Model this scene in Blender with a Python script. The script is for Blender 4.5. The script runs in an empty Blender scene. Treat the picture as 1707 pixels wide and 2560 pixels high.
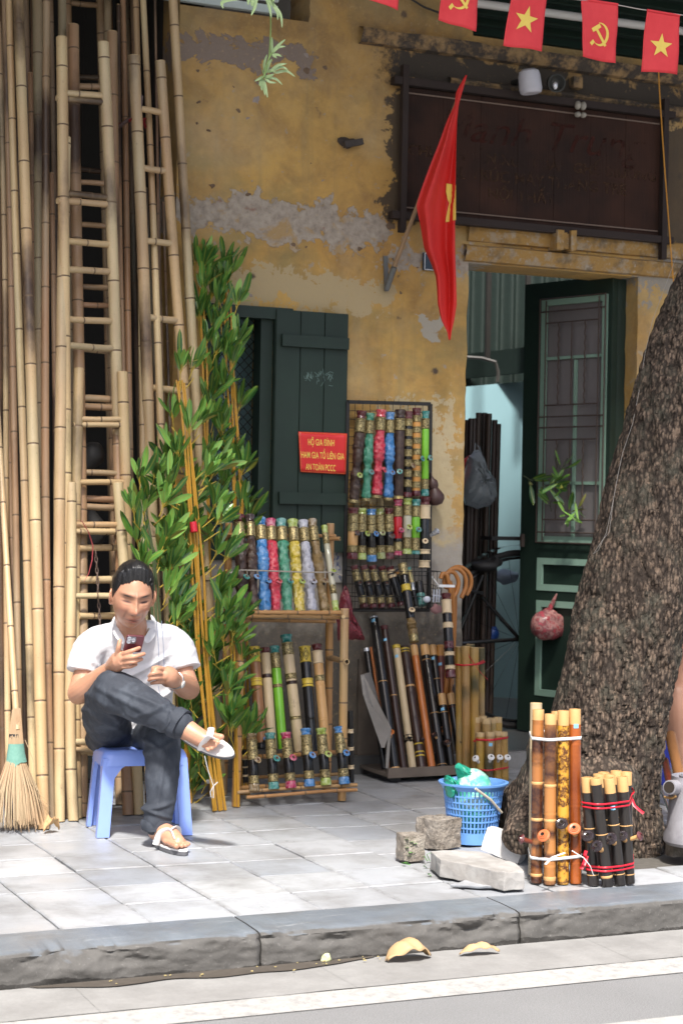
import bpy, bmesh, math, random
import numpy as np
from mathutils import Vector, Matrix, noise
R_ = math.radians
rnd = random.Random(7)
scene = bpy.context.scene
COL = scene.collection

# ------------------------------------------------------------------ camera
PW, PH, FPX = 1707, 2560, 4560.0
YAW, PIT, ROL, HC, DC = R_(24.0), R_(.16), R_(1.07), 1.23, 8.0
def _basis():
    F = Vector((math.sin(YAW)*math.cos(PIT), math.cos(YAW)*math.cos(PIT), math.sin(PIT)))
    Rr = Vector((math.cos(YAW), -math.sin(YAW), 0)); U = Rr.cross(F)
    return (math.cos(ROL)*Rr+math.sin(ROL)*U, -math.sin(ROL)*Rr+math.cos(ROL)*U, F)
CR, CU, CF = _basis()
CAM = Vector((0, -DC, HC))
cam_d = bpy.data.cameras.new('camera'); cam = bpy.data.objects.new('camera', cam_d); COL.objects.link(cam)
cam.matrix_world = Matrix(((CR.x, CU.x, -CF.x, CAM.x), (CR.y, CU.y, -CF.y, CAM.y), (CR.z, CU.z, -CF.z, CAM.z), (0, 0, 0, 1)))
cam_d.sensor_fit = 'VERTICAL'; cam_d.sensor_height = 36; cam_d.lens = FPX/PH*36
cam_d.clip_end = 400
cam_d.dof.use_dof = True; cam_d.dof.focus_distance = 6.45; cam_d.dof.aperture_fstop = 5.0
scene.camera = cam

# ------------------------------------------------------------------ light
SUN_EL, SUN_AZ = 56, 203      # azimuth: degrees clockwise from +Y (into the wall) the light comes FROM
world = bpy.data.worlds.new('World'); scene.world = world; world.use_nodes = True
nt = world.node_tree; nt.nodes.clear()
wo = nt.nodes.new('ShaderNodeOutputWorld'); bg = nt.nodes.new('ShaderNodeBackground'); sk = nt.nodes.new('ShaderNodeTexSky')
sk.sky_type = 'NISHITA'; sk.sun_disc = False; sk.sun_elevation = R_(SUN_EL); sk.sun_rotation = R_(SUN_AZ)
sk.air_density = 1.0; sk.dust_density = 4.0; sk.ozone_density = 1.0
bg.inputs[1].default_value = .11
nt.links.new(sk.outputs[0], bg.inputs[0]); nt.links.new(bg.outputs[0], wo.inputs[0])
sun_d = bpy.data.lights.new('sun', 'SUN'); sun = bpy.data.objects.new('sun', sun_d); COL.objects.link(sun)
sun_d.energy = 3.7; sun_d.angle = R_(5); sun_d.color = (1, .96, .9)
sv = Vector((math.sin(R_(SUN_AZ))*math.cos(R_(SUN_EL)), math.cos(R_(SUN_AZ))*math.cos(R_(SUN_EL)), math.sin(R_(SUN_EL))))
sun.rotation_euler = (-sv).to_track_quat('-Z', 'Y').to_euler(); sun.location = (-3, -12, 14)
vs = scene.view_settings; vs.view_transform = 'Standard'; vs.look = 'None'; vs.gamma = 1; vs.use_curve_mapping = False
vs.exposure = 1.12

# ------------------------------------------------------------------ pixel of the photograph -> place in the street
def ray(px, py): return CR*((px-PW/2)/FPX) - CU*((py-PH/2)/FPX) + CF
def at(px, py, Y=0.0):
    d = ray(px, py); return CAM + d*((Y-CAM.y)/d.y)
def gr(px, py, z=0.0):
    d = ray(px, py); return CAM + d*((z-CAM.z)/d.z)
def sc_at(P): return FPX/((Vector(P)-CAM).dot(CF))     # pixels per metre there
def px_of(P):
    v = Vector(P)-CAM; d = v.dot(CF); return (PW/2+FPX*v.dot(CR)/d, PH/2-FPX*v.dot(CU)/d)

# ------------------------------------------------------------------ materials
def _n(m, t, **kw):
    n = m.node_tree.nodes.new(t)
    for k, v in kw.items(): setattr(n, k, v)
    return n
def _mat(name):
    m = bpy.data.materials.new(name); m.use_nodes = True
    b = m.node_tree.nodes['Principled BSDF']; return m, b
class NT:
    """small helper round one material's node tree"""
    def __init__(s, name, rough=.6, metal=0., spec=.5):
        s.m, s.b = _mat(name); s.l = s.m.node_tree.links
        s.b.inputs['Roughness'].default_value = rough; s.b.inputs['Metallic'].default_value = metal
        s.b.inputs['Specular IOR Level'].default_value = spec
    def n(s, t, **kw): return _n(s.m, t, **kw)
    def link(s, a, b): s.l.new(a, b)
    def coord(s, kind='Object', scale=(1, 1, 1), rnd_off=False, loc=(0, 0, 0)):
        if kind == 'World':
            g = s.n('ShaderNodeNewGeometry'); o = g.outputs['Position']
        else:
            g = s.n('ShaderNodeTexCoord'); o = g.outputs[kind]
        if rnd_off:
            oi = s.n('ShaderNodeObjectInfo'); mm = s.n('ShaderNodeVectorMath', operation='MULTIPLY_ADD')
            mm.inputs[0].default_value = (1, 1, 1); s.link(oi.outputs['Random'], mm.inputs[0])
            mm.inputs[1].default_value = (37, 51, 43); s.link(o, mm.inputs[2]); o = mm.outputs[0]
        mp = s.n('ShaderNodeMapping'); mp.inputs['Scale'].default_value = scale; mp.inputs['Location'].default_value = loc
        s.link(o, mp.inputs[0]); return mp.outputs[0]
    def noise(s, co, scale=5, detail=5, rough=.6, dist=0):
        t = s.n('ShaderNodeTexNoise'); t.inputs['Scale'].default_value = scale; t.inputs['Detail'].default_value = detail
        t.inputs['Roughness'].default_value = rough; t.inputs['Distortion'].default_value = dist
        s.link(co, t.inputs['Vector']); return t.outputs['Fac']
    def voro(s, co, scale=5, feature='F1', out='Distance'):
        t = s.n('ShaderNodeTexVoronoi', feature=feature); t.inputs['Scale'].default_value = scale; s.link(co, t.inputs['Vector']); return t.outputs[out]
    def ramp(s, fac, stops):
        r = s.n('ShaderNodeValToRGB'); e = r.color_ramp.elements
        while len(e) < len(stops): e.new(.5)
        for el, (p, c) in zip(e, stops):
            el.position = p; el.color = (c, c, c, 1) if isinstance(c, (int, float)) else (*c, 1)
        s.link(fac, r.inputs[0]); return r.outputs[0]
    def mix(s, fac, a, b, mode='MIX'):
        x = s.n('ShaderNodeMix', data_type='RGBA', blend_type=mode)
        for v, i in ((fac, 0), (a, 6), (b, 7)):
            if isinstance(v, (int, float)): x.inputs[i].default_value = v
            elif isinstance(v, (tuple, list)): x.inputs[i].default_value = (*v, 1)
            else: s.link(v, x.inputs[i])
        return x.outputs[2]
    def math(s, op, a, b=0., clamp=False):
        x = s.n('ShaderNodeMath', operation=op, use_clamp=clamp)
        for v, i in ((a, 0), (b, 1)):
            if isinstance(v, (int, float)): x.inputs[i].default_value = v
            else: s.link(v, x.inputs[i])
        return x.outputs[0]
    def xyz(s, co):
        x = s.n('ShaderNodeSeparateXYZ'); s.link(co, x.inputs[0]); return x.outputs
    def rand(s): return s.n('ShaderNodeObjectInfo').outputs['Random']
    def col(s, o):
        if isinstance(o, tuple): s.b.inputs['Base Color'].default_value = (*o, 1)
        else: s.link(o, s.b.inputs['Base Color'])
        return s
    def bump(s, h, strength=.4, dist=.01):
        b = s.n('ShaderNodeBump'); b.inputs['Strength'].default_value = strength; b.inputs['Distance'].default_value = dist
        s.link(h, b.inputs['Height']); s.link(b.outputs[0], s.b.inputs['Normal']); return s
    def rough(s, o): s.link(o, s.b.inputs['Roughness']); return s

_cache = {}
def flat(name, c, rough=.5, metal=0., var=.25, scale=30, bump=0., coat=0.):
    """one paint or plastic colour with slight mottling"""
    if name in _cache: return _cache[name]
    t = NT(name, rough, metal); co = t.coord('Object', rnd_off=True)
    f = t.noise(co, scale, 4)
    t.col(t.mix(f, tuple(x*(1-var) for x in c), tuple(min(1, x*(1+var)) for x in c)))
    if bump: t.bump(f, bump, .004)
    if coat: t.b.inputs['Coat Weight'].default_value = coat
    _cache[name] = t.m; return t.m

def bamboo_mat(name, tones, scorch=.5, stretch=1.0, dark=(.035, .018, .012), rough=.42):
    t = NT(name, rough); co = t.coord('Object', rnd_off=True)
    streak = t.noise(t.coord('Object', (60, 60, 1.6), True), 1, 4)
    base = t.ramp(t.rand(), [(i/(len(tones)-1) if len(tones) > 1 else 0, c) for i, c in enumerate(tones)])
    lo = t.noise(t.coord('Object', (6, 6, 1.3*stretch), True, (3, 1, 2)), 1, 3)
    base = t.mix(t.ramp(lo, [(.38, 0.), (.62, 1.)]), base, t.mix(.6, base, (.38, .20, .10)))
    gr_ = t.noise(t.coord('Object', (4, 4, .8*stretch), True, (1, 8, 5)), 1, 3); base = t.mix(t.ramp(gr_, [(.48, 0.), (.66, .4)]), base, (.34, .33, .22))
    base = t.mix(t.math('MULTIPLY', streak, .42), base, t.mix(.65, base, (.12, .075, .04)))
    sc = t.math('ADD', t.noise(t.coord('Object', (3, 3, 1.5*stretch), True, (9, 4, 7)), 1, .6, .5), t.math('MULTIPLY', t.math('SUBTRACT', t.noise(t.coord('Object', (12, 12, 7), True), 1, 4, .7), .5), .16))
    base = t.mix(t.ramp(sc, [(.63-.06*scorch, 0.), (.68-.06*scorch, .4), (.76-.08*scorch, .92)]), base, dark)
    sp = t.noise(co, 130, 3)
    base = t.mix(t.ramp(sp, [(.62, 0.), (.72, .35)]), base, (.06, .04, .03))
    t.col(base); t.bump(streak, .25, .002); return t.m

M = {}
M['bamboo'] = bamboo_mat('bamboo_pale', [(.52, .38, .20), (.64, .50, .29), (.47, .41, .25), (.60, .48, .28), (.52, .35, .18), (.62, .47, .25)], .6)
M['bamboo_old'] = bamboo_mat('bamboo_weathered', [(.27, .18, .10), (.38, .27, .15), (.31, .26, .16), (.28, .16, .09), (.36, .23, .13)], .8)
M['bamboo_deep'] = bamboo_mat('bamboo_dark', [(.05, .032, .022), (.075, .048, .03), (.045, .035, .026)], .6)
M['bamboo_ladder'] = bamboo_mat('bamboo_ladder', [(.55, .41, .21), (.63, .48, .26), (.52, .41, .24)], .55)
M['bamboo_rack'] = bamboo_mat('bamboo_varnished', [(.47, .24, .07), (.52, .28, .085), (.42, .21, .06)], .35, rough=.3)
M['node'] = flat('bamboo_node', (.13, .085, .05), .6, var=.5)
M['cut'] = flat('bamboo_cut_end', (.50, .36, .19), .8)
M['hollow'] = flat('bamboo_hollow', (.02, .013, .008), .9)
M['black'] = flat('black_lacquer', (.012, .011, .011), .22, var=.3)
M['black_matt'] = flat('black_matt', (.014, .013, .013), .6)
M['steel'] = flat('dull_steel', (.35, .35, .36), .35, .8)
M['white'] = flat('white_plastic', (.78, .78, .78), .4, var=.05)
M['red_ribbon'] = flat('red_ribbon', (.55, .012, .03), .4, var=.2)
M['white_ribbon'] = flat('white_ribbon', (.75, .75, .74), .5, var=.1)
M['sticker'] = flat('blue_sticker', (.20, .50, .75), .5, var=.1)

# ------------------------------------------------------------------ mesh building
WM = {}
def _frame(d, up=None):
    d = Vector(d).normalized()
    up = Vector(up) if up is not None else (Vector((0, 0, 1)) if abs(d.z) < .9 else Vector((0, 1, 0)))
    x = up.cross(d)
    if x.length < 1e-6: x = Vector((1, 0, 0)).cross(d)
    x.normalize(); return x, d.cross(x)
class MB:
    def __init__(s): s.v = []; s.f = []; s.mi = []; s.m = 0
    def add(s, vs, fs, mi=None):
        o = len(s.v); s.v += [tuple(v) for v in vs]; s.f += [tuple(i+o for i in f) for f in fs]
        s.mi += [s.m if mi is None else mi]*len(fs); return s
    def box(s, c, size, rot=None, mi=None, taper=0., jit=0.):
        hx, hy, hz = (k/2 for k in size); vs = []
        for z in (-hz, hz):
            k = 1-taper if z > 0 else 1
            for x, y in ((-hx, -hy), (hx, -hy), (hx, hy), (-hx, hy)):
                p = Vector((x*k, y*k, z))
                if jit: p += Vector((rnd.uniform(-jit, jit), rnd.uniform(-jit, jit), rnd.uniform(-jit, jit)))
                if rot is not None: p = rot @ p
                vs.append(p+Vector(c))
        return s.add(vs, [(3, 2, 1, 0), (4, 5, 6, 7), (0, 1, 5, 4), (1, 2, 6, 5), (2, 3, 7, 6), (3, 0, 4, 7)], mi)
    def bar(s, a, b, w, h, up=(0, 0, 1), mi=None):
        a, b = Vector(a), Vector(b); d = (b-a); x, y = _frame(d, up); vs = []
        for p in (a, b):
            for sx, sy in ((-1, -1), (1, -1), (1, 1), (-1, 1)): vs.append(p+x*(sx*w/2)+y*(sy*h/2))
        return s.add(vs, [(3, 2, 1, 0), (4, 5, 6, 7), (0, 1, 5, 4), (1, 2, 6, 5), (2, 3, 7, 6), (3, 0, 4, 7)], mi)
    def tube(s, pts, rad, n=8, cap=True, mi=None, flatten=1.0, up=None):
        pts = [Vector(p) for p in pts]; k = len(pts)
        if not isinstance(rad, (list, tuple)): rad = [rad]*k
        vs, fs = [], []
        d0 = (pts[1]-pts[0]); x, y = _frame(d0, up)
        for i, p in enumerate(pts):
            d = (pts[min(i+1, k-1)]-pts[max(i-1, 0)]).normalized()
            x = (x-d*x.dot(d)).normalized(); y = d.cross(x)
            for j in range(n):
                a = 2*math.pi*j/n; vs.append(p+x*(math.cos(a)*rad[i])+y*(math.sin(a)*rad[i]*flatten))
        for i in range(k-1):
            for j in range(n):
                a, b = i*n+j, i*n+(j+1) % n; fs.append((a, b, b+n, a+n))
        if cap: fs.append(tuple(range(n-1, -1, -1))); fs.append(tuple((k-1)*n+j for j in range(n)))
        return s.add(vs, fs, mi)
    def lathe(s, prof, n=16, T=None, mi=None, disp=None, mis=None):
        """prof: (r, z) from bottom to top; closed when r reaches 0"""
        T = T or Matrix.Identity(4); o = len(s.v); vs, fs, ms = [], [], []
        for i, (r, z) in enumerate(prof):
            for j in range(n):
                a = 2*math.pi*j/n; rr = r*(disp(a, z, i) if disp else 1.)
                vs.append(T @ Vector((math.cos(a)*rr, math.sin(a)*rr, z)))
        for i in range(len(prof)-1):
            for j in range(n):
                a, b = i*n+j, i*n+(j+1) % n; fs.append((a, b, b+n, a+n)); ms.append((mis[i] if mis else (s.m if mi is None else mi)))
        s.v += [tuple(v) for v in vs]; s.f += [tuple(i+o for i in f) for f in fs]; s.mi += ms
        return s
    def ball(s, c, rad, n=12, m=8, T=None, mi=None):
        rx, ry, rz = rad if isinstance(rad, (tuple, list)) else (rad,)*3; vs, fs = [], []
        for i in range(m+1):
            t = math.pi*i/m
            for j in range(n):
                a = 2*math.pi*j/n; p = Vector((rx*math.sin(t)*math.cos(a), ry*math.sin(t)*math.sin(a), -rz*math.cos(t)))
                if T is not None: p = T @ p
                vs.append(p+Vector(c))
        for i in range(m):
            for j in range(n):
                a, b = i*n+j, i*n+(j+1) % n; fs.append((a, b, b+n, a+n))
        return s.add(vs, fs, mi)
    def grid(s, fn, nu, nv, mi=None, thick=None):
        vs = [fn(i/nu, j/nv) for j in range(nv+1) for i in range(nu+1)]; fs = []
        for j in range(nv):
            for i in range(nu):
                a = j*(nu+1)+i; fs.append((a, a+1, a+nu+2, a+nu+1))
        return s.add(vs, fs, mi)
    def mesh(s, name, mats, smooth=True, origin=None):
        me = bpy.data.meshes.new(name)
        v = s.v if origin is None else [(a-origin[0], b-origin[1], c-origin[2]) for a, b, c in s.v]
        me.from_pydata(v, [], s.f); me.update()
        for m in (mats if isinstance(mats, (list, tuple)) else [mats]): me.materials.append(m)
        if any(s.mi): me.polygons.foreach_set('material_index', s.mi)
        if smooth:
            me.polygons.foreach_set('use_smooth', [True]*len(me.polygons)); me.set_sharp_from_angle(angle=R_(38))
        me.update(); return me
    def build(s, name, mats, parent=None, smooth=True, T=None):
        """vertices are world coordinates (or local to T)"""
        if T is None:
            if parent is not None: o = WM[parent.name].translation
            elif s.v:
                a = np.array(s.v); o = Vector(((a[:, 0].min()+a[:, 0].max())/2, (a[:, 1].min()+a[:, 1].max())/2, a[:, 2].min()))
            else: o = Vector((0, 0, 0))
            me = s.mesh(name, mats, smooth, o); T = Matrix.Translation(o)
        else: me = s.mesh(name, mats, smooth)
        return place(name, me, T, parent)
def place(name, me, T, parent=None):
    ob = bpy.data.objects.new(name, me); COL.objects.link(ob)
    if parent is not None:
        ob.parent = parent; ob.matrix_local = WM[parent.name].inverted() @ T
    else: ob.matrix_world = T
    WM[ob.name] = T.copy(); return ob
def tag(o, label, cat, group=None, kind=None):
    if label: o['label'] = label
    if cat: o['category'] = cat
    if group: o['group'] = group
    if kind: o['kind'] = kind
    return o
def thing(name, loc, label, cat, group=None):
    o = bpy.data.objects.new(name, None); COL.objects.link(o); o.location = loc; o.empty_display_size = .05
    WM[o.name] = Matrix.Translation(Vector(loc)); return tag(o, label, cat, group)
def structure(o): o['kind'] = 'structure'; return o
def axis_T(p0, p1, toward=(0, -1, 0)):
    """frame at p0, z along p0->p1, local -y toward the given direction; returns T, length"""
    p0, p1 = Vector(p0), Vector(p1); z = (p1-p0); L = z.length; z.normalize()
    y = -Vector(toward); y = (y-z*y.dot(z)).normalized(); x = y.cross(z)
    return Matrix(((x.x, y.x, z.x, p0.x), (x.y, y.y, z.y, p0.y), (x.z, y.z, z.z, p0.z), (0, 0, 0, 1))), L

# ------------------------------------------------------------------ bamboo
def pole_mesh(L, r0, r1, node=.3, bend=.01, n=14, hollow=True, jit=.15, ring=True, seed=0):
    q = random.Random(seed); prof = []; mis = []
    rad = lambda z: r0+(r1-r0)*z/L
    z = q.uniform(.05, node); nodes = []
    while z < L-.03:
        nodes.append(z); z += node*q.uniform(1-jit, 1+jit)
    def put(r, z, mi=0): prof.append((r, z)); mis.append(mi)
    put(0, 0, 1); put(rad(0)*.97, 0); last = 0
    for zn in nodes:
        r = rad(zn)
        for k in (1, 2): put(rad(last+(zn-last)*k/3)*.985, last+(zn-last)*k/3)
        put(r*.995, zn-.016); put(r*1.035, zn-.004, 2); put(r*.975, zn-.0005, 2); put(r*1.03, zn+.003); put(r*.99, zn+.014); last = zn
    put(rad(last+(L-last)*.5)*.985, last+(L-last)*.5)
    put(r1, L-.002, 1 if hollow else 1)
    if hollow: put(r1*.98, L, 1); put(r1*.72, L, 3); put(r1*.66, L-.03, 3); put(0, L-.031, 3)
    else: put(r1*.97, L, 1); put(0, L, 1)
    bx, by = q.uniform(-bend, bend), q.uniform(-bend, bend); b2 = q.uniform(-bend, bend)*.5
    mb = MB(); mb.lathe(prof, n, mis=mis[:-1])
    mb.v = [(x+bx*math.sin(math.pi*z/L)+b2*math.sin(2*math.pi*z/L), y+by*math.sin(math.pi*z/L), z) for x, y, z in mb.v]
    return mb
_seed = [100]
def pole(name, p0, p1, r0, r1, mat, parent=None, node=.3, bend=.012, n=14, hollow=True):
    _seed[0] += 1
    T, L = axis_T(p0, p1)
    mb = pole_mesh(L, r0, r1, node, bend, n, hollow, seed=_seed[0])
    return mb.build(name, [M[mat] if isinstance(mat, str) else mat, M['cut'], M['node'], M['hollow']], parent, True, T)
def text_mesh(body, size, shear=0., extrude=.0, bold=0., align='CENTER'):
    cu = bpy.data.curves.new('lettering', 'FONT'); cu.body = body; cu.size = size; cu.shear = shear; cu.extrude = extrude; cu.offset = bold
    cu.align_x = align; cu.align_y = 'CENTER'; cu.resolution_u = 3
    ob = bpy.data.objects.new('lettering', cu); COL.objects.link(ob)
    dg = bpy.context.evaluated_depsgraph_get(); me = bpy.data.meshes.new_from_object(ob.evaluated_get(dg))
    bpy.data.objects.remove(ob); bpy.data.curves.remove(cu); return me

# ================================================================== GROUND
ROADZ = -.104
# asphalt
t = NT('asphalt', .85); co = t.coord('World')
a = t.noise(co, 260, 3, .8); b_ = t.noise(co, 3, 5)
t.col(t.mix(t.ramp(a, [(.35, 0.), (.65, 1.)]), t.mix(b_, (.10, .10, .102), (.15, .15, .152)), t.mix(b_, (.23, .23, .23), (.31, .31, .31))))
t.bump(a, .5, .004); M['asphalt'] = t.m
mb = MB(); mb.add([(-60, -60, ROADZ), (90, -60, ROADZ), (90, -2.95, ROADZ), (-60, -2.95, ROADZ)], [(0, 1, 2, 3)])
structure(mb.build('road', M['asphalt'], smooth=False))
# paint
t = NT('road_paint', .7); co = t.coord('World'); w1 = t.noise(co, 35, 6, .7); w2 = t.noise(co, 220, 2)
t.col(t.mix(t.ramp(t.math('ADD', w1, t.math('MULTIPLY', w2, .3)), [(.62, 0.), (.82, .9)]), (.38, .372, .355), (.24, .235, .23))); M['road_paint'] = t.m
def stripe(y0, y1, z):
    m = MB(); m.grid(lambda u, v: (-8+24*u, y0+(y1-y0)*v+.004*noise.noise((u*300, v*7, 0)), z), 300, 1); return m
for ya, yb in ((-3.475, -3.315), (-4.03, -3.87)):
    o = structure(stripe(ya, yb, ROADZ+.003).build('road_marking', M['road_paint'], smooth=False))
# concrete gutter slabs
t = NT('gutter_concrete', .8); co = t.coord('World'); a = t.noise(co, 7, 7, .65); b_ = t.noise(co, 90, 3)
t.col(t.mix(t.math('MULTIPLY', b_, .5), t.mix(t.ramp(a, [(.3, 0.), (.7, 1.)]), (.21, .205, .197), (.32, .315, .305)), (.16, .155, .15))); t.bump(b_, .4, .003); M['gutter'] = t.m
gut = tag(bpy.data.objects.new('gutter', None), None, None, kind='structure'); COL.objects.link(gut); gut.location = (2, -3.15, ROADZ); WM['gutter'] = Matrix.Translation((2, -3.15, ROADZ))
gx = [-6, -4.2, -2.6, -1.0, .45, 1.42, 2.16, 3.1, 4.3, 5.6, 7.2, 9, 11, 14]
for i in range(len(gx)-1):
    x0, x1 = gx[i]+.0005, gx[i+1]-.0005; m = MB()
    k = [.03*noise.noise((gx[i]*3, 1, 0)), .03*noise.noise((gx[i+1]*3, 1, 0))]
    def f(u, v, x0=x0, x1=x1, k=k):
        y = -3.0-.312*v; xx = x0+k[0]*v+(x1-x0+(k[1]-k[0])*v)*u
        e = .006*noise.noise((xx*6, y*6, 1)) if v in (0, 1) else 0
        return (xx, y+e, ROADZ+.004+.0015*noise.noise((xx*4, y*4, 3)))
    m.grid(f, 24, 6); m.build('gutter_slab', M['gutter'], gut, smooth=False)
# damp dirt along the kerb
t = NT('wet_dirt', .55, 0, .15); co = t.coord('World'); a = t.noise(co, 22, 6, .7)
t.col(t.mix(a, (.045, .038, .031), (.12, .105, .09))); M['wet'] = t.m
def puddle(x0, x1, w, z, name):
    m = MB(); n = 60
    top, bot = [], []
    for i in range(n+1):
        u = i/n; x = x0+(x1-x0)*u; e = math.sin(math.pi*u)**.5*w*(.65+.7*noise.noise((x*5, 2, 0)))
        top.append((x, -3.004, z)); bot.append((x, -3.004-max(.004, e), z))
    m.add(top+bot, [(i, n+1+i, n+2+i, i+1) for i in range(n)])
    return structure(m.build(name, M['wet'], smooth=False))
puddle(1.30, 2.36, .115, ROADZ+.008, 'puddle')

# kerb: separate bluestone blocks, chipped along the upper front edge
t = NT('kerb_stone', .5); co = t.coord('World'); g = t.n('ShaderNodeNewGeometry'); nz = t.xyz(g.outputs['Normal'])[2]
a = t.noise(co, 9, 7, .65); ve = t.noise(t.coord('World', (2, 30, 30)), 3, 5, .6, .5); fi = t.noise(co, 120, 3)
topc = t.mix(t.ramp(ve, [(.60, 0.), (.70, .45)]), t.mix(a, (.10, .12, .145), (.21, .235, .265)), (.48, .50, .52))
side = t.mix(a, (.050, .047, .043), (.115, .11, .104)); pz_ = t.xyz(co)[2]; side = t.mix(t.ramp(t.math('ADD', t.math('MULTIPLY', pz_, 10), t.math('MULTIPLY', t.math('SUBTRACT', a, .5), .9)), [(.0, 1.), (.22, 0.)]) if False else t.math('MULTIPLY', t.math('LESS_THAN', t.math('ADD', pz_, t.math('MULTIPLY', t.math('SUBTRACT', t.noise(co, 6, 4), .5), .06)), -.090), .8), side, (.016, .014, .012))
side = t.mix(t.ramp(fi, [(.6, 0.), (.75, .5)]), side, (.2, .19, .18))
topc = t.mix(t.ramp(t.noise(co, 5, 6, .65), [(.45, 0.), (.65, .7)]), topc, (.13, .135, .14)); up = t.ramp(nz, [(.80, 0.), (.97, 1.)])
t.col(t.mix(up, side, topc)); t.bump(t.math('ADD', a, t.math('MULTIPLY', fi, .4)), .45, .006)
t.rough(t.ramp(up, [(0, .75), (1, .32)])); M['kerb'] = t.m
kerb = tag(bpy.data.objects.new('kerb', None), None, None, kind='structure'); COL.objects.link(kerb); kerb.location = (2, -2.9, ROADZ); WM['kerb'] = Matrix.Translation((2, -2.9, ROADZ))
kx = [1.12+.876*i for i in range(-9, 12)]
def chip(x, z):
    n1 = noise.fractal((x*3.1, z*9, 4.2), .8, 2.1, 5); n2 = noise.noise((x*1.7, 8.1, 0))
    d = max(0, n1+.55*n2-.02)
    up_ = max(0, 1-max(0, -z-.008)/(.05+.04*max(0, n2)))
    v = noise.voronoi((x*5.2, z*11+x*.7, 2.3)); w = noise.voronoi((x*13, z*30, 5.1))
    fac = max(0, .62-v[0][0])*.055*max(0, min(1, (n2+.18)*3))+max(0, .5-w[0][0])*.014
    return min(.042, d*.05)*up_+fac*(.35+.65*up_)*min(1, max(0, -z)*120)
for i in range(len(kx)-1):
    x0, x1 = kx[i]+.003, kx[i+1]-.003; nx = 150 if 0 < kx[i] < 4 else 8
    zs = [0, 0, 0, -.003, -.008]+[-.008-.0052*q for q in range(1, 19)]+[-.13]; ys = [-2.762, -2.86, -2.968, -2.988, -2.996]+[-3.0]*19
    m = MB()
    def f(u, v, x0=x0, x1=x1):
        k = round(v*(len(zs)-1)); x = x0+(x1-x0)*u; c = chip(x, zs[k]) if k > 1 else 0
        e = min(u, 1-u)*(x1-x0); c += max(0, .012-e)*.8 if k > 1 else 0
        z = zs[k]-(.35*c if 1 < k < 6 else 0)+(.0012*noise.noise((x*8, k, 0)) if k < 3 else 0)
        y = ys[k]+c+.004*noise.fractal((x*16, zs[k]*34, 1), .9, 2, 4)*(k > 3)
        return (x, y, z)
    m.grid(f, nx, len(zs)-1)
    for u in (0, 1):
        pts = [f(u, k/(len(zs)-1)) for k in range(len(zs))]+[(x0 if u == 0 else x1, -2.762, -.13)]
        m.add(pts, [tuple(range(len(pts))) if u else tuple(range(len(pts)-1, -1, -1))])
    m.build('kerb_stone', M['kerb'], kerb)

# pavement: square stone tiles
t = NT('paving_stone', .42); co = t.coord('World'); r1 = t.rand()
base = t.ramp(r1, [(0, (.29, .315, .355)), (.3, (.37, .39, .42)), (.55, (.40, .415, .44)), (.8, (.31, .33, .36)), (1, (.45, .46, .47))])
ve = t.noise(t.coord('Object', (1.2, 9, 1), True), 2.2, 6, .6, 1.5)
base = t.mix(t.ramp(ve, [(.4, 0.), (.75, .75)]), base, t.mix(.5, base, (.44, .45, .46)))
d1 = t.noise(co, 3.5, 7, .62); base = t.mix(t.ramp(d1, [(.46, 0.), (.68, .75)]), base, (.17, .165, .16)); d3 = t.noise(t.coord('World', loc=(4, 9, 0)), 1.1, 5, .6); base = t.mix(t.ramp(d3, [(.45, 0.), (.65, .6)]), base, (.20, .20, .205)); oc = t.xyz(t.coord('Object')); ed = t.math('MAXIMUM', t.math('ABSOLUTE', oc[0]), t.math('ABSOLUTE', oc[1])); base = t.mix(t.math('MULTIPLY', t.ramp(ed, [(.118, 0.), (.139, 1.)]), t.ramp(t.noise(co, 18, 4), [(.40, 0.), (.70, .6)])), base, (.14, .135, .125))
d2 = t.noise(co, 60, 4); base = t.mix(t.ramp(d2, [(.60, 0.), (.78, .4)]), base, (.15, .14, .13))
ru = t.noise(co, 6, 3); base = t.mix(t.ramp(ru, [(.70, 0.), (.78, .35)]), base, (.36, .22, .12))
t.col(base); t.bump(t.math('ADD', d2, ve), .25, .002); t.rough(t.ramp(d1, [(.3, .27), (.7, .6)])); M['paving'] = t.m
t = NT('joint_dirt', .9); co = t.coord('World'); a = t.noise(co, 40, 4); t.col(t.mix(a, (.05, .045, .04), (.13, .12, .105))); M['dirt'] = t.m
pav = tag(bpy.data.objects.new('pavement', None), None, None, kind='structure'); COL.objects.link(pav); pav.location = (3, -1.4, 0); WM['pavement'] = Matrix.Translation((3, -1.4, 0))
mb = MB(); mb.add([(-12, -2.762, -.02), (25, -2.762, -.02), (25, .3, -.02), (-12, .3, -.02)], [(0, 1, 2, 3)])
mb.build('paving_bed', M['dirt'], pav, smooth=False)
def tile_mesh(w, h, k):
    m = MB(); q = random.Random(k); e = .004
    n = 5
    top = []
    per = [(-w/2+w*i/n, -h/2) for i in range(n)]+[(w/2, -h/2+h*i/n) for i in range(n)]+[(w/2-w*i/n, h/2) for i in range(n)]+[(-w/2, h/2-h*i/n) for i in range(n)]
    per = [(x+q.uniform(-.0014, .0014), y+q.uniform(-.0014, .0014)) for x, y in per]; N = len(per)
    vs = [(x, y, -.022) for x, y in per]+[(x, y, -e) for x, y in per]+[(x*(1-2*e/w), y*(1-2*e/h), 0) for x, y in per]
    fs = [(i, (i+1) % N, N+(i+1) % N, N+i) for i in range(N)]+[(N+i, N+(i+1) % N, 2*N+(i+1) % N, 2*N+i) for i in range(N)]+[tuple(range(2*N, 3*N))]
    m.add(vs, fs); return m.mesh('paving_slab', M['paving'], smooth=False)
TX, TY = .2825, .2805
tiles = [tile_mesh(TX-.0055, TY-.0055, k) for k in range(6)]
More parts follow.
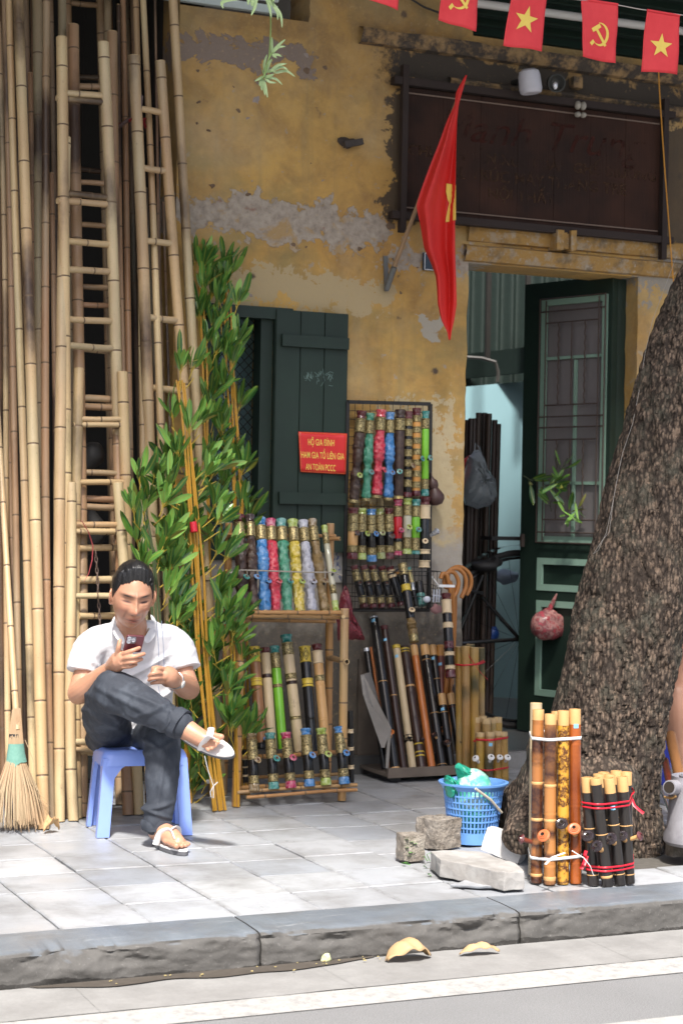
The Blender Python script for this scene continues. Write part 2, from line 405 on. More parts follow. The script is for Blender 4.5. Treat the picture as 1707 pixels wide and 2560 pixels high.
for i in range(-2, 20):
    for j in range(10):
        x = 1.455+TX*(i-.5); y = -2.762+TY*(j+.5)
        if j == 0: pass
        if 3.50 < x < 4.15 and -2.45 < y < -1.6: continue        # tree pit
        if y > -.02: continue
        near = 3.0 < x < 4.6 and y < -1.2
        tl = .022 if near else .006
        y += .03*noise.noise((i*1.7, 3, 0))*(0 < j < 9)
        T = Matrix.Translation((x+rnd.uniform(-.001, .001), y, rnd.uniform(-.004, 0)-(.004 if near else 0))) @ Matrix.Rotation(rnd.uniform(-tl, tl), 4, 'X') @ Matrix.Rotation(rnd.uniform(-tl, tl), 4, 'Y') @ Matrix.Rotation(rnd.choice((0, 2))*math.pi/2, 4, 'Z')
        place('paving_slab', rnd.choice(tiles), T, pav)

# ================================================================== THE SHOPHOUSE
XL, XR, ZT = 2.70, 8.2, 4.45
bld = thing('shophouse', (4.4, .12, 0), 'old ochre shophouse with peeling plaster, green shutter and open green door', 'building')
z_of = lambda px, py, Y=0: at(px, py, Y).z
x_of = lambda px, py, Y=0: at(px, py, Y).x
DX0, DX1, DZ = x_of(1163, 1000), 5.215, at(1165, 657).z
WX0, WX1, WZ0, WZ1 = 2.86, x_of(678, 900), 1.02, z_of(640, 772)
UX1, UZ = x_of(775, 20), z_of(720, 48)            # upper left window
VX0, VZ = x_of(1180, 60), z_of(1188, 90)          # upper right opening
OPEN = [(DX0, DX1, -1, DZ), (WX0, WX1, WZ0, WZ1), (2.6, UX1, UZ, 9), (VX0, 9, VZ, 9)]
t = NT('ochre_plaster', .88); co = t.coord('World'); P = t.xyz(co); X, Z = P[0], P[2]
n_big = t.noise(co, 1.7, 5, .55); n_mid = t.noise(co, 6, 7, .66, .4); n_fine = t.noise(co, 26, 6, .7); n_grain = t.noise(co, 190, 2)
stre = t.noise(t.coord('World', (7, 7, .55)), 1.6, 5, .6)
c = t.mix(t.ramp(n_big, [(.35, 0.), (.65, 1.)]), (.47, .26, .066), (.57, .35, .10))
c = t.mix(t.ramp(n_mid, [(.45, 0.), (.70, .7)]), c, (.25, .14, .055))
n_g = t.noise(t.coord('World', (1, 1, 1.6), loc=(3, 2, 7)), 2.3, 5, .6); c = t.mix(t.ramp(n_g, [(.50, 0.), (.68, .65)]), c, (.24, .20, .085))
n_s = t.noise(t.coord('World', loc=(5, 1, 2)), 9, 5, .62); c = t.mix(t.ramp(n_s, [(.66, 0.), (.72, .85)]), c, (.085, .06, .045)); n_s2 = t.noise(t.coord('World', loc=(8, 4, 6)), 15, 6, .65); c = t.mix(t.ramp(n_s2, [(.63, 0.), (.67, .8)]), c, (.36, .31, .25))
c = t.mix(t.ramp(stre, [(.52, 0.), (.72, .55)]), c, (.27, .20, .095))
def band(v, lo, hi, soft):     # 1 inside lo..hi
    a = t.math('DIVIDE', t.math('SUBTRACT', v, lo), soft, True); b = t.math('DIVIDE', t.math('SUBTRACT', hi, v), soft, True); return t.math('MULTIPLY', a, b)
def ragged(m, nz, amp, lo=.48, hi=.54):
    return t.ramp(t.math('ADD', m, t.math('MULTIPLY', t.math('SUBTRACT', nz, .5), amp)), [(lo, 0.), (hi, 1.)])
zj = t.math('ADD', Z, t.math('MULTIPLY', t.math('SUBTRACT', n_mid, .5), .46))
xj = t.math('ADD', X, t.math('MULTIPLY', t.math('SUBTRACT', n_mid, .5), .5))
def patch(x0, x1, z0, z1, soft, nz, amp): return ragged(t.math('MULTIPLY', band(xj, x0, x1, soft), band(zj, z0, z1, soft)), nz, amp)
pf_ = t.noise(t.coord('World', loc=(6, 3, 1)), 1.3, 6, .6); c = t.mix(t.ramp(pf_, [(.50, 0.), (.70, .5)]), c, (.58, .45, .26))
grey = t.mix(t.ramp(n_fine, [(.35, 0.), (.65, 1.)]), (.25, .205, .165), (.46, .40, .33)); grey = t.mix(t.ramp(n_mid, [(.55, 0.), (.62, .8)]), grey, (.40, .25, .09)); grey = t.mix(t.ramp(t.noise(t.coord('World', loc=(7, 7, 7)), 11, 4), [(.62, 0.), (.68, .7)]), grey, (.24, .11, .075)); cream = t.mix(n_fine, (.40, .29, .14), (.52, .42, .25))
pale = t.mix(n_fine, (.36, .33, .27), (.52, .47, .38))
# scraped cream layer below the grey band and beside the window
c = t.mix(patch(2.85, 3.85, 2.16, 2.43, .10, n_fine, 2.4), c, cream)
c = t.mix(patch(3.55, 4.30, .0, 1.92, .25, n_fine, 1.7), c, t.mix(n_mid, (.47, .36, .19), (.52, .44, .29)))
c = t.mix(patch(3.92, 4.15, 2.1, 2.28, .05, n_fine, 2.0), c, pale)
pgrey = patch(2.4, 3.83, 2.49, 2.76, .09, n_fine, 1.9)
c = t.mix(pgrey, c, grey)
pg2 = patch(2.4, 3.45, 3.30, 3.47, .05, n_fine, 1.0); c = t.mix(pg2, c, t.mix(n_mid, (.16, .12, .105), (.33, .28, .25)))
c = t.mix(patch(3.70, 4.45, 2.36, 2.62, .14, n_fine, 2.6), c, grey)
c = t.mix(patch(5.1, 8.0, 2.30, 2.75, .2, n_fine, 2.2), c, t.mix(n_fine, (.2, .18, .15), (.36, .33, .28)))
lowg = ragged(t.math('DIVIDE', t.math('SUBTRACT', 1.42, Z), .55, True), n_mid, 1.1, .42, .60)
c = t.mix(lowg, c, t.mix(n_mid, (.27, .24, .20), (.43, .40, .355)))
low2 = ragged(t.math('DIVIDE', t.math('SUBTRACT', .98, Z), .45, True), n_mid, 1.3, .40, .70); c = t.mix(low2, c, t.mix(n_fine, (.07, .062, .052), (.165, .15, .13)))  # shade behind the rack, painted into the lower wall colour
# holes and dark scars
spot = t.voro(t.coord('World', (1, 1, 1), loc=(.3, 0, .2)), 5.5); c = t.mix(t.math('MULTIPLY', t.ramp(t.math('ADD', spot, t.math('MULTIPLY', n_fine, .22)), [(.17, 1.), (.23, 0.)]), t.ramp(t.noise(t.coord('World', loc=(2, 2, 9)), 2.1, 3), [(.42, 0.), (.50, .95)])), c, (.075, .052, .042))
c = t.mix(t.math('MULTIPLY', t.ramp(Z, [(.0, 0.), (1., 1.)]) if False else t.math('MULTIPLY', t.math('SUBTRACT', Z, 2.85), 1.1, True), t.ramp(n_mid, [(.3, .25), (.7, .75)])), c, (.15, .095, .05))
c = t.mix(t.ramp(n_fine, [(.42, 0.), (.75, .40)]), c, t.mix(.5, c, (.2, .125, .06))); c = t.mix(t.ramp(t.noise(t.coord('World', loc=(9, 2, 4)), 55, 5, .7), [(.58, 0.), (.70, .5)]), c, (.50, .36, .18))
# black mould along the ledge, round the sign board, damp under it
mould = t.math('MULTIPLY', band(X, 3.55, 9, .3), band(zj, 3.27, 3.60, .10)); mould = ragged(mould, n_fine, 1.3, .50, .85)
c = t.mix(mould, c, (.035, .028, .022))
m2 = t.math('MULTIPLY', band(xj, 3.74, 5.75, .06), band(zj, 2.66, 3.33, .05)); c = t.mix(t.math('MULTIPLY', ragged(m2, n_fine, 1.2, .45, .7), .9), c, (.045, .035, .028))
c = t.mix(t.math('MULTIPLY', n_grain, .25), c, t.mix(.5, c, (.16, .1, .05)))
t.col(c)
hgt = t.math('SUBTRACT', t.math('ADD', t.math('MULTIPLY', n_fine, .5), t.math('MULTIPLY', n_grain, .12)), t.math('MULTIPLY', t.math('ADD', pgrey, pg2), .5))
t.bump(hgt, .7, .012); M['plaster'] = t.m

def in_open(x, z): return any(a < x < b and lo < z < hi for a, b, lo, hi in OPEN)
xs = sorted(set([XL, XR]+[v for o in OPEN for v in o[:2] if XL < v < XR]+[XL+.05*i for i in range(int((XR-XL)/.05))]))
zs_ = sorted(set([0, ZT]+[v for o in OPEN for v in o[2:] if 0 < v < ZT]+[.05*i for i in range(int(ZT/.05))]))
m = MB(); idx = {}
def wv(i, j):
    if (i, j) not in idx:
        x, z = xs[i], zs_[j]
        y = .006*noise.noise((x*2.3, 0, z*2.3))+.003*noise.noise((x*9, 3, z*9))
        edge = any((abs(x-a) < .001 or abs(x-b) < .001) and lo-.01 <= z <= hi+.01 for a, b, lo, hi in OPEN)
        dx = .008*noise.noise((z*9, x, 0))+.006*noise.noise((z*30, x, 4)) if edge else 0
        idx[(i, j)] = len(m.v); m.v.append((x+dx, y, z))
    return idx[(i, j)]
for i in range(len(xs)-1):
    for j in range(len(zs_)-1):
        if not in_open((xs[i]+xs[i+1])/2, (zs_[j]+zs_[j+1])/2):
            m.f.append((wv(i, j), wv(i+1, j), wv(i+1, j+1), wv(i, j+1))); m.mi.append(0)
for a, b, lo, hi in OPEN:            # reveals
    a2, b2, lo2, hi2 = max(a, XL), min(b, XR), max(lo, 0), min(hi, ZT)
    for x in ([a] if a >= XL else [])+([b] if b <= XR else []):
        k = 24
        f = lambda u, v, x=x: (x+(.008*noise.noise(((lo2+(hi2-lo2)*v)*9, x, 0))+.006*noise.noise(((lo2+(hi2-lo2)*v)*30, x, 4))), .006*noise.noise((x*2.3, 0, (lo2+(hi2-lo2)*v)*2.3))*(1-u)+.24*u, lo2+(hi2-lo2)*v)
        m.grid(f, 2, 48)
    if hi < ZT: m.add([(a2, 0, hi2), (b2, 0, hi2), (b2, .24, hi2), (a2, .24, hi2)], [(0, 1, 2, 3)])
    if lo > 0: m.add([(a2, 0, lo2), (b2, 0, lo2), (b2, .24, lo2), (a2, .24, lo2)], [(3, 2, 1, 0)])
m.add([(XL, 0, 0), (XL, .24, 0), (XL, .24, ZT), (XL, 0, ZT)], [(0, 1, 2, 3)])
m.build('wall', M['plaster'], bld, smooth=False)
# ledge mouldings: over the door and under the upper opening
def ledge(name, x0, x1, z0, z1, d, mat='plaster', chips=1.0):
    m = MB()
    pr_ = [(0.004, z0), (-d*.5, z0+.006), (-d*.72, z0+(z1-z0)*.35), (-d*.92, z0+(z1-z0)*.6), (-d*.85, z1-.014), (0.004, z1)]
    def f(u, v):
        k = min(int(v*(len(pr_)-1)+1e-6), len(pr_)-1); x = x0+(x1-x0)*u; y, z = pr_[k]
        e = chips*(.009*max(0, noise.fractal((x*5, z*8, 2), .9, 2, 5)))
        return (x, min(.003, y+e), z-e*.4*(k > 2))
    m.grid(f, int((x1-x0)/.02), len(pr_)-1)
    return m.build(name, M[mat], bld, smooth=False)
t = NT('worn_moulding', .88); co = t.coord('World'); a = t.noise(co, 14, 6, .7); b_ = t.noise(co, 45, 4, .6); c_ = t.noise(t.coord('World', (5, 5, 4)), 1.8, 6, .65)
c = t.mix(t.ramp(a, [(.50, 0.), (.60, 1.)]), (.33, .19, .055), (.33, .25, .16)); c = t.mix(t.ramp(c_, [(.52, 0.), (.68, .8)]), c, (.10, .072, .045)); c = t.mix(t.ramp(b_, [(.60, 0.), (.70, .6)]), c, (.40, .36, .31))
t.col(c); t.bump(a, .6, .01); M['worn'] = t.m
t = NT('mouldy_ledge', .9); co = t.coord('World'); a = t.noise(co, 12, 6, .7); b_ = t.noise(co, 40, 4)
t.col(t.mix(t.ramp(a, [(.46, 0.), (.62, 1.)]), t.mix(b_, (.025, .02, .016), (.08, .06, .045)), t.mix(b_, (.24, .135, .045), (.31, .21, .11)))); t.bump(a, .6, .01); M['mouldy'] = t.m
ledge('door_moulding', DX0-.03, 8.0, DZ+.005, DZ+.095, .05, 'worn')
ledge('door_moulding', DX0-.01, 8.0, DZ+.105, DZ+.20, .035, 'worn', 1.6)
zl = z_of(900, 95); ledge('cornice', x_of(895, 85), 8.0, zl-.03, zl+.055, .07, 'mouldy', 1.8)
ledge('cornice', x_of(1120, 150), 8.0, zl-.19, zl-.13, .04, 'mouldy', 1.6)
# rooms behind: floor, walls, store ceiling; door room left roofless to let daylight in
M['cyan'] = flat('cyan_limewash', (.27, .45, .50), .8, var=.06, scale=4)
M['dark_wall'] = flat('sooty_wall', (.022, .02, .018), .9, var=.3)  # one near-black tone for room and store walls
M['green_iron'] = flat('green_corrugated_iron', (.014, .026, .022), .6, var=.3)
M['green_paint'] = flat('dark_green_paint', (.008, .0225, .0145), .6, var=.35, scale=9)
M['mint'] = flat('mint_paint', (.24, .37, .29), .5, var=.15, scale=12)
t = NT('room_floor', .35); co = t.coord('World'); a = t.noise(co, 6, 5); t.col(t.mix(a, (.05, .05, .05), (.13, .13, .128))); M['floor'] = t.m
FZ = .085
m = MB(); m.box((5.0, 2.15, FZ-.06), (3.4, 4.4, .12)); structure(m.build('room_floor', M['floor'], bld, smooth=False))
m = MB(); m.box(((DX0+DX1)/2+.12, -.02, .035), (1.5, .16, .09), jit=.004); structure(m.build('doorstep', M['gutter'], bld, smooth=False))
# cyan partition seen through the doorway and through the window
cy0 = at(1150, 967, 2.9); cy1 = at(1345, 940, 2.1)
m = MB(); m.add([(cy0.x-.9, 3.25, FZ), (cy1.x+.4, 1.85, FZ), (cy1.x+.4, 1.85, cy1.z+.02), (cy0.x-.9, 3.25, cy0.z-.11)], [(0, 1, 2, 3)]); m.build('partition', M['cyan'], bld, smooth=False)
m = MB()      # corrugated sheet above it
pa, pb = Vector((cy0.x-.9, 3.35, 0)), Vector((cy1.x+1.4, 1.7, 0))
m.grid(lambda u, v: pa.lerp(pb, u)+Vector((0, .018*math.sin(u*190), 1.4+2.6*v)), 480, 1); m.build('corrugated_sheet', M['green_iron'], bld)
ba, bb = at(1150, 918, 2.75), at(1360, 895, 1.95)
m = MB(); m.bar(ba-(bb-ba)*.5, bb+(bb-ba)*.5, .16, .06, up=(0, 1, 0)); m.build('roof_beam', M['green_iron'], bld, smooth=False)
for px_ in (1220, 1318):
    p = at(px_, 760, 1.9); m = MB(); m.bar(p-Vector((0, 0, .35)), p+Vector((0, 0, .9)), .03, .02, up=(0, 1, 0)); m.build('roof_post', M['dark_wall'], bld, smooth=False)
m = MB(); pth = [at(1165, 893, 1.9), at(1205, 896, 1.85), at(1238, 905, 1.8), at(1245, 930, 1.8), at(1243, 955, 1.8)]; m.tube(pth, .012, 6); m.build('drain_pipe', flat('grey_pvc', (.10, .095, .088), .6), bld)
m = MB()      # the window room: a cyan wall close behind the grille
m.add([(2.75, .30, FZ), (3.5, .40, FZ), (3.5, .40, 2.6), (2.75, .30, 2.6)], [(0, 1, 2, 3)]); m.build('partition', M['cyan'], bld, smooth=False)
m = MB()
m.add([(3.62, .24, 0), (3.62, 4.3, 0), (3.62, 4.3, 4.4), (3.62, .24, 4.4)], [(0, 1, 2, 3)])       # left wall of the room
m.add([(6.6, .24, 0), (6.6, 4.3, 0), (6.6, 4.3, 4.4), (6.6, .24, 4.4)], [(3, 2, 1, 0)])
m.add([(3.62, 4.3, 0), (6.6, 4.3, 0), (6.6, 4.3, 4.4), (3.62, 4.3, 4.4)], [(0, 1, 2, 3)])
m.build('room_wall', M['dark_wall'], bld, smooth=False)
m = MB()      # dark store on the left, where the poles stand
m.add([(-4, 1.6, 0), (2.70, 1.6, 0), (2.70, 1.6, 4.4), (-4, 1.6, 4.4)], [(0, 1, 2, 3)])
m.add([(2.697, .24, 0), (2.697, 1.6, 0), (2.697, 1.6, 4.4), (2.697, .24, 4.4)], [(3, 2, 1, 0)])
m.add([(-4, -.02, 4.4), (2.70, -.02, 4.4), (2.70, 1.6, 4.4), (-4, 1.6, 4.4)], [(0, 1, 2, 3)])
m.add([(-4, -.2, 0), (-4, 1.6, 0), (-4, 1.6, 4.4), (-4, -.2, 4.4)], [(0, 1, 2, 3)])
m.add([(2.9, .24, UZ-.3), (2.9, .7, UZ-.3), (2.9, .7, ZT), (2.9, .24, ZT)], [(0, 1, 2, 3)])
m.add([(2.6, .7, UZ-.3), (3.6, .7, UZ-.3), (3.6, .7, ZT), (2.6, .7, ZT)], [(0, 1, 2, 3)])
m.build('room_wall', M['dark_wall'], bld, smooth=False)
# unseen overhang added overhead to shade the front
m = MB(); m.box((2.5, -.78, ZT+.13), (16, 1.70, .20)); m.build('balcony_slab', M['mouldy'], bld, smooth=False)  # balcony_slab: added unseen overhang for shade
# upper left window: white louvre slats
M['louvre'] = flat('white_louvre_paint', (.60, .68, .66), .5, var=.08)
lw = x_of(706, 20)
for k in range(5):
    a = at(485, 0, .05)+Vector((0, 0, k*.082-.02)); m = MB()
    zc = z_of(706, 31)+.022+k*.062; m.box((lw-.5, .06, zc), (1.0, .014, .045), rot=Matrix.Rotation(R_(-22), 3, 'X')); m.build('louvre_slat', M['louvre'], bld, smooth=False)
# upper right opening: dark louvre doors
m = MB(); m.box((6.5, .13, VZ+.30), (2*(6.5-VX0), .03, .6)); m.build('louvre_door', M['green_paint'], bld, smooth=False)
for k in range(7):
    m = MB(); m.box((6.3, .095, VZ+.05+k*.055), (2*(6.3-VX0)-.1, .012, .05), rot=Matrix.Rotation(R_(-35), 3, 'X')); m.build('louvre_slat', M['green_paint'], bld, smooth=False)
m = MB(); pa, pb = at(1175, 6, -.05), at(1707, 78, -.05); m.tube([pa, pa+(pb-pa)*2.2], .021, 12); m.build('drain_pipe', flat('pipe_offwhite', (.50, .48, .45), .5, var=.12, scale=8), bld)
# window: frame, wire grille, shutter folded back on the wall
m = MB(); fz0, fz1 = WZ0, WZ1
for x in (WX0+.03, WX1-.03): m.box((x, .03, (fz0+fz1)/2), (.06, .09, fz1-fz0))
m.box(((WX0+WX1)/2+.03, .0, fz1-.02), (WX1-WX0+.12, .09, .055)); m.box(((WX0+WX1)/2, .03, fz0+.03), (WX1-WX0-.12, .09, .06))
wf = m.build('window_frame', M['green_paint'], bld, smooth=False)
m = MB(); stp = .045; nW = int((WX1-WX0)/stp)+1; nZ = int((fz1-fz0)/stp)
for s in (1, -1):
    for i in range(-nZ, nW+nZ):
        pts = []
        x0 = WX0+i*stp; 
        for j in range(nZ+1):
            x = x0+s*j*stp+(0 if s > 0 else 0)
            if WX0 < x < WX1: pts.append((x, .09+.003*((i+j) % 2), fz0+j*stp))
        if len(pts) > 1: m.tube([pts[0], pts[-1]], .0022, 4, cap=False)
m.build('wire_mesh', M['black_matt'], wf)
SX0, SX1 = WX1+.0, x_of(869, 900, -.05); sz0, sz1 = 1.06, z_of(780, 779, -.05)
m = MB(); ns = 3
sh = thing_sh = None
m = MB(); m.box(((SX0+SX1)/2, -.032, (sz0+sz1)/2), (SX1-SX0, .03, sz1-sz0)); shut = m.build('shutter', M['green_paint'], bld, smooth=False)
for k in range(3):
    w = (SX1-SX0)/3; m = MB(); m.box((SX0+w*(k+.5), -.051, (sz0+sz1)/2), (w-.006, .008, sz1-sz0-.004), jit=.0008); m.build('shutter_board', M['green_paint'], shut, smooth=False)
for zz in (z_of(715, 851, -.06), z_of(715, 1245, -.06)):
    m = MB(); m.box(((SX0+SX1)/2+.01, -.066, zz), (SX1-SX0-.03, .022, .055), taper=.0); m.build('batten', M['green_paint'], shut, smooth=False)
M['worn_edge'] = flat('worn_timber', (.16, .13, .10), .8)
# chalk marks on the shutter: small scratched strokes
m = MB()
for k in range(34):
    p = at(rnd.uniform(760, 830), rnd.gauss(942, 7), -.0565); d = Vector((rnd.uniform(-.012, .012), 0, rnd.uniform(-.016, .016))); m.bar(p-d, p+d, .0016, .001, up=(0, 1, 0))
m.build('chalk_scrawl', flat('chalk_marks', (.16, .24, .22), .9), shut, smooth=False)

# door leaf, hinged on the right jamb and swung into the room
hinge = Vector((DX1-.075, .10, 0)); LW = .60; best = None
for k in range(10, 900):
    aa = R_(k*.1); p = hinge+Vector((-math.cos(aa)*LW, math.sin(aa)*LW, 1.6)); e = abs(px_of(p)[0]-1311)
    if best is None or e < best[0]: best = (e, aa)
AD = best[1]; du = Vector((math.cos(AD), -math.sin(AD), 0)); dn = Vector((-du.y, du.x, 0))*-1     # du: free edge -> hinge, dn: towards the street
if dn.y > 0: dn = -dn
free = hinge-du*LW
def dpt(px, py):            # a pixel onto the door plane -> (u, z)
    d = ray(px, py); s = (free-CAM).dot(dn)/d.dot(dn); p = CAM+d*s; return (p-free).dot(du), p.z
LZ1 = dpt(1440, 700)[1]; LZ0 = FZ+.01
RD = Matrix((du, -dn, (0, 0, 1))).transposed()
def dbox(u0, u1, z0, z1, y0, th, name, mat, parent, jit=0):
    m = MB(); c = free+du*((u0+u1)/2)+dn*(y0)+Vector((0, 0, (z0+z1)/2)); m.box(c, (u1-u0, th, z1-z0), rot=RD, jit=jit); return m.build(name, M[mat], parent, smooth=False)
m = MB()
gu0, gu1 = dpt(1357, 1000)[0], dpt(1522, 1000)[0]; gz1, gz0 = dpt(1440, 744)[1], dpt(1400, 1357)[1]
b1z1, b1z0 = dpt(1400, 1396)[1], dpt(1400, 1478)[1]; b2z1, b2z0 = dpt(1400, 1503)[1], dpt(1390, 1742)[1]
pu0 = dpt(1338, 1600)[0]
for u0, u1, z0, z1 in ((0, gu0, LZ0, LZ1), (gu1, LW, LZ0, LZ1), (gu0, gu1, gz1, LZ1), (gu0, gu1, b1z1, gz0), (gu0, gu1, b2z1, b1z0), (gu0, gu1, LZ0, b2z0)):
    m.box(free+du*((u0+u1)/2)+Vector((0, 0, (z0+z1)/2)), (u1-u0, .045, z1-z0), rot=RD)
door = m.build('door', M['green_paint'], bld, smooth=False)
dbox(gu0, gu1, b1z0, b1z1, 0, .015, 'panel', 'green_paint', door); dbox(gu0, gu1, b2z0, b2z1, 0, .015, 'panel', 'green_paint', door)
t = NT('dusty_glass', .35); t.col(t.mix(t.noise(t.coord('World'), 5, 4), (.15, .135, .135), (.23, .21, .21))); t.b.inputs['Alpha'].default_value = 1; M['glass_dusty'] = t.m
dbox(gu0, gu1, gz0, gz1, 0, .006, 'glass_pane', 'glass_dusty', door)
fr = MB(); w = .030
def rim(m, u0, u1, z0, z1, w, y, th):
    for a, b, c_, d in ((u0, u0+w, z0, z1), (u1-w, u1, z0, z1), (u0+w, u1-w, z0, z0+w), (u0+w, u1-w, z1-w, z1)):
        m.box(free+du*((a+b)/2)+dn*y+Vector((0, 0, (c_+d)/2)), (b-a, th, d-c_), rot=RD)
for z0, z1, ww in ((gz0, gz1, .034), (b1z0, b1z1, .034), (b2z0, b2z1, .034)):
    m = MB(); rim(m, gu0, gu1, z0, z1, ww, .02, .016); m.build('panel_border', M['mint'], door, smooth=False)
um = (gu0+gu1)/2+.01
m = MB()
zt = dpt(1440, 893)[1]; zb = dpt(1440, 1208)[1]
for z in (zt, zb): m.box(free+du*((gu0+gu1)/2)+dn*.015+Vector((0, 0, z)), (gu1-gu0-.07, .014, .016), rot=RD)
m.box(free+du*um+dn*.015+Vector((0, 0, (zt-.01+gz0)/2)), (.016, .014, zt-gz0-.02), rot=RD)
m.build('glazing_bar', M['mint'], door, smooth=False)
M['rust'] = flat('rusty_iron', (.065, .045, .036), .7, var=.4)
gl = (gu0+.045, gu1-.045)
def gbar(a, b, wavy=False):
    m = MB(); A = free+du*a[0]+dn*.042+Vector((0, 0, a[1])); B = free+du*b[0]+dn*.042+Vector((0, 0, b[1]))
    if wavy:
        n = 26; m.tube([A.lerp(B, i/n)+du*(.0035*math.sin(i*1.9)) for i in range(n+1)], .0045, 6)
    else: m.tube([A, B], .0045, 6)
    m.build('grille_bar', M['rust'], door)
zq = [dpt(1440, y)[1] for y in (776, 805, 1012, 1041, 1068, 1099, 1300, 1332)]
for u in gl: gbar((u, gz0+.01), (u, gz1-.01))
gbar((gu0+.003, gz0), (gu0+.003, gz1)); gbar((gu1-.003, gz0), (gu1-.003, gz1)); gbar((gu0, gz1), (gu1, gz1)); gbar((gu0, gz0), (gu1, gz0))
for i, z in enumerate(zq):
    full = i in (0, 3, 4, 7); gbar((gu0 if full else gl[0], z), (gu1 if full else gl[1], z))
for q in (1, 2, 3):
    u = gl[0]+(gl[1]-gl[0])*q/4
    gbar((u, zq[2]), (u, zq[1]), q != 2); gbar((u, zq[6]), (u, zq[5]), q != 2)
# frame of the doorway and a latch
m = MB(); m.box((DX1-.035, .17, (FZ+DZ)/2), (.07, .12, DZ-FZ)); m.build('door_frame', M['green_paint'], bld, smooth=False)
m = MB(); m.bar(free+dn*.03+du*.02+Vector((0, 0, dpt(1315, 1358)[1]-.02)), free+dn*.03+du*.02+Vector((0, 0, dpt(1315, 1358)[1]+.05)), .02, .02); m.build('latch', M['rust'], door, smooth=False)

# ================================================================== BAMBOO POLES AND LADDERS
def lean(bot, top, Yt, ext=0., Yb=None):
    """foot on the pavement seen at pixel bot, leaning so that it passes pixel top at depth Yt; ext lengthens it past that"""
    p0 = gr(*bot) if Yb is None else Vector((at(bot[0], bot[1], Yb).x, Yb, 0)); p1 = at(top[0], top[1], Yt)
    if Yb is not None:
        a = at(bot[0], bot[1], Yb); d = p1-a; p0 = a-d*(a.z/d.z) if abs(a.z) > 1e-4 else a
    return p0, p1+(p1-p0)*ext
GP = 'bamboo poles stacked against the shop front'
def standing(bot, top, Yt, wb, wt, mat, label, ext=.25, Yb=None, node=.32, group=GP):
    p0, p1 = lean(bot, top, Yt, ext, Yb); r0 = wb/2/sc_at(p0); r1 = wt/2/sc_at(p1)
    return tag(pole('bamboo_pole', p0, p1, r0, r1, mat, node=node, bend=.014), label, 'bamboo pole', group)
standing((110, 2073), (43, 0), -.30, 31, 25, 'bamboo', 'thick pale cream bamboo pole just right of the broom, foot nearest the street')
standing((86, 2062), (28, 0), -.26, 21, 17, 'bamboo_ladder', 'slim greenish grey bamboo pole left of the thick cream one')
standing((127, 2056), (117, 0), -.22, 22, 19, 'bamboo_old', 'pinkish brown bamboo pole with dark burnt bands beside the thick cream pole')
standing((137, 2052), (130, 433), -.30, 20, 12, 'bamboo_old', 'short brown bamboo pole ending beside the tall ladder, tapering upwards', ext=0)
standing((150, 2054), (163, 344), -.40, 27, 30, 'bamboo', 'stout bamboo pole with a bare cut top in front of the tall ladder', ext=0)
standing((52, 2050), (10, 0), -.16, 18, 16, 'bamboo_old', 'dull brown bamboo pole behind the slim greenish one at the left edge')
standing((46, 2046), (17, 417), -.22, 16, 11, 'bamboo_old', 'thin bamboo pole with a cut top at the far left behind the broom handle', ext=0)
standing((24, 2050), (2, 425), -.25, 17, 12, 'bamboo', 'thin tan bamboo pole at the very left edge of the stack')
standing((112, 2035), (90, 0), -.05, 20, 26, 'bamboo_old', 'yellow brown bamboo pole with one black node behind the pink brown one', Yb=-.9)
standing((92, 2035), (77, 183), -.03, 16, 14, 'bamboo_old', 'short grey bamboo pole ending high between two longer poles', ext=0, Yb=-.85)
standing((160, 2035), (154, 0), .0, 22, 21, 'bamboo_old', 'grey bamboo pole rising behind the top of the tall ladder', Yb=-.8)
standing((345, 2020), (306, 0), .05, 20, 13, 'bamboo_old', 'yellowish bamboo pole with a burnt black stretch right of the ladders', Yb=-.75)
standing((372, 2010), (334, 0), .0, 18, 15, 'bamboo', 'slim pale pole behind the left rail of the right hand ladder', Yb=-.72)
standing((440, 2006), (352, 0), -.05, 22, 14, 'bamboo_ladder', 'tan bamboo pole crossing behind the rungs of the right hand ladder', Yb=-.72)
standing((330, 2000), (297, 12), .03, 15, 10, 'bamboo_old', 'thin yellow brown pole with its tip just inside the top edge', Yb=-.7, ext=0)
standing((556, 2010), (434, 0), -.12, 27, 22, 'bamboo', 'tall bamboo pole nearest the ochre wall with a dark burnt node', Yb=-.48)
standing((300, 2020), (276, 0), .2, 22, 18, 'bamboo_old', 'brown bamboo pole behind the right rail of the tall ladder', Yb=-.6)
for k, (x0, x1, y1) in enumerate([(408, 386, 0), (420, 366, 470), (428, 377, 480), (437, 397, 500), (446, 408, 505), (416, 352, 520)]):
    p0, p1 = lean((x0, 2000), (x1, y1), -.02, .12 if y1 == 0 else 0, Yb=-.55)
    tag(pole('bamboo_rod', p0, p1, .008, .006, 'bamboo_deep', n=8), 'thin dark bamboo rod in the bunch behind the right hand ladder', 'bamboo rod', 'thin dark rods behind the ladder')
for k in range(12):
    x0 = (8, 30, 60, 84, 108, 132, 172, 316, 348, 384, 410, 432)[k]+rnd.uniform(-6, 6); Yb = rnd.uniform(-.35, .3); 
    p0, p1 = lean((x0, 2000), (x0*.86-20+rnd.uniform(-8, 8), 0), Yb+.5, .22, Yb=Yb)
    tag(pole('bamboo_pole', p0, p1, rnd.uniform(.014, .022), rnd.uniform(.010, .016), 'bamboo_deep', n=10), 'dim bamboo pole deep in the shade behind the front row', 'bamboo pole', 'shaded poles behind the front row')

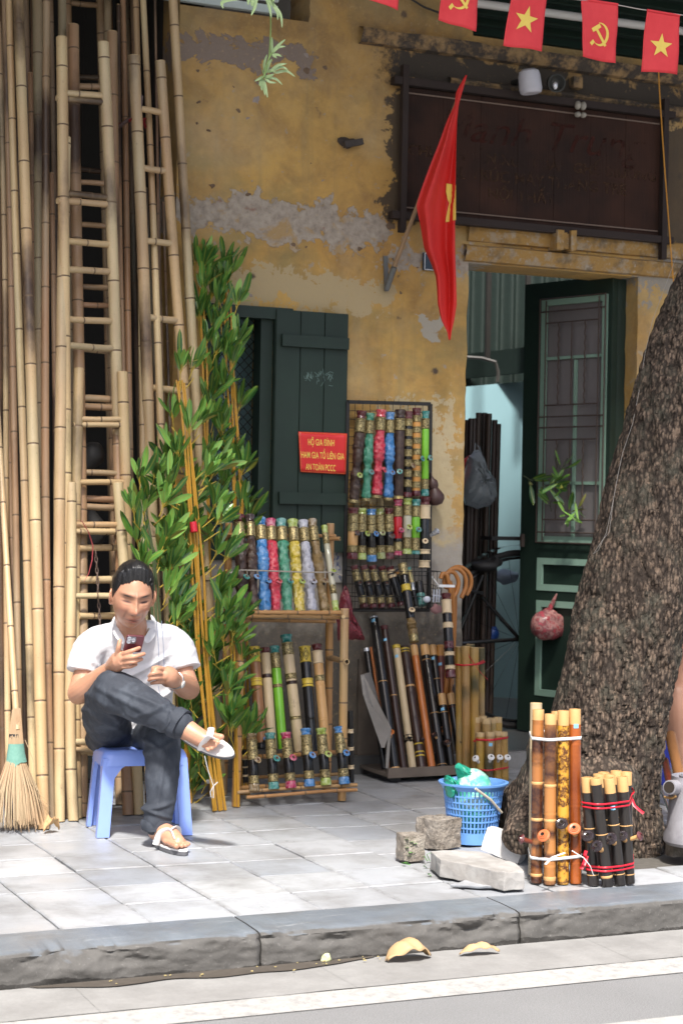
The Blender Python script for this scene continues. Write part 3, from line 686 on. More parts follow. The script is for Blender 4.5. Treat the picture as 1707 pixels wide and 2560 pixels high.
def ladder(label, L, Rr, Yt, wL, wR, rungs, mat='bamboo_ladder', Yb=(None, None), protrude=()):
    (lb, lt), (rb, rt) = L, Rr
    l0, l1 = lean(lb, lt, Yt, 0, Yb[0]); r0, r1 = lean(rb, rt, Yt, 0, Yb[1])
    root = thing('ladder', (l0+r0)/2, label, 'ladder', 'bamboo ladders leaning on the shop front')
    pole('rail', l0, l1, wL/2/sc_at(l0), wL/2.1/sc_at(l1), mat, root); pole('rail', r0, r1, wR/2/sc_at(r0), wR/2.1/sc_at(r1), mat, root)
    for q in rungs:          # pixel height at the left rail
        def on(p0, p1, py):
            lo, hi = 0., 1.
            for _ in range(30):
                mid = (lo+hi)/2
                if px_of(p0.lerp(p1, mid))[1] > py: lo = mid
                else: hi = mid
            return p0.lerp(p1, lo)
        a, b = on(l0, l1, q[0]), on(r0, r1, q[1]); w = q[2] if len(q) > 2 else 17
        d = (b-a).normalized(); e = .024 if q[0] in protrude else -.004
        pole('rung', a-d*e, b+d*e, w/2/sc_at(a), w/2/sc_at(b), mat, root, node=.16, bend=.002, n=10, hollow=False)
    return root
ladder('tallest bamboo ladder, pale rails burnt brown in places, left of the seated man', ((163, 2046), (155, 94)), ((333, 2012), (259, 106)), -.36, 30, 30,
       [(231, 240, 17), (246, 256, 17), (483, 494), (503, 511), (602, 612), (674, 680), (797, 803), (863, 871)], protrude=(246, 503))
ladder('middle bamboo ladder ending halfway up, in front of the tallest ladder', ((193, 2046), (198, 922)), ((327, 2024), (306, 930)), -.52, 28, 29,
       [(1047, 1048, 14), (1062, 1063, 14), (1206, 1206, 15), (1328, 1328), (1370, 1370), (1450, 1450, 19), (1540, 1540), (1880, 1880, 18), (1690, 1690)], protrude=(1062,))
ladder('shortest bamboo ladder right behind the seated man, lowest cut tops', ((184, 2052), (178, 1207)), ((347, 2036), (295, 1207)), -.66, 28, 28,
       [(1312, 1312, 15), (1328, 1328, 13), (1490, 1490, 15), (1855, 1857, 17), (1873, 1875, 13), (1650, 1650, 15)], protrude=(1328,))
ladder('dim bamboo ladder half hidden behind the tallest one', ((205, 2020), (184, 64)), ((320, 2000), (281, 81)), -.08, 30, 28,
       [(215, 218, 16), (455, 460, 14), (505, 508, 15), (560, 566, 14), (715, 720, 15), (760, 765, 14), (870, 880, 16), (995, 1000, 18), (1015, 1020, 18), (1180, 1185, 16), (1245, 1250, 17), (1265, 1270, 17)], 'bamboo_old', Yb=(-.85, -.85))
ladder('right hand bamboo ladder with wide rung gaps next to the artificial bamboo', ((412, 2028), (335, 140)), ((538, 2012), (401, 153)), -.20, 31, 27,
       [(270, 283, 17), (418, 428), (602, 610), (792, 802, 18), (968, 980, 18), (1170, 1180), (1380, 1390)], 'bamboo', Yb=(-.60, -.50))
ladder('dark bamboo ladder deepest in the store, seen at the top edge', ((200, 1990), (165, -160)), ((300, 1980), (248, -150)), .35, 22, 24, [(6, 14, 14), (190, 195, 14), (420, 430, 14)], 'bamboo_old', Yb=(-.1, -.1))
# dark bent bar and strap holding the right hand ladder
m = MB(); m.tube([at(296, 318, -.16), at(318, 302, -.2), at(340, 290, -.24), at(350, 275, -.24), at(354, 240, -.23)], .009, 8)
tag(m.build('iron_hook', flat('dark_tube', (.09, .06, .055), .5)), 'bent brown iron hook holding the right hand ladder', 'hook')
m = MB(); m.tube([at(300, 310, -.13), at(330, 300, -.235), at(366, 300, -.15)], [.012]*3, 6, flatten=.2); m.tube([at(357, 300, -.17), at(367, 322, -.16)], .010, 5, flatten=.2)
tag(m.build('red_strap', flat('red_strap', (.22, .012, .018), .6)), 'dark red cloth strap tied round the right hand ladder', 'strap')
# dusty sheets lying behind the rungs
M['tarp'] = flat('dusty_black_sheet', (.045, .043, .042), .6, var=.4, scale=8)
for (x, y, w, h, lab) in ((235, 1140, 62, 70, 'folded grey tarpaulin visible between the ladder rungs'), (235, 1330, 68, 120, 'crumpled black sheet seen low behind the ladder rungs')):
    p = at(x, y, -.30); s = 1/sc_at(p); m = MB()
    m.ball(p+Vector((0, .1, 0)), (w*s*.75, .07, h*s*.55), 28, 20); m.v = [tuple(Vector(v)+Vector((0, .05*noise.noise(Vector(v)*9), .035*noise.noise(Vector(v)*11+Vector((3, 0, 0)))))) for v in m.v]
    tag(m.build('tarpaulin', M['tarp']), lab, 'tarpaulin')

# chain and pink ribbon
M['chain'] = flat('rusty_chain', (.16, .115, .095), .55, .6, var=.4)
pts = [at(240, 1385, -.70), at(244, 1440, -.70), at(247, 1500, -.71), at(252, 1585, -.72), at(254, 1720, -.78), at(250, 1900, -.80), at(248, 2020, -.80)]
root = thing('chain', Vector((pts[-1].x, pts[-1].y, 0)), 'rusty iron chain hanging down the ladder behind the man', 'chain')
ln = []
for a, b in zip(pts, pts[1:]):
    k = max(1, int((b-a).length/.021)); ln += [(a.lerp(b, i/k), (b-a).normalized()) for i in range(k)]
mm = MB(); rr = .0085
mm.tube([(rr*.62*math.cos(a)*1.0, 0, .0135*math.sin(a)) for a in [2*math.pi*i/14 for i in range(15)]], .0026, 6, cap=False)
lme = mm.mesh('chain_link', M['chain'])
for i, (p, d) in enumerate(ln):
    T, _ = axis_T(p, p+d, toward=(0, -1, 0) if i % 2 else (1, 0, 0)); place('chain_link', lme, T, root)
m = MB(); pp = [(192, 1299), (205, 1302), (222, 1330), (233, 1365), (231, 1400), (222, 1435), (210, 1455)]
m.tube([at(x, y, -.72) for x, y in pp], [.002, .006, .008, .009, .007, .005, .001], 6, flatten=.18, up=(1, 0, 0)); tag(m.build('ribbon', flat('pink_ribbon', (.52, .09, .11), .45)), 'pink plastic ribbon hanging from a rung of the shortest ladder', 'ribbon')

# ------------------------------------------------------------------ broom
a0, a1 = at(0, 1090, -.55), at(42, 1795, -1.02)
root = thing('broom', gr(60, 2085), 'straw broom with bamboo handle and green cloth binding at the left edge', 'broom')
pole('handle', a1-(a0-a1)*.04, a0+(a0-a1)*.25, .0135, .011, 'bamboo', root, node=.24, bend=.004)
M['straw'] = bamboo_mat('straw', [(.42, .31, .18), (.47, .35, .21), (.35, .26, .16), (.40, .28, .17)], .1, stretch=3, rough=.7)
m = MB(); q = random.Random(3)
neck = at(42, 1800, -1.02); mid = at(40, 1900, -1.05)
for k in range(330):
    a = q.uniform(0, 2*math.pi); rr = math.sqrt(q.random()); ux, uy = rr*math.cos(a), rr*math.sin(a)
    tipx = 55+ux*72+q.gauss(0, 3)-6; tipy = 2070+uy*10+q.gauss(0, 9)-abs(ux)*14
    tip = at(tipx, tipy, -1.10-.09*(-uy)); tip.z = max(tip.z, .004)
    n0 = neck+Vector((ux*.016, uy*.012, .035+q.uniform(-.012, .012))); m0 = mid+Vector((ux*.036, uy*.022, 0)); c = m0.lerp(tip, .5)+Vector((ux*.012, 0, 0))
    m.tube([n0, m0, c, tip+Vector((0, q.uniform(-.01, .01), 0))], [.0019, .0018, .0015, .0008], 3, cap=False)
for x0, y0, x1, y1 in ((88, 1990, 138, 2022), (85, 1985, 130, 2030), (86, 1975, 126, 2008), (80, 1960, 112, 1990), (84, 1900, 88, 1930)):
    m.tube([at(x0-20, y0-50, -1.08), at(x0, y0, -1.1), at(x1, y1, -1.12)], [.0016, .0014, .0007], 3, cap=False)
b = m.build('bristles', M['straw'], root, smooth=False); b['kind'] = 'stuff'
def oval(m, c, a, b_, h, px_skew=0): m.lathe([(1, 0), (1.02, h*.5), (1, h)], 20, T=Matrix.Translation(c) @ Matrix.Diagonal((a, b_, 1, 1)))
m = MB(); c0 = at(39, 1842, -1.035); oval(m, c0-Vector((0, 0, .008)), .024, .017, .020); m.build('binding', flat('black_binding', (.02, .02, .022), .6), root)
t = NT('green_cloth', .85); t.col(t.mix(t.noise(t.coord('World'), 60, 4), (.10, .25, .20), (.19, .36, .30))); t.bump(t.noise(t.coord('World', (1, 1, 3)), 130, 2), .5, .003)
m = MB(); c1 = at(41, 1882, -1.05)
m.lathe([(1.32, -.035), (1.05, .0), (.9, .036)], 24, T=Matrix.Translation(c1) @ Matrix.Diagonal((.033, .023, 1, 1))); 
m.v = [(x, y, z-(.035*max(0, (c1.x-x)/.03+.2) if z < c1.z-.02 else 0)) for x, y, z in m.v]; m.build('cloth_wrap', t.m, root)
# dry leaf by the poles
M['dry'] = flat('dry_leaf', (.42, .26, .12), .7, var=.35, scale=25)
M['dry2'] = flat('dry_leaf_pale', (.42, .28, .145), .65, var=.3, scale=25)
def leaf_thing(name, c, length, width, ang, curl, mat, label, roll=0, n=14, wav=.0, vert=0.):
    m = MB(); d = Vector((math.cos(ang), math.sin(ang), 0)); s = Vector((-d.y, d.x, 0))
    def f(u, v):
        t_ = u; w = width*math.sin(math.pi*min(1, t_*.93+.035))**.8; x = (t_-.5)*length; y = (v-.5)*w
        z = curl*(1-(2*t_-1)**2)+roll*abs(2*v-1)**1.5*w*(1 if roll > 0 else 1)+wav*math.sin(t_*19+v*5)+.008
        if abs(v-.5) < .01: z -= .0015
        return Vector(c)+d*x+s*y+Vector((0, 0, max(.002, z)+vert*t_))
    m.grid(f, n, 8); o = tag(m.build(name, mat), label, 'leaf'); sd = o.modifiers.new('s', 'SOLIDIFY'); sd.thickness = .0012; return o
leaf_thing('dry_leaf', gr(130, 2082), .070, .05, .3, .030, M['dry'], 'crumpled brown dry leaf on the pavement by the pole feet', .5, wav=.005)

# ================================================================== ARTIFICIAL BAMBOO PLANTS
def leaf_mat(name, a, b, rough=.3):
    t = NT(name, rough); r = t.rand(); x = t.xyz(t.coord('Object'))
    c = t.mix(r, a, b); rib = t.math('ABSOLUTE', x[0])
    c = t.mix(t.ramp(rib, [(.0012, .6), (.003, 0.)]), c, (.30, .34, .05))
    t.col(c); t.bump(t.noise(t.coord('Object', (260, 260, 12)), 1, 2), .2, .001)
    t.b.inputs['Coat Weight'].default_value = .25; t.b.inputs['Coat Roughness'].default_value = .25
    t.b.inputs['Subsurface Weight'].default_value = 0; return t.m
M['leaf'] = leaf_mat('leaf_green', (.026, .10, .024), (.10, .25, .045))
M['leaf_hi'] = leaf_mat('leaf_light', (.15, .36, .06), (.26, .48, .11))
M['cane'] = flat('yellow_cane', (.44, .235, .03), .35, var=.18, scale=40)
M['twig'] = flat('yellow_twig', (.50, .36, .05), .45, var=.2)
M['cane_green'] = flat('green_cane', (.05, .07, .025), .5, var=.4)
def leaf_mesh(L, W, arch, mat, twist):
    m = MB(); n = 7
    for i in range(n+1):
        u = i/n; w = W/2*(math.sin(math.pi*min(1, (u**1.18)*.90+.05)))**.62 if 0 < i < n else (.0012 if i == 0 else .0004)
        y = -arch*u*u; z = L*(u-.12*u*u*arch/.05*.3); a = twist*u
        for s in (-1, 0, 1):
            x = s*w*math.cos(a); m.v.append((x, y-abs(s)*w*.35+s*w*math.sin(a), z))
    for i in range(n):
        for s in (0, 1):
            a = i*3+s; m.f.append((a, a+1, a+4, a+3)); m.mi.append(0)
    return m.mesh('leaf', mat)
LEAF = [leaf_mesh(.092+.014*k, .0215+.003*(k % 3), (.012, .035, .055, .02)[k % 4], M['leaf'], (.3, -.4, .6, -.2)[k % 4]) for k in range(4)]
M['leaf_old'] = leaf_mat('leaf_yellowed', (.16, .17, .03), (.26, .22, .06), .5)
LEAFO = [leaf_mesh(.085+.02*k, .018, .05, M['leaf_old'], .5) for k in range(2)]
LEAFH = [leaf_mesh(.09+.016*k, .0235+.003*(k % 2), (.012, .04, .03)[k], M['leaf_hi'], (.3, -.5, .2)[k]) for k in range(3)]
def put_leaf(root, p, d, hi, q, sc=1.):
    d = Vector(d).normalized(); x, y = _frame(d, Vector((q.uniform(-.8, .8), 1, q.uniform(-.9, .1))))
    Rm = Matrix((x, y, d)).transposed().to_4x4(); Rm = Rm @ Matrix.Rotation(q.uniform(-.6, .6), 4, 'Z')
    T = Matrix.Translation(p) @ Rm @ Matrix.Scale(sc*q.uniform(.62, 1.2), 4); place('leaf', q.choice(LEAFO if q.random() < .035 else LEAFH if hi else LEAF), T, root)
def cluster(root, mbt, p, up, n, q, hi=.22, spread=.62, sc=1., stem=.06):
    up = Vector(up).normalized(); x, y = _frame(up)
    base = p-up*stem
    mbt.tube([base, p], [.0022, .0018], 5, cap=False)
    for i in range(n):
        a = 2*math.pi*(i+q.random()*.7)/n; t_ = spread*q.uniform(.35, 1.1); d = up*math.cos(t_)+(x*math.cos(a)+y*math.sin(a))*math.sin(t_)
        s = base.lerp(p, q.uniform(.45, 1.)); e = s+d*.022; mbt.tube([s, e], [.0014, .001], 4, cap=False); put_leaf(root, e, d, q.random() < hi, q, sc)
def plant(label, path, ncane, rc, caneY, nodes, seed, cane='cane', hi=.22, back=.04, ties=()):
    """path: pixels of the cane bundle from the foot up; nodes: (px, py, dYtoward, n leaves, lean x)"""
    q = random.Random(seed); P = []
    for i, (x, y) in enumerate(path): P.append(at(x, y, caneY[0]+(caneY[1]-caneY[0])*i/(len(path)-1)))
    foot = Vector((P[0].x, P[0].y, 0)); P[0] = foot
    root = thing('artificial_bamboo', foot, label, 'artificial plant', 'artificial bamboo plants for sale')
    for k in range(ncane):
        o = Vector(((k-(ncane-1)/2)*rc*2.15, q.uniform(-.7, .7)*rc*2, 0)); n = q.uniform(.9, 1.03)
        pts = [p+o*(1-.45*i/len(P))+Vector((.006*math.sin(k*2.1+i*1.7), 0, 0))*(i > 0) for i, p in enumerate(P)]; pts[-1] = pts[-2].lerp(pts[-1], n)
        fine = []
        for a, b in zip(pts, pts[1:]): fine += [a.lerp(b, j/5) for j in range(5)]
        fine.append(pts[-1]); m = MB(); m.tube(fine, [rc*(1-.35*i/len(fine))*(1.12 if i % 5 == 2 else 1) for i in range(len(fine))], 7); m.build('cane', M[cane], root)
    mt = MB()
    for (x, y, dy, n, lx) in nodes:
        # depth of the bundle at that height
        i = min(range(len(path)), key=lambda j: abs(path[j][1]-y)); Yc = P[i].y-dy
        p = at(x, y, Yc); src = at(path[i][0]*.6+x*.4, y+55, P[i].y)
        mt.tube([src, p-Vector((0, 0, .05))], [.0026, .002], 5, cap=False)
        cluster(root, mt, p, Vector((lx*1.5, -.25, 1)), n, q, hi)
    mt.build('twig', M['twig'], root)['kind'] = 'stuff'
    for (x, y, mat) in ties:
        p = at(x, y, caneY[0]+(caneY[1]-caneY[0])*.4-.02); m = MB(); m.lathe([(1, -.007), (1.05, 0), (1, .007)], 16, T=Matrix.Translation(p+Vector((0, .02, 0))) @ Matrix.Diagonal((rc*ncane*1.05, rc*2.6, 1, 1))); m.build('tie', M[mat], root)
    return root
q0 = random.Random(11)
def sprays(pts, dy=.05, n=7):
    n = n+2; pts = pts+[(x+q0.uniform(-26, 26), y+q0.uniform(8, 38), c) for x, y, c in pts if q0.random() < .42]
    return [(x+q0.uniform(-7, 7), y+q0.uniform(-8, 8), dy*q0.uniform(-.7, 1.6), n+q0.randint(-1, 2), (x-cx)/90*.5) for x, y, cx in pts]
plant('tall artificial bamboo in front with tied thick yellow canes, beside the seated man', [(549, 2024), (528, 1850), (508, 1650), (496, 1450), (484, 1300), (464, 1050), (452, 950)], 5, .0062, (-.87, -.62),
      sprays([(450, 925, 450), (492, 915, 455), (425, 1040, 460), (505, 1050, 465), (468, 1075, 465), (440, 1130, 470), (520, 1150, 475), (545, 1180, 480), (430, 1215, 480), (530, 1260, 485), (555, 1300, 485), (452, 1300, 485), (545, 1385, 492), (575, 1400, 492), (450, 1400, 490), (560, 1480, 497), (450, 1500, 497), (545, 1560, 500), (585, 1610, 505), (470, 1620, 505), (560, 1690, 512), (480, 1740, 515), (585, 1760, 518), (478, 1830, 525), (500, 1900, 525)], dy=-.05),
      21, hi=.30, ties=((538, 1955, 'white_ribbon'),))
plant('small artificial bamboo with bright yellow twigs just above the seated man\'s head', [(412, 2030), (405, 1800), (395, 1600), (380, 1400), (366, 1290), (358, 1210)], 3, .006, (-.90, -.72),
      sprays([(352, 1190, 362), (388, 1185, 362), (340, 1270, 366), (410, 1260, 366), (372, 1250, 366), (345, 1350, 375), (420, 1340, 375), (395, 1390, 380), (430, 1410, 385), (360, 1420, 380), (425, 1480, 390), (440, 1560, 395)], n=8), 22, cane='cane_green', hi=.3)
plant('tall dark artificial bamboo against the window with orange canes', [(612, 1990), (604, 1500), (592, 1150), (580, 950), (568, 760), (560, 690)], 4, .0062, (-.50, -.16),
      sprays([(560, 665, 562), (585, 675, 562), (545, 720, 562), (600, 760, 568), (555, 800, 570), (600, 850, 574), (565, 880, 574), (560, 960, 578), (600, 1010, 582), (560, 1060, 585), (575, 1130, 590), (610, 1180, 592), (565, 1215, 594), (610, 1270, 597), (600, 1330, 600), (545, 1310, 600)], dy=.04), 23, hi=.10)
plant('tall dark artificial bamboo between the bamboo poles and the ochre wall', [(528, 1985), (524, 1500), (518, 1100), (512, 880), (502, 740), (496, 690)], 2, .006, (-.46, -.14),
      sprays([(492, 660, 496), (512, 655, 496), (505, 720, 500), (535, 735, 503), (498, 780, 505), (535, 800, 508), (520, 850, 510), (545, 880, 512), (520, 930, 514), (545, 980, 514), (530, 1050, 516), (540, 1120, 518), (535, 1180, 518)], dy=.04), 24, hi=.12)
plant('leafy artificial bamboo behind the seated man, half hidden by the front clump', [(470, 2020), (462, 1700), (452, 1450), (440, 1250), (428, 1150)], 3, .007, (-.66, -.42),
      sprays([(420, 1130, 430), (450, 1160, 432), (405, 1200, 438), (470, 1230, 440), (430, 1260, 442), (480, 1320, 446), (415, 1330, 446), (450, 1380, 450), (480, 1440, 452), (440, 1470, 452), (470, 1540, 455), (445, 1580, 456), (480, 1600, 458), (465, 1680, 460), (450, 1740, 462), (480, 1800, 464), (452, 1880, 466), (470, 1940, 468), (500, 1760, 470), (520, 1850, 470), (490, 1700, 470), (510, 1620, 470), (530, 1700, 470), (460, 1760, 464), (500, 1920, 470)], n=8), 25, hi=.12)
plant('low artificial bamboo with long loose leaves in front of the pipe rack', [(592, 2002), (590, 1850), (586, 1700), (580, 1560)], 2, .006, (-.80, -.74),
      sprays([(575, 1520, 580), (600, 1545, 580), (560, 1600, 584), (605, 1640, 584), (575, 1720, 586), (615, 1830, 590), (570, 1800, 588)], n=6), 26, hi=.25)
m = MB()
for x in (432, 440, 448, 455): m.tube([gr(x, 2046), at(x-8, 1900, -.84)], [.009, .008], 8)
tag(m.build('cane_bundle', M['cane_green']), 'short bunch of dark green canes on the ground behind the stool leg', 'cane bundle')
m = MB(); m.tube([at(x, y, -.95) for x, y in ((512, 1890), (520, 1925), (534, 1965), (534, 1995), (528, 1992), (526, 1980), (534, 1965), (545, 1955))], .0022, 5)
tag(m.build('string', M['white_ribbon']), 'loop of white string hanging from the front yellow canes', 'string')
p = at(388, 1475, -.80); m = MB(); m.tube([p-Vector((0, 0, .022)), p+Vector((0, 0, .022))], .010, 10); tag(m.build('tape', flat('pink_tape', (.55, .04, .08), .5)), 'band of pink tape round a green stem beside the man\'s head', 'tape')
m = MB(); m.tube([at(483, 1305, -.74), at(486, 1330, -.75)], .016, 10); tag(m.build('tape', M['red_ribbon']), 'dark red tape tying the front yellow canes above the man', 'tape')

# ================================================================== WATER PIPES
def glaze(name, c, white=.5, rough=.18, bump=.0, wcol=(.8, .82, .8)):
    t = NT(name, rough); co = t.coord('Object', rnd_off=True); a = t.noise(co, 55, 5, .6, .6)
    x = t.mix(t.ramp(a, [(.42, 0.), (.66, white)]), c, wcol); x = t.mix(t.ramp(a, [(.30, .75), (.46, 0.)]), x, tuple(k*.22 for k in c)); t.col(x)
    if bump: t.bump(a, bump, .006)
    return t.m
GL = dict(blue=(.03, .17, .42), red=(.50, .012, .04), green=(.035, .22, .13), yellow=(.52, .38, .015), lilac=(.36, .36, .42), lime=(.30, .38, .06), teal=(.02, .20, .18), magenta=(.38, .015, .08), wine=(.085, .008, .012), brown=(.038, .018, .014), bronze=(.20, .13, .05), olive=(.20, .22, .05))
for k, c in GL.items():
    M['g_'+k] = glaze('glaze_'+k, c, .08 if k in ('wine', 'brown') else .28); M['c_'+k] = glaze('carved_'+k, c, .12 if k not in ('brown', 'bronze', 'yellow') else (.10 if k == 'brown' else .3), .3 if k != 'brown' else .42, .8, (.80, .84, .82) if k not in ('brown', 'bronze') else (.30, .22, .12))
t = NT('brass_band', .36, .55); co = t.coord('Object', rnd_off=True); a = t.noise(co, 150, 3, .7); t.col(t.mix(t.ramp(a, [(.42, 0.), (.6, 1.)]), (.11, .085, .04), (.50, .40, .19))); t.bump(a, .5, .003); M['brass'] = t.m
t = NT('brass_rim', .28, .7); t.col((.60, .48, .22)); M['brass_rim'] = t.m
M['cream'] = flat('cream_band', (.60, .47, .30), .5, var=.12); M['tan'] = flat('tan_bamboo', (.55, .32, .13), .4, var=.15, scale=10)
M['orange'] = flat('orange_wood', (.42, .13, .03), .3, var=.3, scale=10); M['darkwood'] = flat('dark_wood', (.035, .016, .011), .3, var=.4, scale=14); M['mahog'] = flat('red_mottled', (.14, .03, .015), .3, var=.6, scale=40)
M['beige'] = flat('beige_bamboo', (.50, .39, .24), .45, var=.12, scale=8); M['yellowband'] = flat('yellow_band', (.55, .40, .05), .4, var=.1)
M['glassg'] = flat('green_acrylic', (.16, .42, .03), .12, var=.35, scale=6); M['glassr'] = flat('red_acrylic', (.42, .01, .02), .12, var=.3, scale=6); M['glassc'] = flat('clear_acrylic', (.42, .40, .30), .12, var=.3, scale=6)
M['brownw'] = flat('brown_bamboo', (.25, .115, .045), .35, var=.25, scale=8); M['silver'] = flat('silver_tip', (.55, .56, .58), .25, .6)
M['orangeband'] = flat('orange_band', (.50, .24, .06), .45); M['bowl_dark'] = flat('bowl_dark', (.025, .018, .02), .15, var=.3)
M['bowl_brown'] = flat('bowl_inside', (.16, .06, .03), .5)
def section(mb, kind, r, z0, z1, q):
    h = z1-z0
    if kind == 'cap':       # flared ceramic mouth
        mb.lathe([(0, z0), (r*.92, z0), (r*1.0, z0+h*.08), (r*.86, z0+h*.3), (r*.98, z0+h*.55), (r*1.08, z0+h*.78), (r*1.12, z0+h*.93), (r*1.02, z1), (r*.75, z1), (r*.7, z1-h*.35), (0, z1-h*.36)], 14)
    elif kind == 'foot':
        mb.lathe([(0, z0), (r*1.08, z0), (r*1.16, z0+h*.25), (r*1.05, z0+h*.55), (r*1.1, z0+h*.8), (r*.98, z1), (0, z1)], 14)
    elif kind == 'band':    # engraved sleeve between two raised rims
        e = min(.004, h*.18); mb.lathe([(0, z0), (r*1.04, z0), (r*1.14, z0+e*.4), (r*1.14, z0+e), (r*1.03, z0+e*1.6), (r*1.03, z1-e*1.6), (r*1.14, z1-e), (r*1.14, z1-e*.4), (r*1.04, z1), (0, z1)], 14)
    elif kind == 'ring':
        mb.lathe([(0, z0), (r*1.05, z0), (r*1.10, (z0+z1)/2), (r*1.05, z1), (0, z1)], 14)
    elif kind == 'carve':   # carved dragon body
        o = q.uniform(0, 50); K = 44; prof = [(0, z0), (r*.9, z0)]+[(r*(1.0+.13*math.sin(9.5*i/K+o)), z0+h*i/K) for i in range(1, K)]+[(r*.9, z1), (0, z1)]
        hd = z0+h*.62; bl = z0+h*.36
        def dsp(a, z, i):
            f = max(0, -math.sin(a)); k = 1+.27*noise.fractal((math.cos(a)*1.7, math.sin(a)*1.7, z*55+o), .9, 2, 3)
            k += .55*f*math.exp(-((z-hd)/(.15*h))**2)+.50*f*math.exp(-((z-bl)/(.045*h))**2)-.18*math.exp(-((z-(hd+bl)/2)/(.06*h))**2)
            k += .10*math.sin(7*a+z*160)*math.exp(-((z-hd-.13*h)/(.12*h))**2)
            return k
        mb.lathe(prof, 22, disp=dsp)
    elif kind == 'bamboo':
        n = max(1, int(h/.14)); prof = [(0, z0), (r, z0)]
        for i in range(1, n+1):
            z = z0+h*i/(n+.6); prof += [(r*.985, z-.01), (r*1.05, z-.003), (r*.97, z), (r*1.02, z+.006), (r, z+.014)]
        mb.lathe(prof+[(r, z1), (0, z1)], 14)
    else:
        mb.lathe([(0, z0), (r*.97, z0), (r, z0+.002), (r, z1-.002), (r*.97, z1), (0, z1)], 14)
PIPES = 'bamboo and ceramic water pipes for sale'
def pipe(label, pt, pb, Yt, Yb, wpx, secs, bowl=None, group=PIPES, name='water_pipe', sticker=None, foot=None, cat='water pipe'):
    """pt, pb: pixel of top and bottom; secs: (part, kind, f0, f1, material) with f from the top down"""
    p1, p0 = at(*pt, Yt), at(*pb, Yb)
    if foot: p0 = foot
    T, L = axis_T(p0, p1, (CAM-p0)); r = wpx/2/sc_at((p0+p1)/2); q = random.Random(hash((pt, pb)) % 9999 if False else int(pt[0]*7+pt[1]))
    root = bpy.data.objects.new(name, None); COL.objects.link(root); root.matrix_world = T; WM[root.name] = T.copy(); root.empty_display_size = .03
    tag(root, label, cat, group)
    for sname, kind, f0, f1, mat in secs:
        mb = MB(); rr = r*(1.0 if not isinstance(kind, tuple) else kind[1]); kd = kind if isinstance(kind, str) else kind[0]
        section(mb, kd, rr, L*(1-f1)+.0004, L*(1-f0)-.0004, q); mb.build(sname, M[mat], root, True, T)
    if bowl:
        f, dx, mat = bowl[:3]; R = bowl[3] if len(bowl) > 3 else r*.95; ln = bowl[4] if len(bowl) > 4 else r*2.0; smat = bowl[5] if len(bowl) > 5 else 'black_matt'
        z = L*(1-f); d = Vector((dx, -1, .55)).normalized(); a = Vector((0, 0, z))+Vector((dx, -1, 0)).normalized()*r*.6; b = a+d*ln
        m = MB(); m.tube([a, a.lerp(b, .5), b], [R*.34, R*.34, R*.42], 10); m.build('bowl_stem', M[smat], root, True, T)
        Tb, _ = axis_T(b, b+d); m = MB(); m.lathe([(0, -R*.25), (R*.45, -R*.2), (R*.95, R*.12), (R, R*.28), (R*.8, R*.36), (R*.62, R*.34), (R*.58, R*.46), (R*.42, R*.5)], 18, T=Tb, mi=0)
        m.lathe([(R*.42, R*.5), (R*.24, R*.4), (0, R*.12)], 18, T=Tb, mi=1); m.lathe([(R*.26, R*.43), (R*.2, R*.46), (0, R*.3)], 14, T=Tb, mi=2)
        m.build('bowl', [M[mat], M['bowl_brown'], M['hollow']], root, True, T)
    if sticker:
        z = L*(1-sticker); m = MB(); a0 = -math.pi/2-.25
        m.grid(lambda u, v: Vector((math.cos(a0+.9*(u-.5))*r*1.02, math.sin(a0+.9*(u-.5))*r*1.02, z+(v-.5)*r*.75+r*.12*u)), 4, 1); m.build('price_sticker', M['sticker'], root, True, T)
    return root
def carved(cap, body, base='brass'):
    return [('mouthpiece', 'cap', 0, .085, 'g_'+cap), ('neck_band', 'band', .085, .235, 'brass'), ('carved_body', 'carve', .235, .965, 'c_'+body), ('foot_ring', 'ring', .965, 1, base)]
# ------------------------------------------------------------------ the bamboo rack and its top row
Z2 = lambda x, y: (540+x/3.016, 1260+y/3.016)
rk0 = gr(*Z2(150, 2280)); rk1 = gr(*Z2(950, 2236)); yF = (rk0.y+rk1.y)/2; yB = yF+.36
rack = thing('bamboo_rack', (rk0+rk1)/2, 'two tier varnished bamboo rack holding rows of ceramic and bamboo water pipes', 'display rack')
def rp(name, a, b, Ya, Yb_, w, w2=None, nd=.17, hol=True):
    A, B = at(*Z2(*a), Ya), at(*Z2(*b), Yb_)
    if Ya == 'g': pass
    return pole(name, A, B, w/2/3.016/sc_at(A), (w2 or w)/2/3.016/sc_at(B), 'bamboo_rack', rack, node=nd, bend=.004, n=12, hollow=hol)
rp('post', (150, 2280), (190, 800), yF, yF+.05, 66); rp('post', (948, 2236), (970, 788), yF, yF+.05, 66)
zb = at(*Z2(60, 1200), yB)
def back(x0, y0, x1, y1):
    A = at(*Z2(x0, y0), yB-.02); B = at(*Z2(x1, y1), yB); d = B-A; A2 = A-d*(A.z/d.z)
    pole('post', A2, B, 60/2/3.016/sc_at(A), 58/2/3.016/sc_at(B), 'bamboo_rack', rack, node=.19, bend=.004, n=12)
back(78, 1100, 98, 142); back(850, 1100, 863, 146)
rp('rail', (222, 818), (940, 818), yF+.045, yF+.045, 32, hol=False); rp('rail', (122, 852), (942, 856), yF+.075, yF+.075, 30)
rp('rail', (850, 268), (935, 262), yB-.05, yB-.09, 30, nd=.3); rp('rail', (100, 262), (160, 264), yB-.05, yB-.09, 30, nd=.3)
rp('rail', (70, 230), (900, 240), yB-.03, yB-.03, 26, hol=False)
rp('rail', (850, 1160), (985, 1190), yB-.02, yF-.0, 44, nd=.4); rp('rail', (190, 1210), (90, 1170), yF+.01, yB-.02, 40, nd=.4)
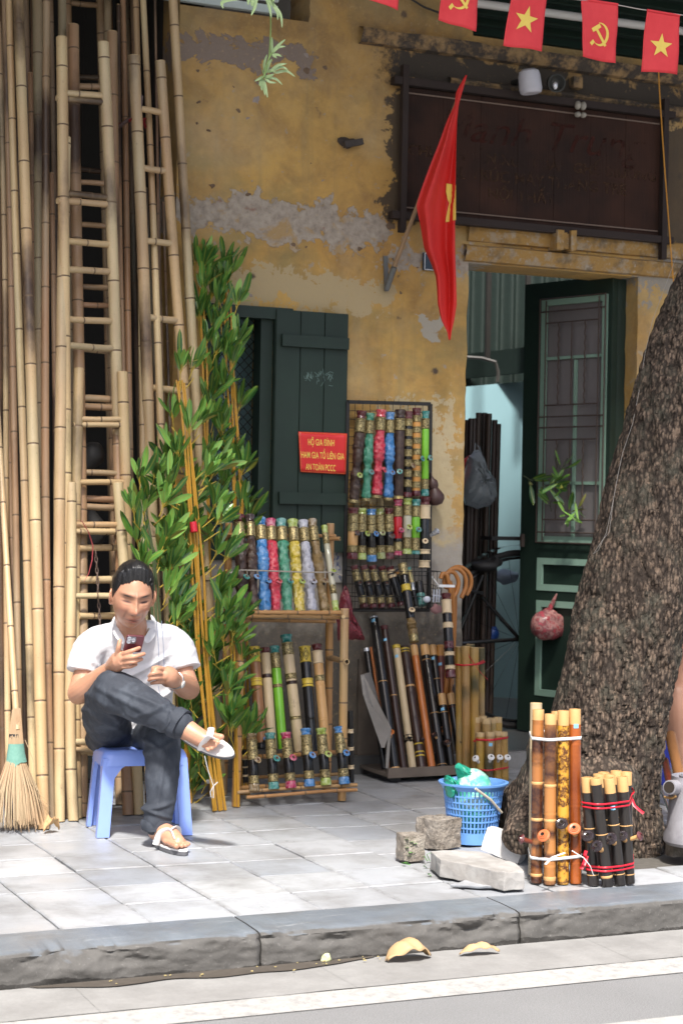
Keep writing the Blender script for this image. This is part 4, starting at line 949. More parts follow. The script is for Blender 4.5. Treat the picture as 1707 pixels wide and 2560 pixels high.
rp('rail', (180, 1905), (1000, 1868), yF+.09, yF+.09, 34); rp('rail', (190, 2065), (1000, 2030), yF+.14, yF+.14, 26)
rp('rail', (160, 2175), (1062, 2118), yF-.02, yF-.02, 30); rp('rail', (230, 2212), (1062, 2155), yF-.045, yF-.045, 28)
rp('rail', (180, 2140), (1000, 2090), yF+.08, yF+.08, 34)
rp('rail', (110, 880), (900, 886), yB-.06, yB-.06, 28); rp('rail', (160, 845), (75, 850), yF+.03, yB, 30, nd=.4); rp('rail', (960, 850), (868, 850), yF+.03, yB, 30, nd=.4)
m = MB(); cs = [Z2(105, 520), Z2(190, 498), Z2(420, 505), Z2(700, 515), Z2(880, 515), Z2(950, 540)]; m.tube([at(x, y, yF+.055) for x, y in cs], .0035, 6); m.build('cord', flat('grey_cord', (.3, .27, .23), .7), rack)
Yt, Yb = yB-.09, yF+.085
tops = [((175, 88), (203, 808), 74, 'wine', 'brown', 'teal', 'dark brown carved dragon pipe at the left end of the rack\'s top row'),
        ((255, 85), (287, 808), 66, 'brown', 'brown', 'blue', 'plain dark brown textured pipe second from left on the rack\'s top row'),
        ((335, 108), (374, 838), 70, 'blue', 'blue', 'blue', 'light blue carved dragon pipe on the rack\'s top row'),
        ((410, 118), (456, 838), 70, 'magenta', 'red', 'red', 'bright red carved dragon pipe on the rack\'s top row'),
        ((488, 118), (545, 838), 70, 'teal', 'green', 'teal', 'pale green carved dragon pipe on the rack\'s top row'),
        ((576, 122), (634, 840), 70, 'lime', 'yellow', 'lime', 'bright yellow carved dragon pipe on the rack\'s top row'),
        ((654, 128), (728, 836), 68, 'lilac', 'lilac', 'lilac', 'pale lilac grey carved dragon pipe on the rack\'s top row'),
        ((722, 118), (824, 836), 62, 'bronze', 'bronze', 'bronze', 'bronze coloured carved dragon pipe on the rack\'s top row')]
for k, (a, b, w, cap, body, bw, lab) in enumerate(tops):
    s = carved(cap, body)
    if k == 1: s[2] = ('body', 'carve', .235, .965, 'c_brown')
    pipe(lab, Z2(*a), Z2(*b), Yt, Yb, w/3.016*1.12, s, (.715, .55, 'g_'+bw, .016, .03))
pipe('slim clear acrylic pipe with gold sleeves, right end of the rack\'s top row', Z2(815, 165), Z2(905, 812), Yt, Yb, 48/3.016, [('mouthpiece', 'cap', 0, .09, 'g_lime'), ('neck_band', 'band', .09, .22, 'brass'), ('tube', 'cyl', .22, .70, 'glassc'), ('lower_band', 'band', .70, .80, 'brass'), ('tube', 'cyl', .80, .88, 'glassc'), ('foot_band', 'band', .88, 1, 'g_lime')], (.60, .4, 'g_lime', .0125, .03))
# leaning row inside the rack
Yt, Yb = yB-.10, yF+.12
def dia(pt, pb, w): pass
inn = [((285, 1078), (345, 1850), 76, [('diamond_sleeve', 'band', 0, .155, 'yellowband'), ('body', 'bamboo', .155, .94, 'brownw'), ('yellow_ring', 'band', .31, .39, 'yellowband'), ('foot_ring', 'band', .94, 1, 'black')], 'brown bamboo pipe with yellow and black diamond sleeve standing inside the rack'),
       ((370, 1085), (425, 1850), 66, [('mouthpiece', 'cap', 0, .055, 'g_wine'), ('body', 'cyl', .055, 1, 'beige'), ('dark_ring', 'ring', .265, .305, 'darkwood')], 'plain beige pipe with one dark ring inside the rack'),
       ((440, 1072), (505, 1850), 66, [('mouthpiece', 'cap', 0, .07, 'g_teal'), ('neck_band', 'band', .07, .22, 'brass'), ('tube', 'cyl', .22, 1, 'glassg'), ('ring', 'band', .375, .41, 'brass')], 'bright green acrylic pipe standing inside the rack'),
       ((528, 985), (630, 1870), 76, [('mouthpiece', 'cap', 0, .07, 'g_teal'), ('neck_band', 'band', .07, .175, 'brass'), ('body', 'cyl', .175, 1, 'beige'), ('ring', 'band', .335, .385, 'brass'), ('ring', 'band', .40, .43, 'darkwood'), ('ring', 'band', .70, .73, 'brass')], 'tallest beige pipe with a black dragon emblem inside the rack'),
       ((667, 1075), (735, 1890), 74, [('diamond_sleeve', 'band', 0, .15, 'yellowband'), ('body', 'bamboo', .15, 1, 'black'), ('yellow_ring', 'band', .30, .38, 'yellowband')], 'black pipe with yellow and black diamond sleeve inside the rack'),
       ((758, 1058), (832, 1890), 68, [('mouthpiece', 'cap', 0, .06, 'g_wine'), ('cream_sleeve', ('band', 1.04), .06, .18, 'cream'), ('body', 'bamboo', .18, 1, 'tan'), ('ring', 'band', .285, .34, 'brass')], 'orange tan bamboo pipe with a cream sleeve inside the rack')]
for i, (a, b, w, s, lab) in enumerate(inn):
    o = pipe(lab, Z2(*a), Z2(*b), Yt, Yb, w/3.016*1.1, s, (.95, .5, 'g_blue', .011, .03) if i in (0,) else None)
    if 'diamond' in lab or 'emblem' in lab:       # printed black figures on the sleeve
        T = WM[o.name]; L = (at(*Z2(*a), Yt)-at(*Z2(*b), Yb)).length; r = w/3.016/2/sc_at(T.translation); m = MB()
        def on(u, z): an = -math.pi/2+u/r; return Vector((math.cos(an)*r*1.165, math.sin(an)*r*1.165, z))
        if 'diamond' in lab:
            zc = L*(1-.0775); hh = L*.058
            for dx in (-.75, .15):
                for k in (1.0, .52):
                    for s1, s2 in (((-1, 0), (0, 1)), ((0, 1), (1, 0)), ((1, 0), (0, -1)), ((0, -1), (-1, 0))):
                        m.tube([on(dx*r+s1[0]*k*r*.62, zc+s1[1]*k*hh), on(dx*r+s2[0]*k*r*.62, zc+s2[1]*k*hh)], .0016, 4)
            m.build('printed_pattern', M['black_matt'], o, False, T)
        else:
            zc = L*(1-.60)
            for k in range(26):
                u, v = rnd.gauss(0, .42)*r*1.1, rnd.gauss(0, .30)*.055; e = (u*.2, .012*rnd.uniform(-1, 1))
                pts = [on(u+.006*math.sin(j*1.3+k), zc+v+.006*math.cos(j*1.7+k*2)) for j in range(5)]; pts = [Vector((p.x*.88, p.y*.88, p.z)) for p in pts]; m.tube(pts, .0016, 4)
            m.build('printed_emblem', M['black_matt'], o, False, T)
# short pipes standing along the front rail
def short(cap, mid='black', foot=None, b=.115):
    return [('mouthpiece', 'cap', 0, b, 'g_'+cap), ('neck_band', 'band', b, .30, 'brass'), ('neck_ring', 'ring', .30, .46, 'brass'), ('body', 'cyl', .46, .73, mid), ('lower_band', 'band', .73, .87, 'brass'), ('foot', 'foot', .87, 1, 'g_'+(foot or cap))]
shorts = [((268, 1730), (290, 2168), 'bronze', 'bronze brown'), ((406, 1725), (437, 2152), 'teal', 'teal'), ((525, 1722), (566, 2144), 'magenta', 'magenta'), ((675, 1692), (706, 2132), 'blue', 'sky blue'), ((791, 1690), (830, 2122), 'lime', 'lime green'), ((926, 1678), (968, 2114), 'blue', 'deep blue')]
for i, (a, b, c, nm) in enumerate(shorts):
    pipe(f'short pipe with {nm} mouth and foot, on the rack\'s front rail', Z2(*a), Z2(*b), yF+.03, yF-.03, 76/3.016, short(c), (.53, .6, 'g_'+c, .0165, .028))
for i, (x, c) in enumerate(((215, 'brown'), (1010, 'brown'))):
    pipe('dark banded pipe end lying behind the short front pipes, '+('left' if i == 0 else 'right')+' side', Z2(x, 1560 if i else 1850), Z2(x+10, 2100), yF+.13, yF+.13, 44/3.016, [('body', 'cyl', 0, 1, 'black'), ('cream_ring', 'band', .25, .31, 'cream'), ('cream_ring', 'band', .5, .55, 'cream'), ('cream_ring', 'band', .75, .81, 'cream')])

# ------------------------------------------------------------------ the wire grid on the wall
Z6 = lambda x, y: (800+x/3.136, 900+y/3.136)
gY = -.055
c00, c10, c01, c11 = at(*Z6(214, 328), gY), at(*Z6(862, 345), gY), at(*Z6(188, 1960), gY), at(*Z6(852, 1960), gY)
gridw = thing('wire_grid', (c01+c11)/2, 'black wire display grid hung on the wall, full of colourful pipes', 'display grid')
m = MB(); 
for a, b in ((c00, c10), (c00, c01), (c10, c11), (c01, c11)): m.bar(a, b, .017, .017, up=(0, 1, 0))
m.build('frame', M['black_matt'], gridw, smooth=False)
for i in range(1, 11): u = i/11; m = MB(); m.tube([c00.lerp(c10, u), c01.lerp(c11, u)], .0016, 4); m.build('wire', M['black_matt'], gridw)
for i in range(1, 24): u = i/24; m = MB(); m.tube([c00.lerp(c01, u), c10.lerp(c11, u)], .0016, 4); m.build('wire', M['black_matt'], gridw)
m = MB()
for x in (305, 440, 515, 612, 575): a = at(*Z6(x, 345), gY-.01); m.tube([a, a+Vector((rnd.uniform(-.01, .01), -.005, .022))], .0013, 4)
m.build('hook', M['black_matt'], gridw)
# basket along its lower edge
m = MB(); bz = c01.z+.19
for z in (c01.z+.005, c01.z+.07, bz):
    a, b = Vector((c01.x, gY, z)), Vector((c11.x, gY, z)); o = Vector((0, -.12, 0)); m.tube([a, a+o, b+o, b], .0024, 5)
for i in range(24):
    x = c01.x+(c11.x-c01.x)*i/23; m.tube([(x, gY, c01.z+.005), (x, gY-.12, c01.z+.005), (x, gY-.12, bz)], .0014, 4)
m.build('basket', M['black_matt'], gridw)
Y1 = gY-.03
row1 = [((326, 398), (262, 1122), 66, carved('wine', 'brown'), (.73, .5, 'g_lime'), 'dark brown bulging carved pipe, far left of the grid\'s upper row'),
        ((394, 416), (358, 1108), 56, carved('green', 'green'), (.70, .6, 'g_teal'), 'sea green carved pipe on the grid\'s upper row'),
        ((479, 390), (440, 1084), 66, carved('red', 'red'), (.70, 1.2, 'g_red'), 'crimson carved pipe on the grid\'s upper row'),
        ((549, 410), (532, 1104), 60, carved('blue', 'blue'), (.71, .5, 'g_blue'), 'bright blue carved pipe on the grid\'s upper row'),
        ((628, 388), (612, 1090), 68, [('mouthpiece', 'cap', 0, .10, 'g_brown'), ('neck_band', 'band', .10, .235, 'brass'), ('body', 'cyl', .235, .965, 'c_brown'), ('foot_ring', 'band', .965, 1, 'brass_rim')], (.73, .1, 'g_teal'), 'straight chocolate brown pipe with brass rings in the middle of the grid'),
        ((695, 402), (685, 1076), 54, [('mouthpiece', 'cap', 0, .09, 'g_wine')]+[('gold_sleeve', 'band', .09+.118*i, .09+.118*i+.085, 'brass') for i in range(7)]+[('body', 'cyl', .09, .95, 'black'), ('foot', 'foot', .94, 1, 'g_wine')], (.66, .9, 'g_bronze'), 'gold and black striped pipe on the grid\'s upper row'),
        ((757, 376), (752, 1066), 56, [('mouthpiece', 'cap', 0, .085, 'g_wine')]+[('gold_sleeve', 'band', .085+.125*i, .085+.125*i+.075, 'brass') for i in range(7)]+[('body', 'cyl', .085, .94, 'orangeband'), ('foot', 'foot', .94, 1, 'g_wine')], (.60, 1.2, 'g_teal'), 'gold and orange striped pipe on the grid\'s upper row'),
        ((826, 400), (820, 1066), 50, [('mouthpiece', 'cap', 0, .09, 'g_teal'), ('neck_band', 'band', .09, .21, 'brass'), ('tube', 'cyl', .21, .80, 'glassg'), ('lower_band', 'band', .80, .92, 'brass'), ('foot', 'foot', .92, 1, 'g_teal')], (.58, .9, 'g_teal'), 'lime green acrylic pipe at the right of the grid\'s upper row')]
row2 = [((262, 1158), (252, 1562), 70, short('wine', 'tan'), (.54, .6, 'g_brown'), 'short wine capped pipe with an orange tan waist, left of the grid\'s lower row'),
        ((330, 1162), (326, 1565), 58, short('lime'), (.54, .9, 'g_lime'), 'short lime capped black pipe, second on the grid\'s lower row'),
        ((400, 1168), (404, 1582), 62, short('blue'), (.52, .7, 'g_blue'), 'short blue capped black pipe on the grid\'s lower row'),
        ((467, 1165), (478, 1560), 56, short('olive'), (.54, .3, 'g_olive'), 'short olive capped pipe on the grid\'s lower row'),
        ((540, 1162), (544, 1562), 62, short('wine'), (.60, .4, 'g_brown'), 'short wine capped black pipe on the grid\'s lower row'),
        ((610, 1092), (607, 1532), 58, [('mouthpiece', 'cap', 0, .12, 'g_magenta'), ('neck_band', 'band', .12, .31, 'brass'), ('tube', 'cyl', .31, .70, 'glassr'), ('lower_band', 'band', .76, .92, 'brass'), ('waist', 'cyl', .70, .76, 'black'), ('foot', 'foot', .92, 1, 'g_magenta')], (.60, .5, 'g_magenta'), 'red acrylic pipe with magenta cap on the grid\'s lower row'),
        ((685, 1083), (680, 1522), 58, [('mouthpiece', 'cap', 0, .12, 'g_lime'), ('neck_band', 'band', .12, .31, 'brass'), ('tube', 'cyl', .31, .70, 'glassc'), ('lower_band', 'band', .70, .90, 'brass'), ('foot', 'foot', .90, 1, 'g_lime')], (.57, .3, 'g_lime'), 'clear acrylic pipe with lime cap on the grid\'s lower row'),
        ((752, 1092), (746, 1524), 58, [('mouthpiece', 'cap', 0, .12, 'g_teal'), ('neck_band', 'band', .12, .32, 'brass'), ('tube', 'cyl', .32, .70, 'glassg'), ('lower_band', 'band', .70, .93, 'brass'), ('foot', 'foot', .93, 1, 'g_teal')], (.60, .4, 'g_teal'), 'green acrylic pipe with teal cap on the grid\'s lower row'),
        ((822, 1072), (815, 1634), 70, [('mouthpiece', 'cap', 0, .115, 'g_wine'), ('cream_sleeve', 'band', .115, .31, 'cream'), ('body', 'cyl', .31, 1, 'black'), ('cream_ring', 'band', .73, .80, 'cream'), ('cream_ring', 'band', .885, .99, 'cream')], (.66, .1, 'cream'), 'long black pipe with broad cream sleeves at the right of the grid')]
for a, b, w, s, bw, lab in row1+row2: pipe(lab, Z6(*a), Z6(*b), Y1, Y1-.01, w/3.136*1.17, s, bw+(.0145, .026))
row3 = [((265, 1612), (348, 1942)), ((340, 1612), (416, 1945)), ((408, 1612), (488, 1942)), ((480, 1618), (560, 1940))]
for i, (a, b) in enumerate(row3):
    pipe('black pipe with wine red cap leaning in the grid\'s wire basket, '+('first from the left', 'second from the left', 'third from the left', 'fourth from the left')[i], Z6(*a), Z6(*b), gY-.04, gY-.085, 60/3.136,
         [('mouthpiece', 'cap', 0, .10, 'g_wine'), ('neck_band', 'band', .10, .37, 'brass'), ('body', 'cyl', .37, .72, 'black'), ('lower_band', 'band', .72, .90, 'brass'), ('foot', 'foot', .90, 1, 'g_wine')], (.50, .2, 'bowl_dark', .0115, .026))
pipe('black pipe with two cream rings leaning in the wire basket', Z6(545, 1622), Z6(640, 1925), gY-.04, gY-.085, 64/3.136, [('mouthpiece', 'cap', 0, .09, 'g_wine'), ('cream_ring', 'band', .09, .16, 'cream'), ('cream_ring', 'band', .20, .28, 'cream'), ('body', 'cyl', .16, .97, 'black'), ('foot', 'foot', .9, 1, 'g_wine')])
pipe('narrow pipe with green tip and silver sleeve in the wire basket', Z6(690, 1625), Z6(755, 1930), gY-.04, gY-.085, 42/3.136, [('mouthpiece', 'cap', 0, .08, 'g_teal'), ('gold_sleeve', 'band', .08, .40, 'brass_rim'), ('silver_sleeve', 'band', .40, .60, 'silver'), ('body', 'cyl', .6, 1, 'black')])
pipe('banded pipe partly hidden behind the long black one in the basket', Z6(600, 1640), Z6(700, 1930), gY-.03, gY-.07, 46/3.136, [('body', 'cyl', 0, 1, 'black'), ('orange_ring', 'band', .05, .14, 'orangeband'), ('cream_ring', 'band', .7, .78, 'cream'), ('cream_ring', 'band', .86, .94, 'cream')])
pipe('dark green round pipe end lying in the basket\'s right corner', Z6(770, 1740), Z6(800, 1925), gY-.04, gY-.085, 70/3.136, [('body', 'cyl', 0, .5, 'black'), ('foot', 'foot', .5, 1, 'g_teal')])
pipe('long black and gold pipe leaning across the front of the wire basket', Z6(645, 1600), Z6(738, 2215), -.14, -.30, 70/3.136, [('mouthpiece', 'band', 0, .15, 'brass'), ('body', 'cyl', .15, .70, 'black'), ('yellow_ring', 'band', .27, .355, 'yellowband'), ('collar', 'carve', .70, .90, 'c_bronze'), ('foot_band', 'band', .90, 1, 'brass')], (.665, .3, 'cream', .016, .03))
# gourd and metal joint on hooks beside the grid
pc = at(*Z6(898, 1040), -.07); sg = 1/sc_at(pc)/3.136; m = MB()
m.lathe([(0, -104*sg), (42*sg, -94*sg), (66*sg, -60*sg), (68*sg, -30*sg), (50*sg, 8*sg), (34*sg, 34*sg), (42*sg, 62*sg), (38*sg, 92*sg), (18*sg, 112*sg), (8*sg, 132*sg), (5*sg, 160*sg), (0, 162*sg)], 24, T=Matrix.Translation(pc) @ Matrix.Rotation(R_(-14), 4, 'Y'))
tag(m.build('gourd', flat('brown_gourd', (.06, .028, .024), .45, var=.2)), 'dark brown gourd hanging at the right edge of the wire grid', 'gourd')
pc = at(*Z6(900, 1352), -.10); m = MB(); T, _ = axis_T(pc, pc+Vector((.5, -.6, .55))); m.lathe([(0, -.03), (.009, -.03), (.009, -.012), (.013, -.01), (.013, 0), (.010, .003), (.016, .006), (.016, .018), (.011, .02), (0, .012)], 16, T=T)
tag(m.build('metal_bowl', M['silver']), 'small silver metal pipe bowl sticking out beside the grid', 'pipe bowl')
# thin plastic bags
def bag(name, poly, Y, mat, label, depth=.05, crease=14, seed=0, handles=()):
    P = [at(x, y, Y) for x, y in poly]; c = sum(P, Vector())/len(P); m = MB(); n = len(P); K = 40
    ring = []
    for i in range(K):
        f = i/K*n; a = P[int(f) % n]; b = P[(int(f)+1) % n]; ring.append(a.lerp(b, f-int(f)))
    for s in (-1, 1):
        vs = []; rings = 7
        for j in range(rings+1):
            t_ = j/rings
            for i in range(K):
                p = ring[i].lerp(c, t_); th = depth*math.sqrt(1-(1-t_)**2)*s
                th *= 1+.35*noise.noise((i*.5, t_*3, seed+s)); p = p+Vector((.006*noise.noise((i*.9, t_*4, seed)), th, .006*noise.noise((i*.7, t_*5, seed+9)))); vs.append(p)
        fs = [(j*K+i, j*K+(i+1) % K, (j+1)*K+(i+1) % K, (j+1)*K+i) for j in range(rings) for i in range(K)]
        m.add(vs, fs if s < 0 else [f[::-1] for f in fs])
    for h in handles: m.tube([at(x, y, Y) for x, y in h], .004, 6, flatten=.35)
    return tag(m.build(name, mat), label, 'plastic bag')
def film(name, c, alpha, rough=.25):
    t = NT(name, rough); co = t.coord('Object'); a = t.noise(co, 22, 5, .6, .8); t.col(t.mix(a, tuple(k*.6 for k in c), c)); t.bump(a, .8, .01); t.b.inputs['Alpha'].default_value = alpha; return t.m
bag('plastic_bag', [Z6(165, 1830), Z6(215, 1790), Z6(245, 1960), Z6(330, 2150), Z6(350, 2195), Z6(250, 2190), Z6(140, 2200), Z6(130, 2000)], -.18, film('maroon_film', (.24, .035, .05), .82), 'maroon plastic carrier bag hanging behind the rack\'s right post', .035, handles=([Z6(170, 1840), Z6(200, 1770), Z6(215, 1800)],))
# note of blue handwriting on the wall behind the rack
root = None
m = MB(); a, b = at(829, 1318, -.012), at(857, 1458, -.012); m.box(((a.x+b.x)/2+.01, -.012, (a.z+b.z)/2), (.075, .004, .26)); pst = tag(m.build('paper_note', flat('note_paper', (.40, .39, .36), .8)), 'strip of white paper with blue handwriting on the wall by the grid', 'paper note')
m = MB()
for k in range(15):
    p = at(829+rnd.uniform(2, 22), 1326+k*8.5, -.0155); m.tube([p+Vector((.007*math.sin(j*1.8+k), 0, .012*math.cos(j*1.1+k*1.7))) for j in range(5)], .0016, 4)
m.build('handwriting', flat('blue_ink', (.03, .07, .28), .6), pst)

# ================================================================== CRATE OF PIPES BESIDE THE DOOR
Z3 = lambda x, y: (860+x/3.409, 1400+y/3.409)
M['oldwood'] = flat('weathered_wood', (.13, .105, .085), .8, var=.45, scale=9, bump=.3); M['greywood'] = flat('grey_board', (.21, .195, .18), .8, var=.4, scale=7, bump=.3)
k0, k1 = gr(*Z3(350, 1890)), gr(*Z3(1090, 1880)); yC = (k0.y+k1.y)/2
crate = thing('wooden_crate', (k0+k1)/2, 'low weathered wooden crate with raised side boards, holding long pipes beside the doorway', 'crate')
f0, f1 = at(*Z3(370, 1855), yC), at(*Z3(1095, 1850), yC); hgt_ = at(*Z3(700, 1765), yC).z
zb0 = f0.z
def cb(name, c, s, mat, rot=None, jit=.003): m = MB(); m.box(c, s, rot=rot, jit=jit); return m.build(name, M[mat], crate, smooth=False)
cx = (f0.x+f1.x)/2; cw = f1.x-f0.x; cd = .32
cb('front_board', (cx, yC, (zb0+hgt_)/2), (cw, .022, hgt_-zb0), 'oldwood')
cb('base_board', (cx, yC+cd/2+.014, zb0+.012), (cw, cd, .02), 'oldwood'); cb('back_board', (cx, yC+cd+.03, .30), (cw, .02, .5), 'oldwood')
for x in (f0.x+.05, f1.x-.05): cb('skid', (x, yC+cd/2+.02, zb0/2), (.06, cd, max(.02, zb0-.004)), 'black_matt')
def board(name, pts, Y0, Y1, mat):     # side boards, corner pixels with depth front/back
    P = [at(*Z3(*p[:2]), p[2]) for p in pts]; off = Vector((.016, 0, 0)); m = MB(); n = len(P)
    m.add(P+[p+off for p in P], [tuple(range(n)), tuple(range(2*n-1, n-1, -1))]+[(i, n+i, n+(i+1) % n, (i+1) % n) for i in range(n)]); return m.build(name, M[mat], crate, smooth=False)
board('side_board', [(352, 1775, yC+.01), (375, 1430, yC+.01), (318, 1600, yC+.0), (160, 1150, yC+.06), (140, 980, yC+.12), (200, 960, yC+.2), (330, 1400, yC+.22), (345, 1500, yC+.25)], 0, 0, 'greywood')
board('side_board', [(1045, 1770, yC+.01), (1088, 1450, yC+.01), (1062, 1340, yC+.03), (930, 1060, yC+.16), (918, 1100, yC+.2), (1010, 1400, yC+.12), (990, 1420, yC+.1), (1020, 1770, yC+.04)], 0, 0, 'greywood')
CY = lambda f: yC+.03+f*cd
def cp(lab, a, b, w, secs, d0=.35, d1=.05, **kw): return pipe(lab, Z3(*a), Z3(*b), yC+d0, yC+d1, w/3.409, secs, **kw)
cp('tallest black bamboo pipe with a white rim and blue sticker, leaning in the crate', (252, 482), (435, 1790), 76, [('rim', 'ring', 0, .014, 'silver'), ('body', 'cyl', .014, 1, 'black'), ('node_ring', 'ring', .43, .436, 'tan'), ('node_ring', 'ring', .985, .995, 'tan')], .33, .035, bowl=(.80, .05, 'orange', .019, .035, 'tan'), sticker=.035)
cp('second tallest dark purple brown bamboo pipe leaning in the crate', (340, 560), (508, 1790), 62, [('mouthpiece', 'cap', 0, .03, 'g_wine'), ('body', 'cyl', .03, 1, 'darkwood'), ('node_ring', 'ring', .487, .494, 'tan')], .31, .06, sticker=.105)
cp('cream bamboo tube with a dark elbow near its foot, in the crate', (442, 726), (585, 1790), 66, [('gold_rim', 'band', 0, .03, 'yellowband'), ('body', 'cyl', .03, 1, 'beige'), ('elbow', ('carve', .95), .725, .80, 'black')], .30, .05, sticker=.10)
cp('dark brown bamboo pipe with yellow rings at both ends, in the crate', (512, 738), (662, 1780), 80, [('mouth_ring', 'cyl', 0, .06, 'darkwood'), ('yellow_ring', 'ring', .018, .03, 'yellowband'), ('yellow_ring', 'ring', .042, .052, 'yellowband'), ('body', 'bamboo', .06, 1, 'darkwood'), ('node_ring', 'ring', .325, .34, 'tan'), ('yellow_ring', 'ring', .80, .81, 'yellowband'), ('yellow_ring', 'ring', .865, .875, 'yellowband'), ('yellow_ring', 'ring', .895, .905, 'yellowband')], .30, .04, bowl=(.79, .9, 'bowl_dark', .013, .02))
cp('glossy orange wooden pipe in the middle of the crate', (592, 728), (746, 1772), 66, [('tip', 'cyl', 0, .09, 'tan'), ('body', 'cyl', .09, 1, 'orange')], .30, .04)
cp('black bamboo pipe with a tan tip, left of a similar one in the crate', (682, 726), (836, 1764), 78, [('tip', 'cyl', 0, .09, 'tan'), ('body', 'cyl', .09, 1, 'black'), ('node_ring', 'ring', .125, .131, 'tan'), ('node_ring', 'ring', .565, .571, 'tan'), ('node_ring', 'ring', .98, .986, 'tan')], .29, .03, bowl=(.78, -.4, 'bowl_dark', .017, .03, 'tan'))
cp('black bamboo pipe with a tan tip and sticker, behind the long ornate cane', (750, 726), (880, 1750), 66, [('tip', 'cyl', 0, .09, 'tan'), ('body', 'cyl', .09, 1, 'black'), ('node_ring', 'ring', .285, .292, 'tan')], .31, .09, bowl=(.755, -.1, 'orange', .0185, .035, 'tan'), sticker=.12)
cp('mottled reddish pipe with a pink tip in the crate', (818, 728), (860, 1740), 66, [('tip', 'cyl', 0, .095, flat('pink_tip', (.42, .13, .085), .5).name and 'orangeband'), ('body', 'bamboo', .095, 1, 'mahog')], .30, .10, sticker=.17)
cp('short black pipe with tan tip and blue sticker at the crate\'s front', (828, 1140), (912, 1752), 66, [('tip', 'cyl', 0, .16, 'tan'), ('body', 'cyl', .16, 1, 'black'), ('node_ring', 'ring', .255, .265, 'tan')], .14, .03, bowl=(.74, -.1, 'bowl_dark', .019, .03, 'tan'), sticker=.225)
cp('short black pipe with tan tip nearest the crate\'s right board', (905, 1138), (1000, 1745), 70, [('tip', 'cyl', 0, .16, 'tan'), ('body', 'cyl', .16, 1, 'black'), ('node_ring', 'ring', .185, .195, 'mahog')], .15, .04, bowl=(.74, .5, 'bowl_dark', .017, .035, 'cream'))
cp('thin black tube with a white rim at the crate\'s left side', (188, 752), (345, 1780), 54, [('rim', 'ring', 0, .03, 'silver'), ('body', 'cyl', .03, 1, 'black')], .30, .10)
cp('thin orange stick leaning behind the crate\'s left board', (228, 742), (380, 1780), 26, [('body', 'cyl', 0, 1, 'orange')], .33, .13)
# tip group hidden between
# ornate long cane standing in front, and the hooked canes behind it
cY = yC+.02
pipe('ornate black cane with cream bands standing in front of the crate', Z3(866, 286), Z3(908, 1004), yC+.12, yC+.02, 82/3.409, [('mouthpiece', 'cap', 0, .075, 'g_wine'), ('cream_sleeve', 'band', .075, .24, 'cream'), ('body', 'cyl', .24, .88, 'black'), ('cream_knob', 'foot', .345, .415, 'cream'), ('wine_ring', 'band', .57, .66, 'g_wine'), ('cream_ring', 'band', .695, .745, 'cream'), ('cream_ring', 'band', .855, .905, 'cream'), ('foot', 'foot', .91, 1, 'g_wine')], name='ornate_cane', cat='cane')
M['cane_wood'] = flat('honey_cane', (.40, .16, .04), .25, var=.25, scale=8)
hooks = [([(905, 720), (900, 330), (890, 200), (872, 130), (838, 118), (822, 160)], 'walking cane with its hook turned to the left, behind the others'),
         ([(935, 720), (925, 360), (862, 230), (852, 165), (880, 108), (935, 108), (972, 180), (962, 260), (925, 325)], 'nearest hooked walking cane, its crook lowest of the three'),
         ([(945, 720), (935, 360), (882, 235), (868, 145), (910, 82), (975, 78), (1030, 140), (1035, 230), (995, 325)], 'middle hooked walking cane with a wide round crook'),
         ([(952, 720), (945, 360), (900, 240), (885, 120), (940, 65), (1010, 68), (1072, 130), (1078, 220), (1040, 300)], 'rear hooked walking cane whose crook reaches farthest right')]
def smooth_path(P, n=8):
    out = []
    for i in range(len(P)-1):
        a, b, c, d = P[max(i-1, 0)], P[i], P[i+1], P[min(i+2, len(P)-1)]
        for j in range(n):
            t_ = j/n; out.append(.5*((2*b)+(c-a)*t_+(2*a-5*b+4*c-d)*t_*t_+(3*b-a-3*c+d)*t_**3))
    return out+[P[-1]]
for i, (pp, lab) in enumerate(hooks):
    P = [at(*Z3(x, y), yC+.16+.025*i) for x, y in pp]; P[0] = Vector((P[0].x, P[0].y+.06, .02)); m = MB(); q_ = smooth_path(P); m.tube(q_, [.0105]*(len(q_)-1)+[.008], 10)
    tag(m.build('walking_cane', M['cane_wood']), lab, 'walking cane', 'hooked walking canes')
pc = at(*Z3(868, 218), yC+.06); m = MB(); m.bar(at(*Z3(800, 220), yC+.10), at(*Z3(935, 222), yC+.10), .02, .012); tag(m.build('white_bracket', M['white']), 'short white plastic bracket holding the hooked canes', 'bracket')
m = MB(); m.tube([at(*Z3(750, 145), yC+.22), at(*Z3(800, 215), yC+.12)], .004, 6); tag(m.build('white_stick', M['white']), 'thin white plastic stick slanting beside the canes', 'stick')
# little wire cage with white clips
cage = thing('wire_cage', at(*Z3(765, 440), yC+.2), 'small black wire cage with white clips and pink cloth behind the ornate cane', 'wire cage')
m = MB(); A, B, C_, D = [at(*Z3(x, y), yC+.20) for x, y in ((722, 200), (830, 240), (818, 400), (716, 400))]
for i in range(7): u = i/6; m.tube([A.lerp(B, u), D.lerp(C_, u)], .0016, 4); m.tube([A.lerp(D, u), B.lerp(C_, u)], .0016, 4)
m.build('cage_wire', M['black_matt'], cage)
m = MB()
for x in (765, 790, 812): m.tube([at(*Z3(x, 250), yC+.18), at(*Z3(x-6, 360), yC+.18)], .004, 6)
m.tube([at(*Z3(755, 300), yC+.18), at(*Z3(822, 310), yC+.18)], .004, 6); m.ball(at(*Z3(705, 335), yC+.18), (.02, .012, .016), 10, 8); m.build('clip', flat('bluish_white', (.55, .58, .66), .4), cage)
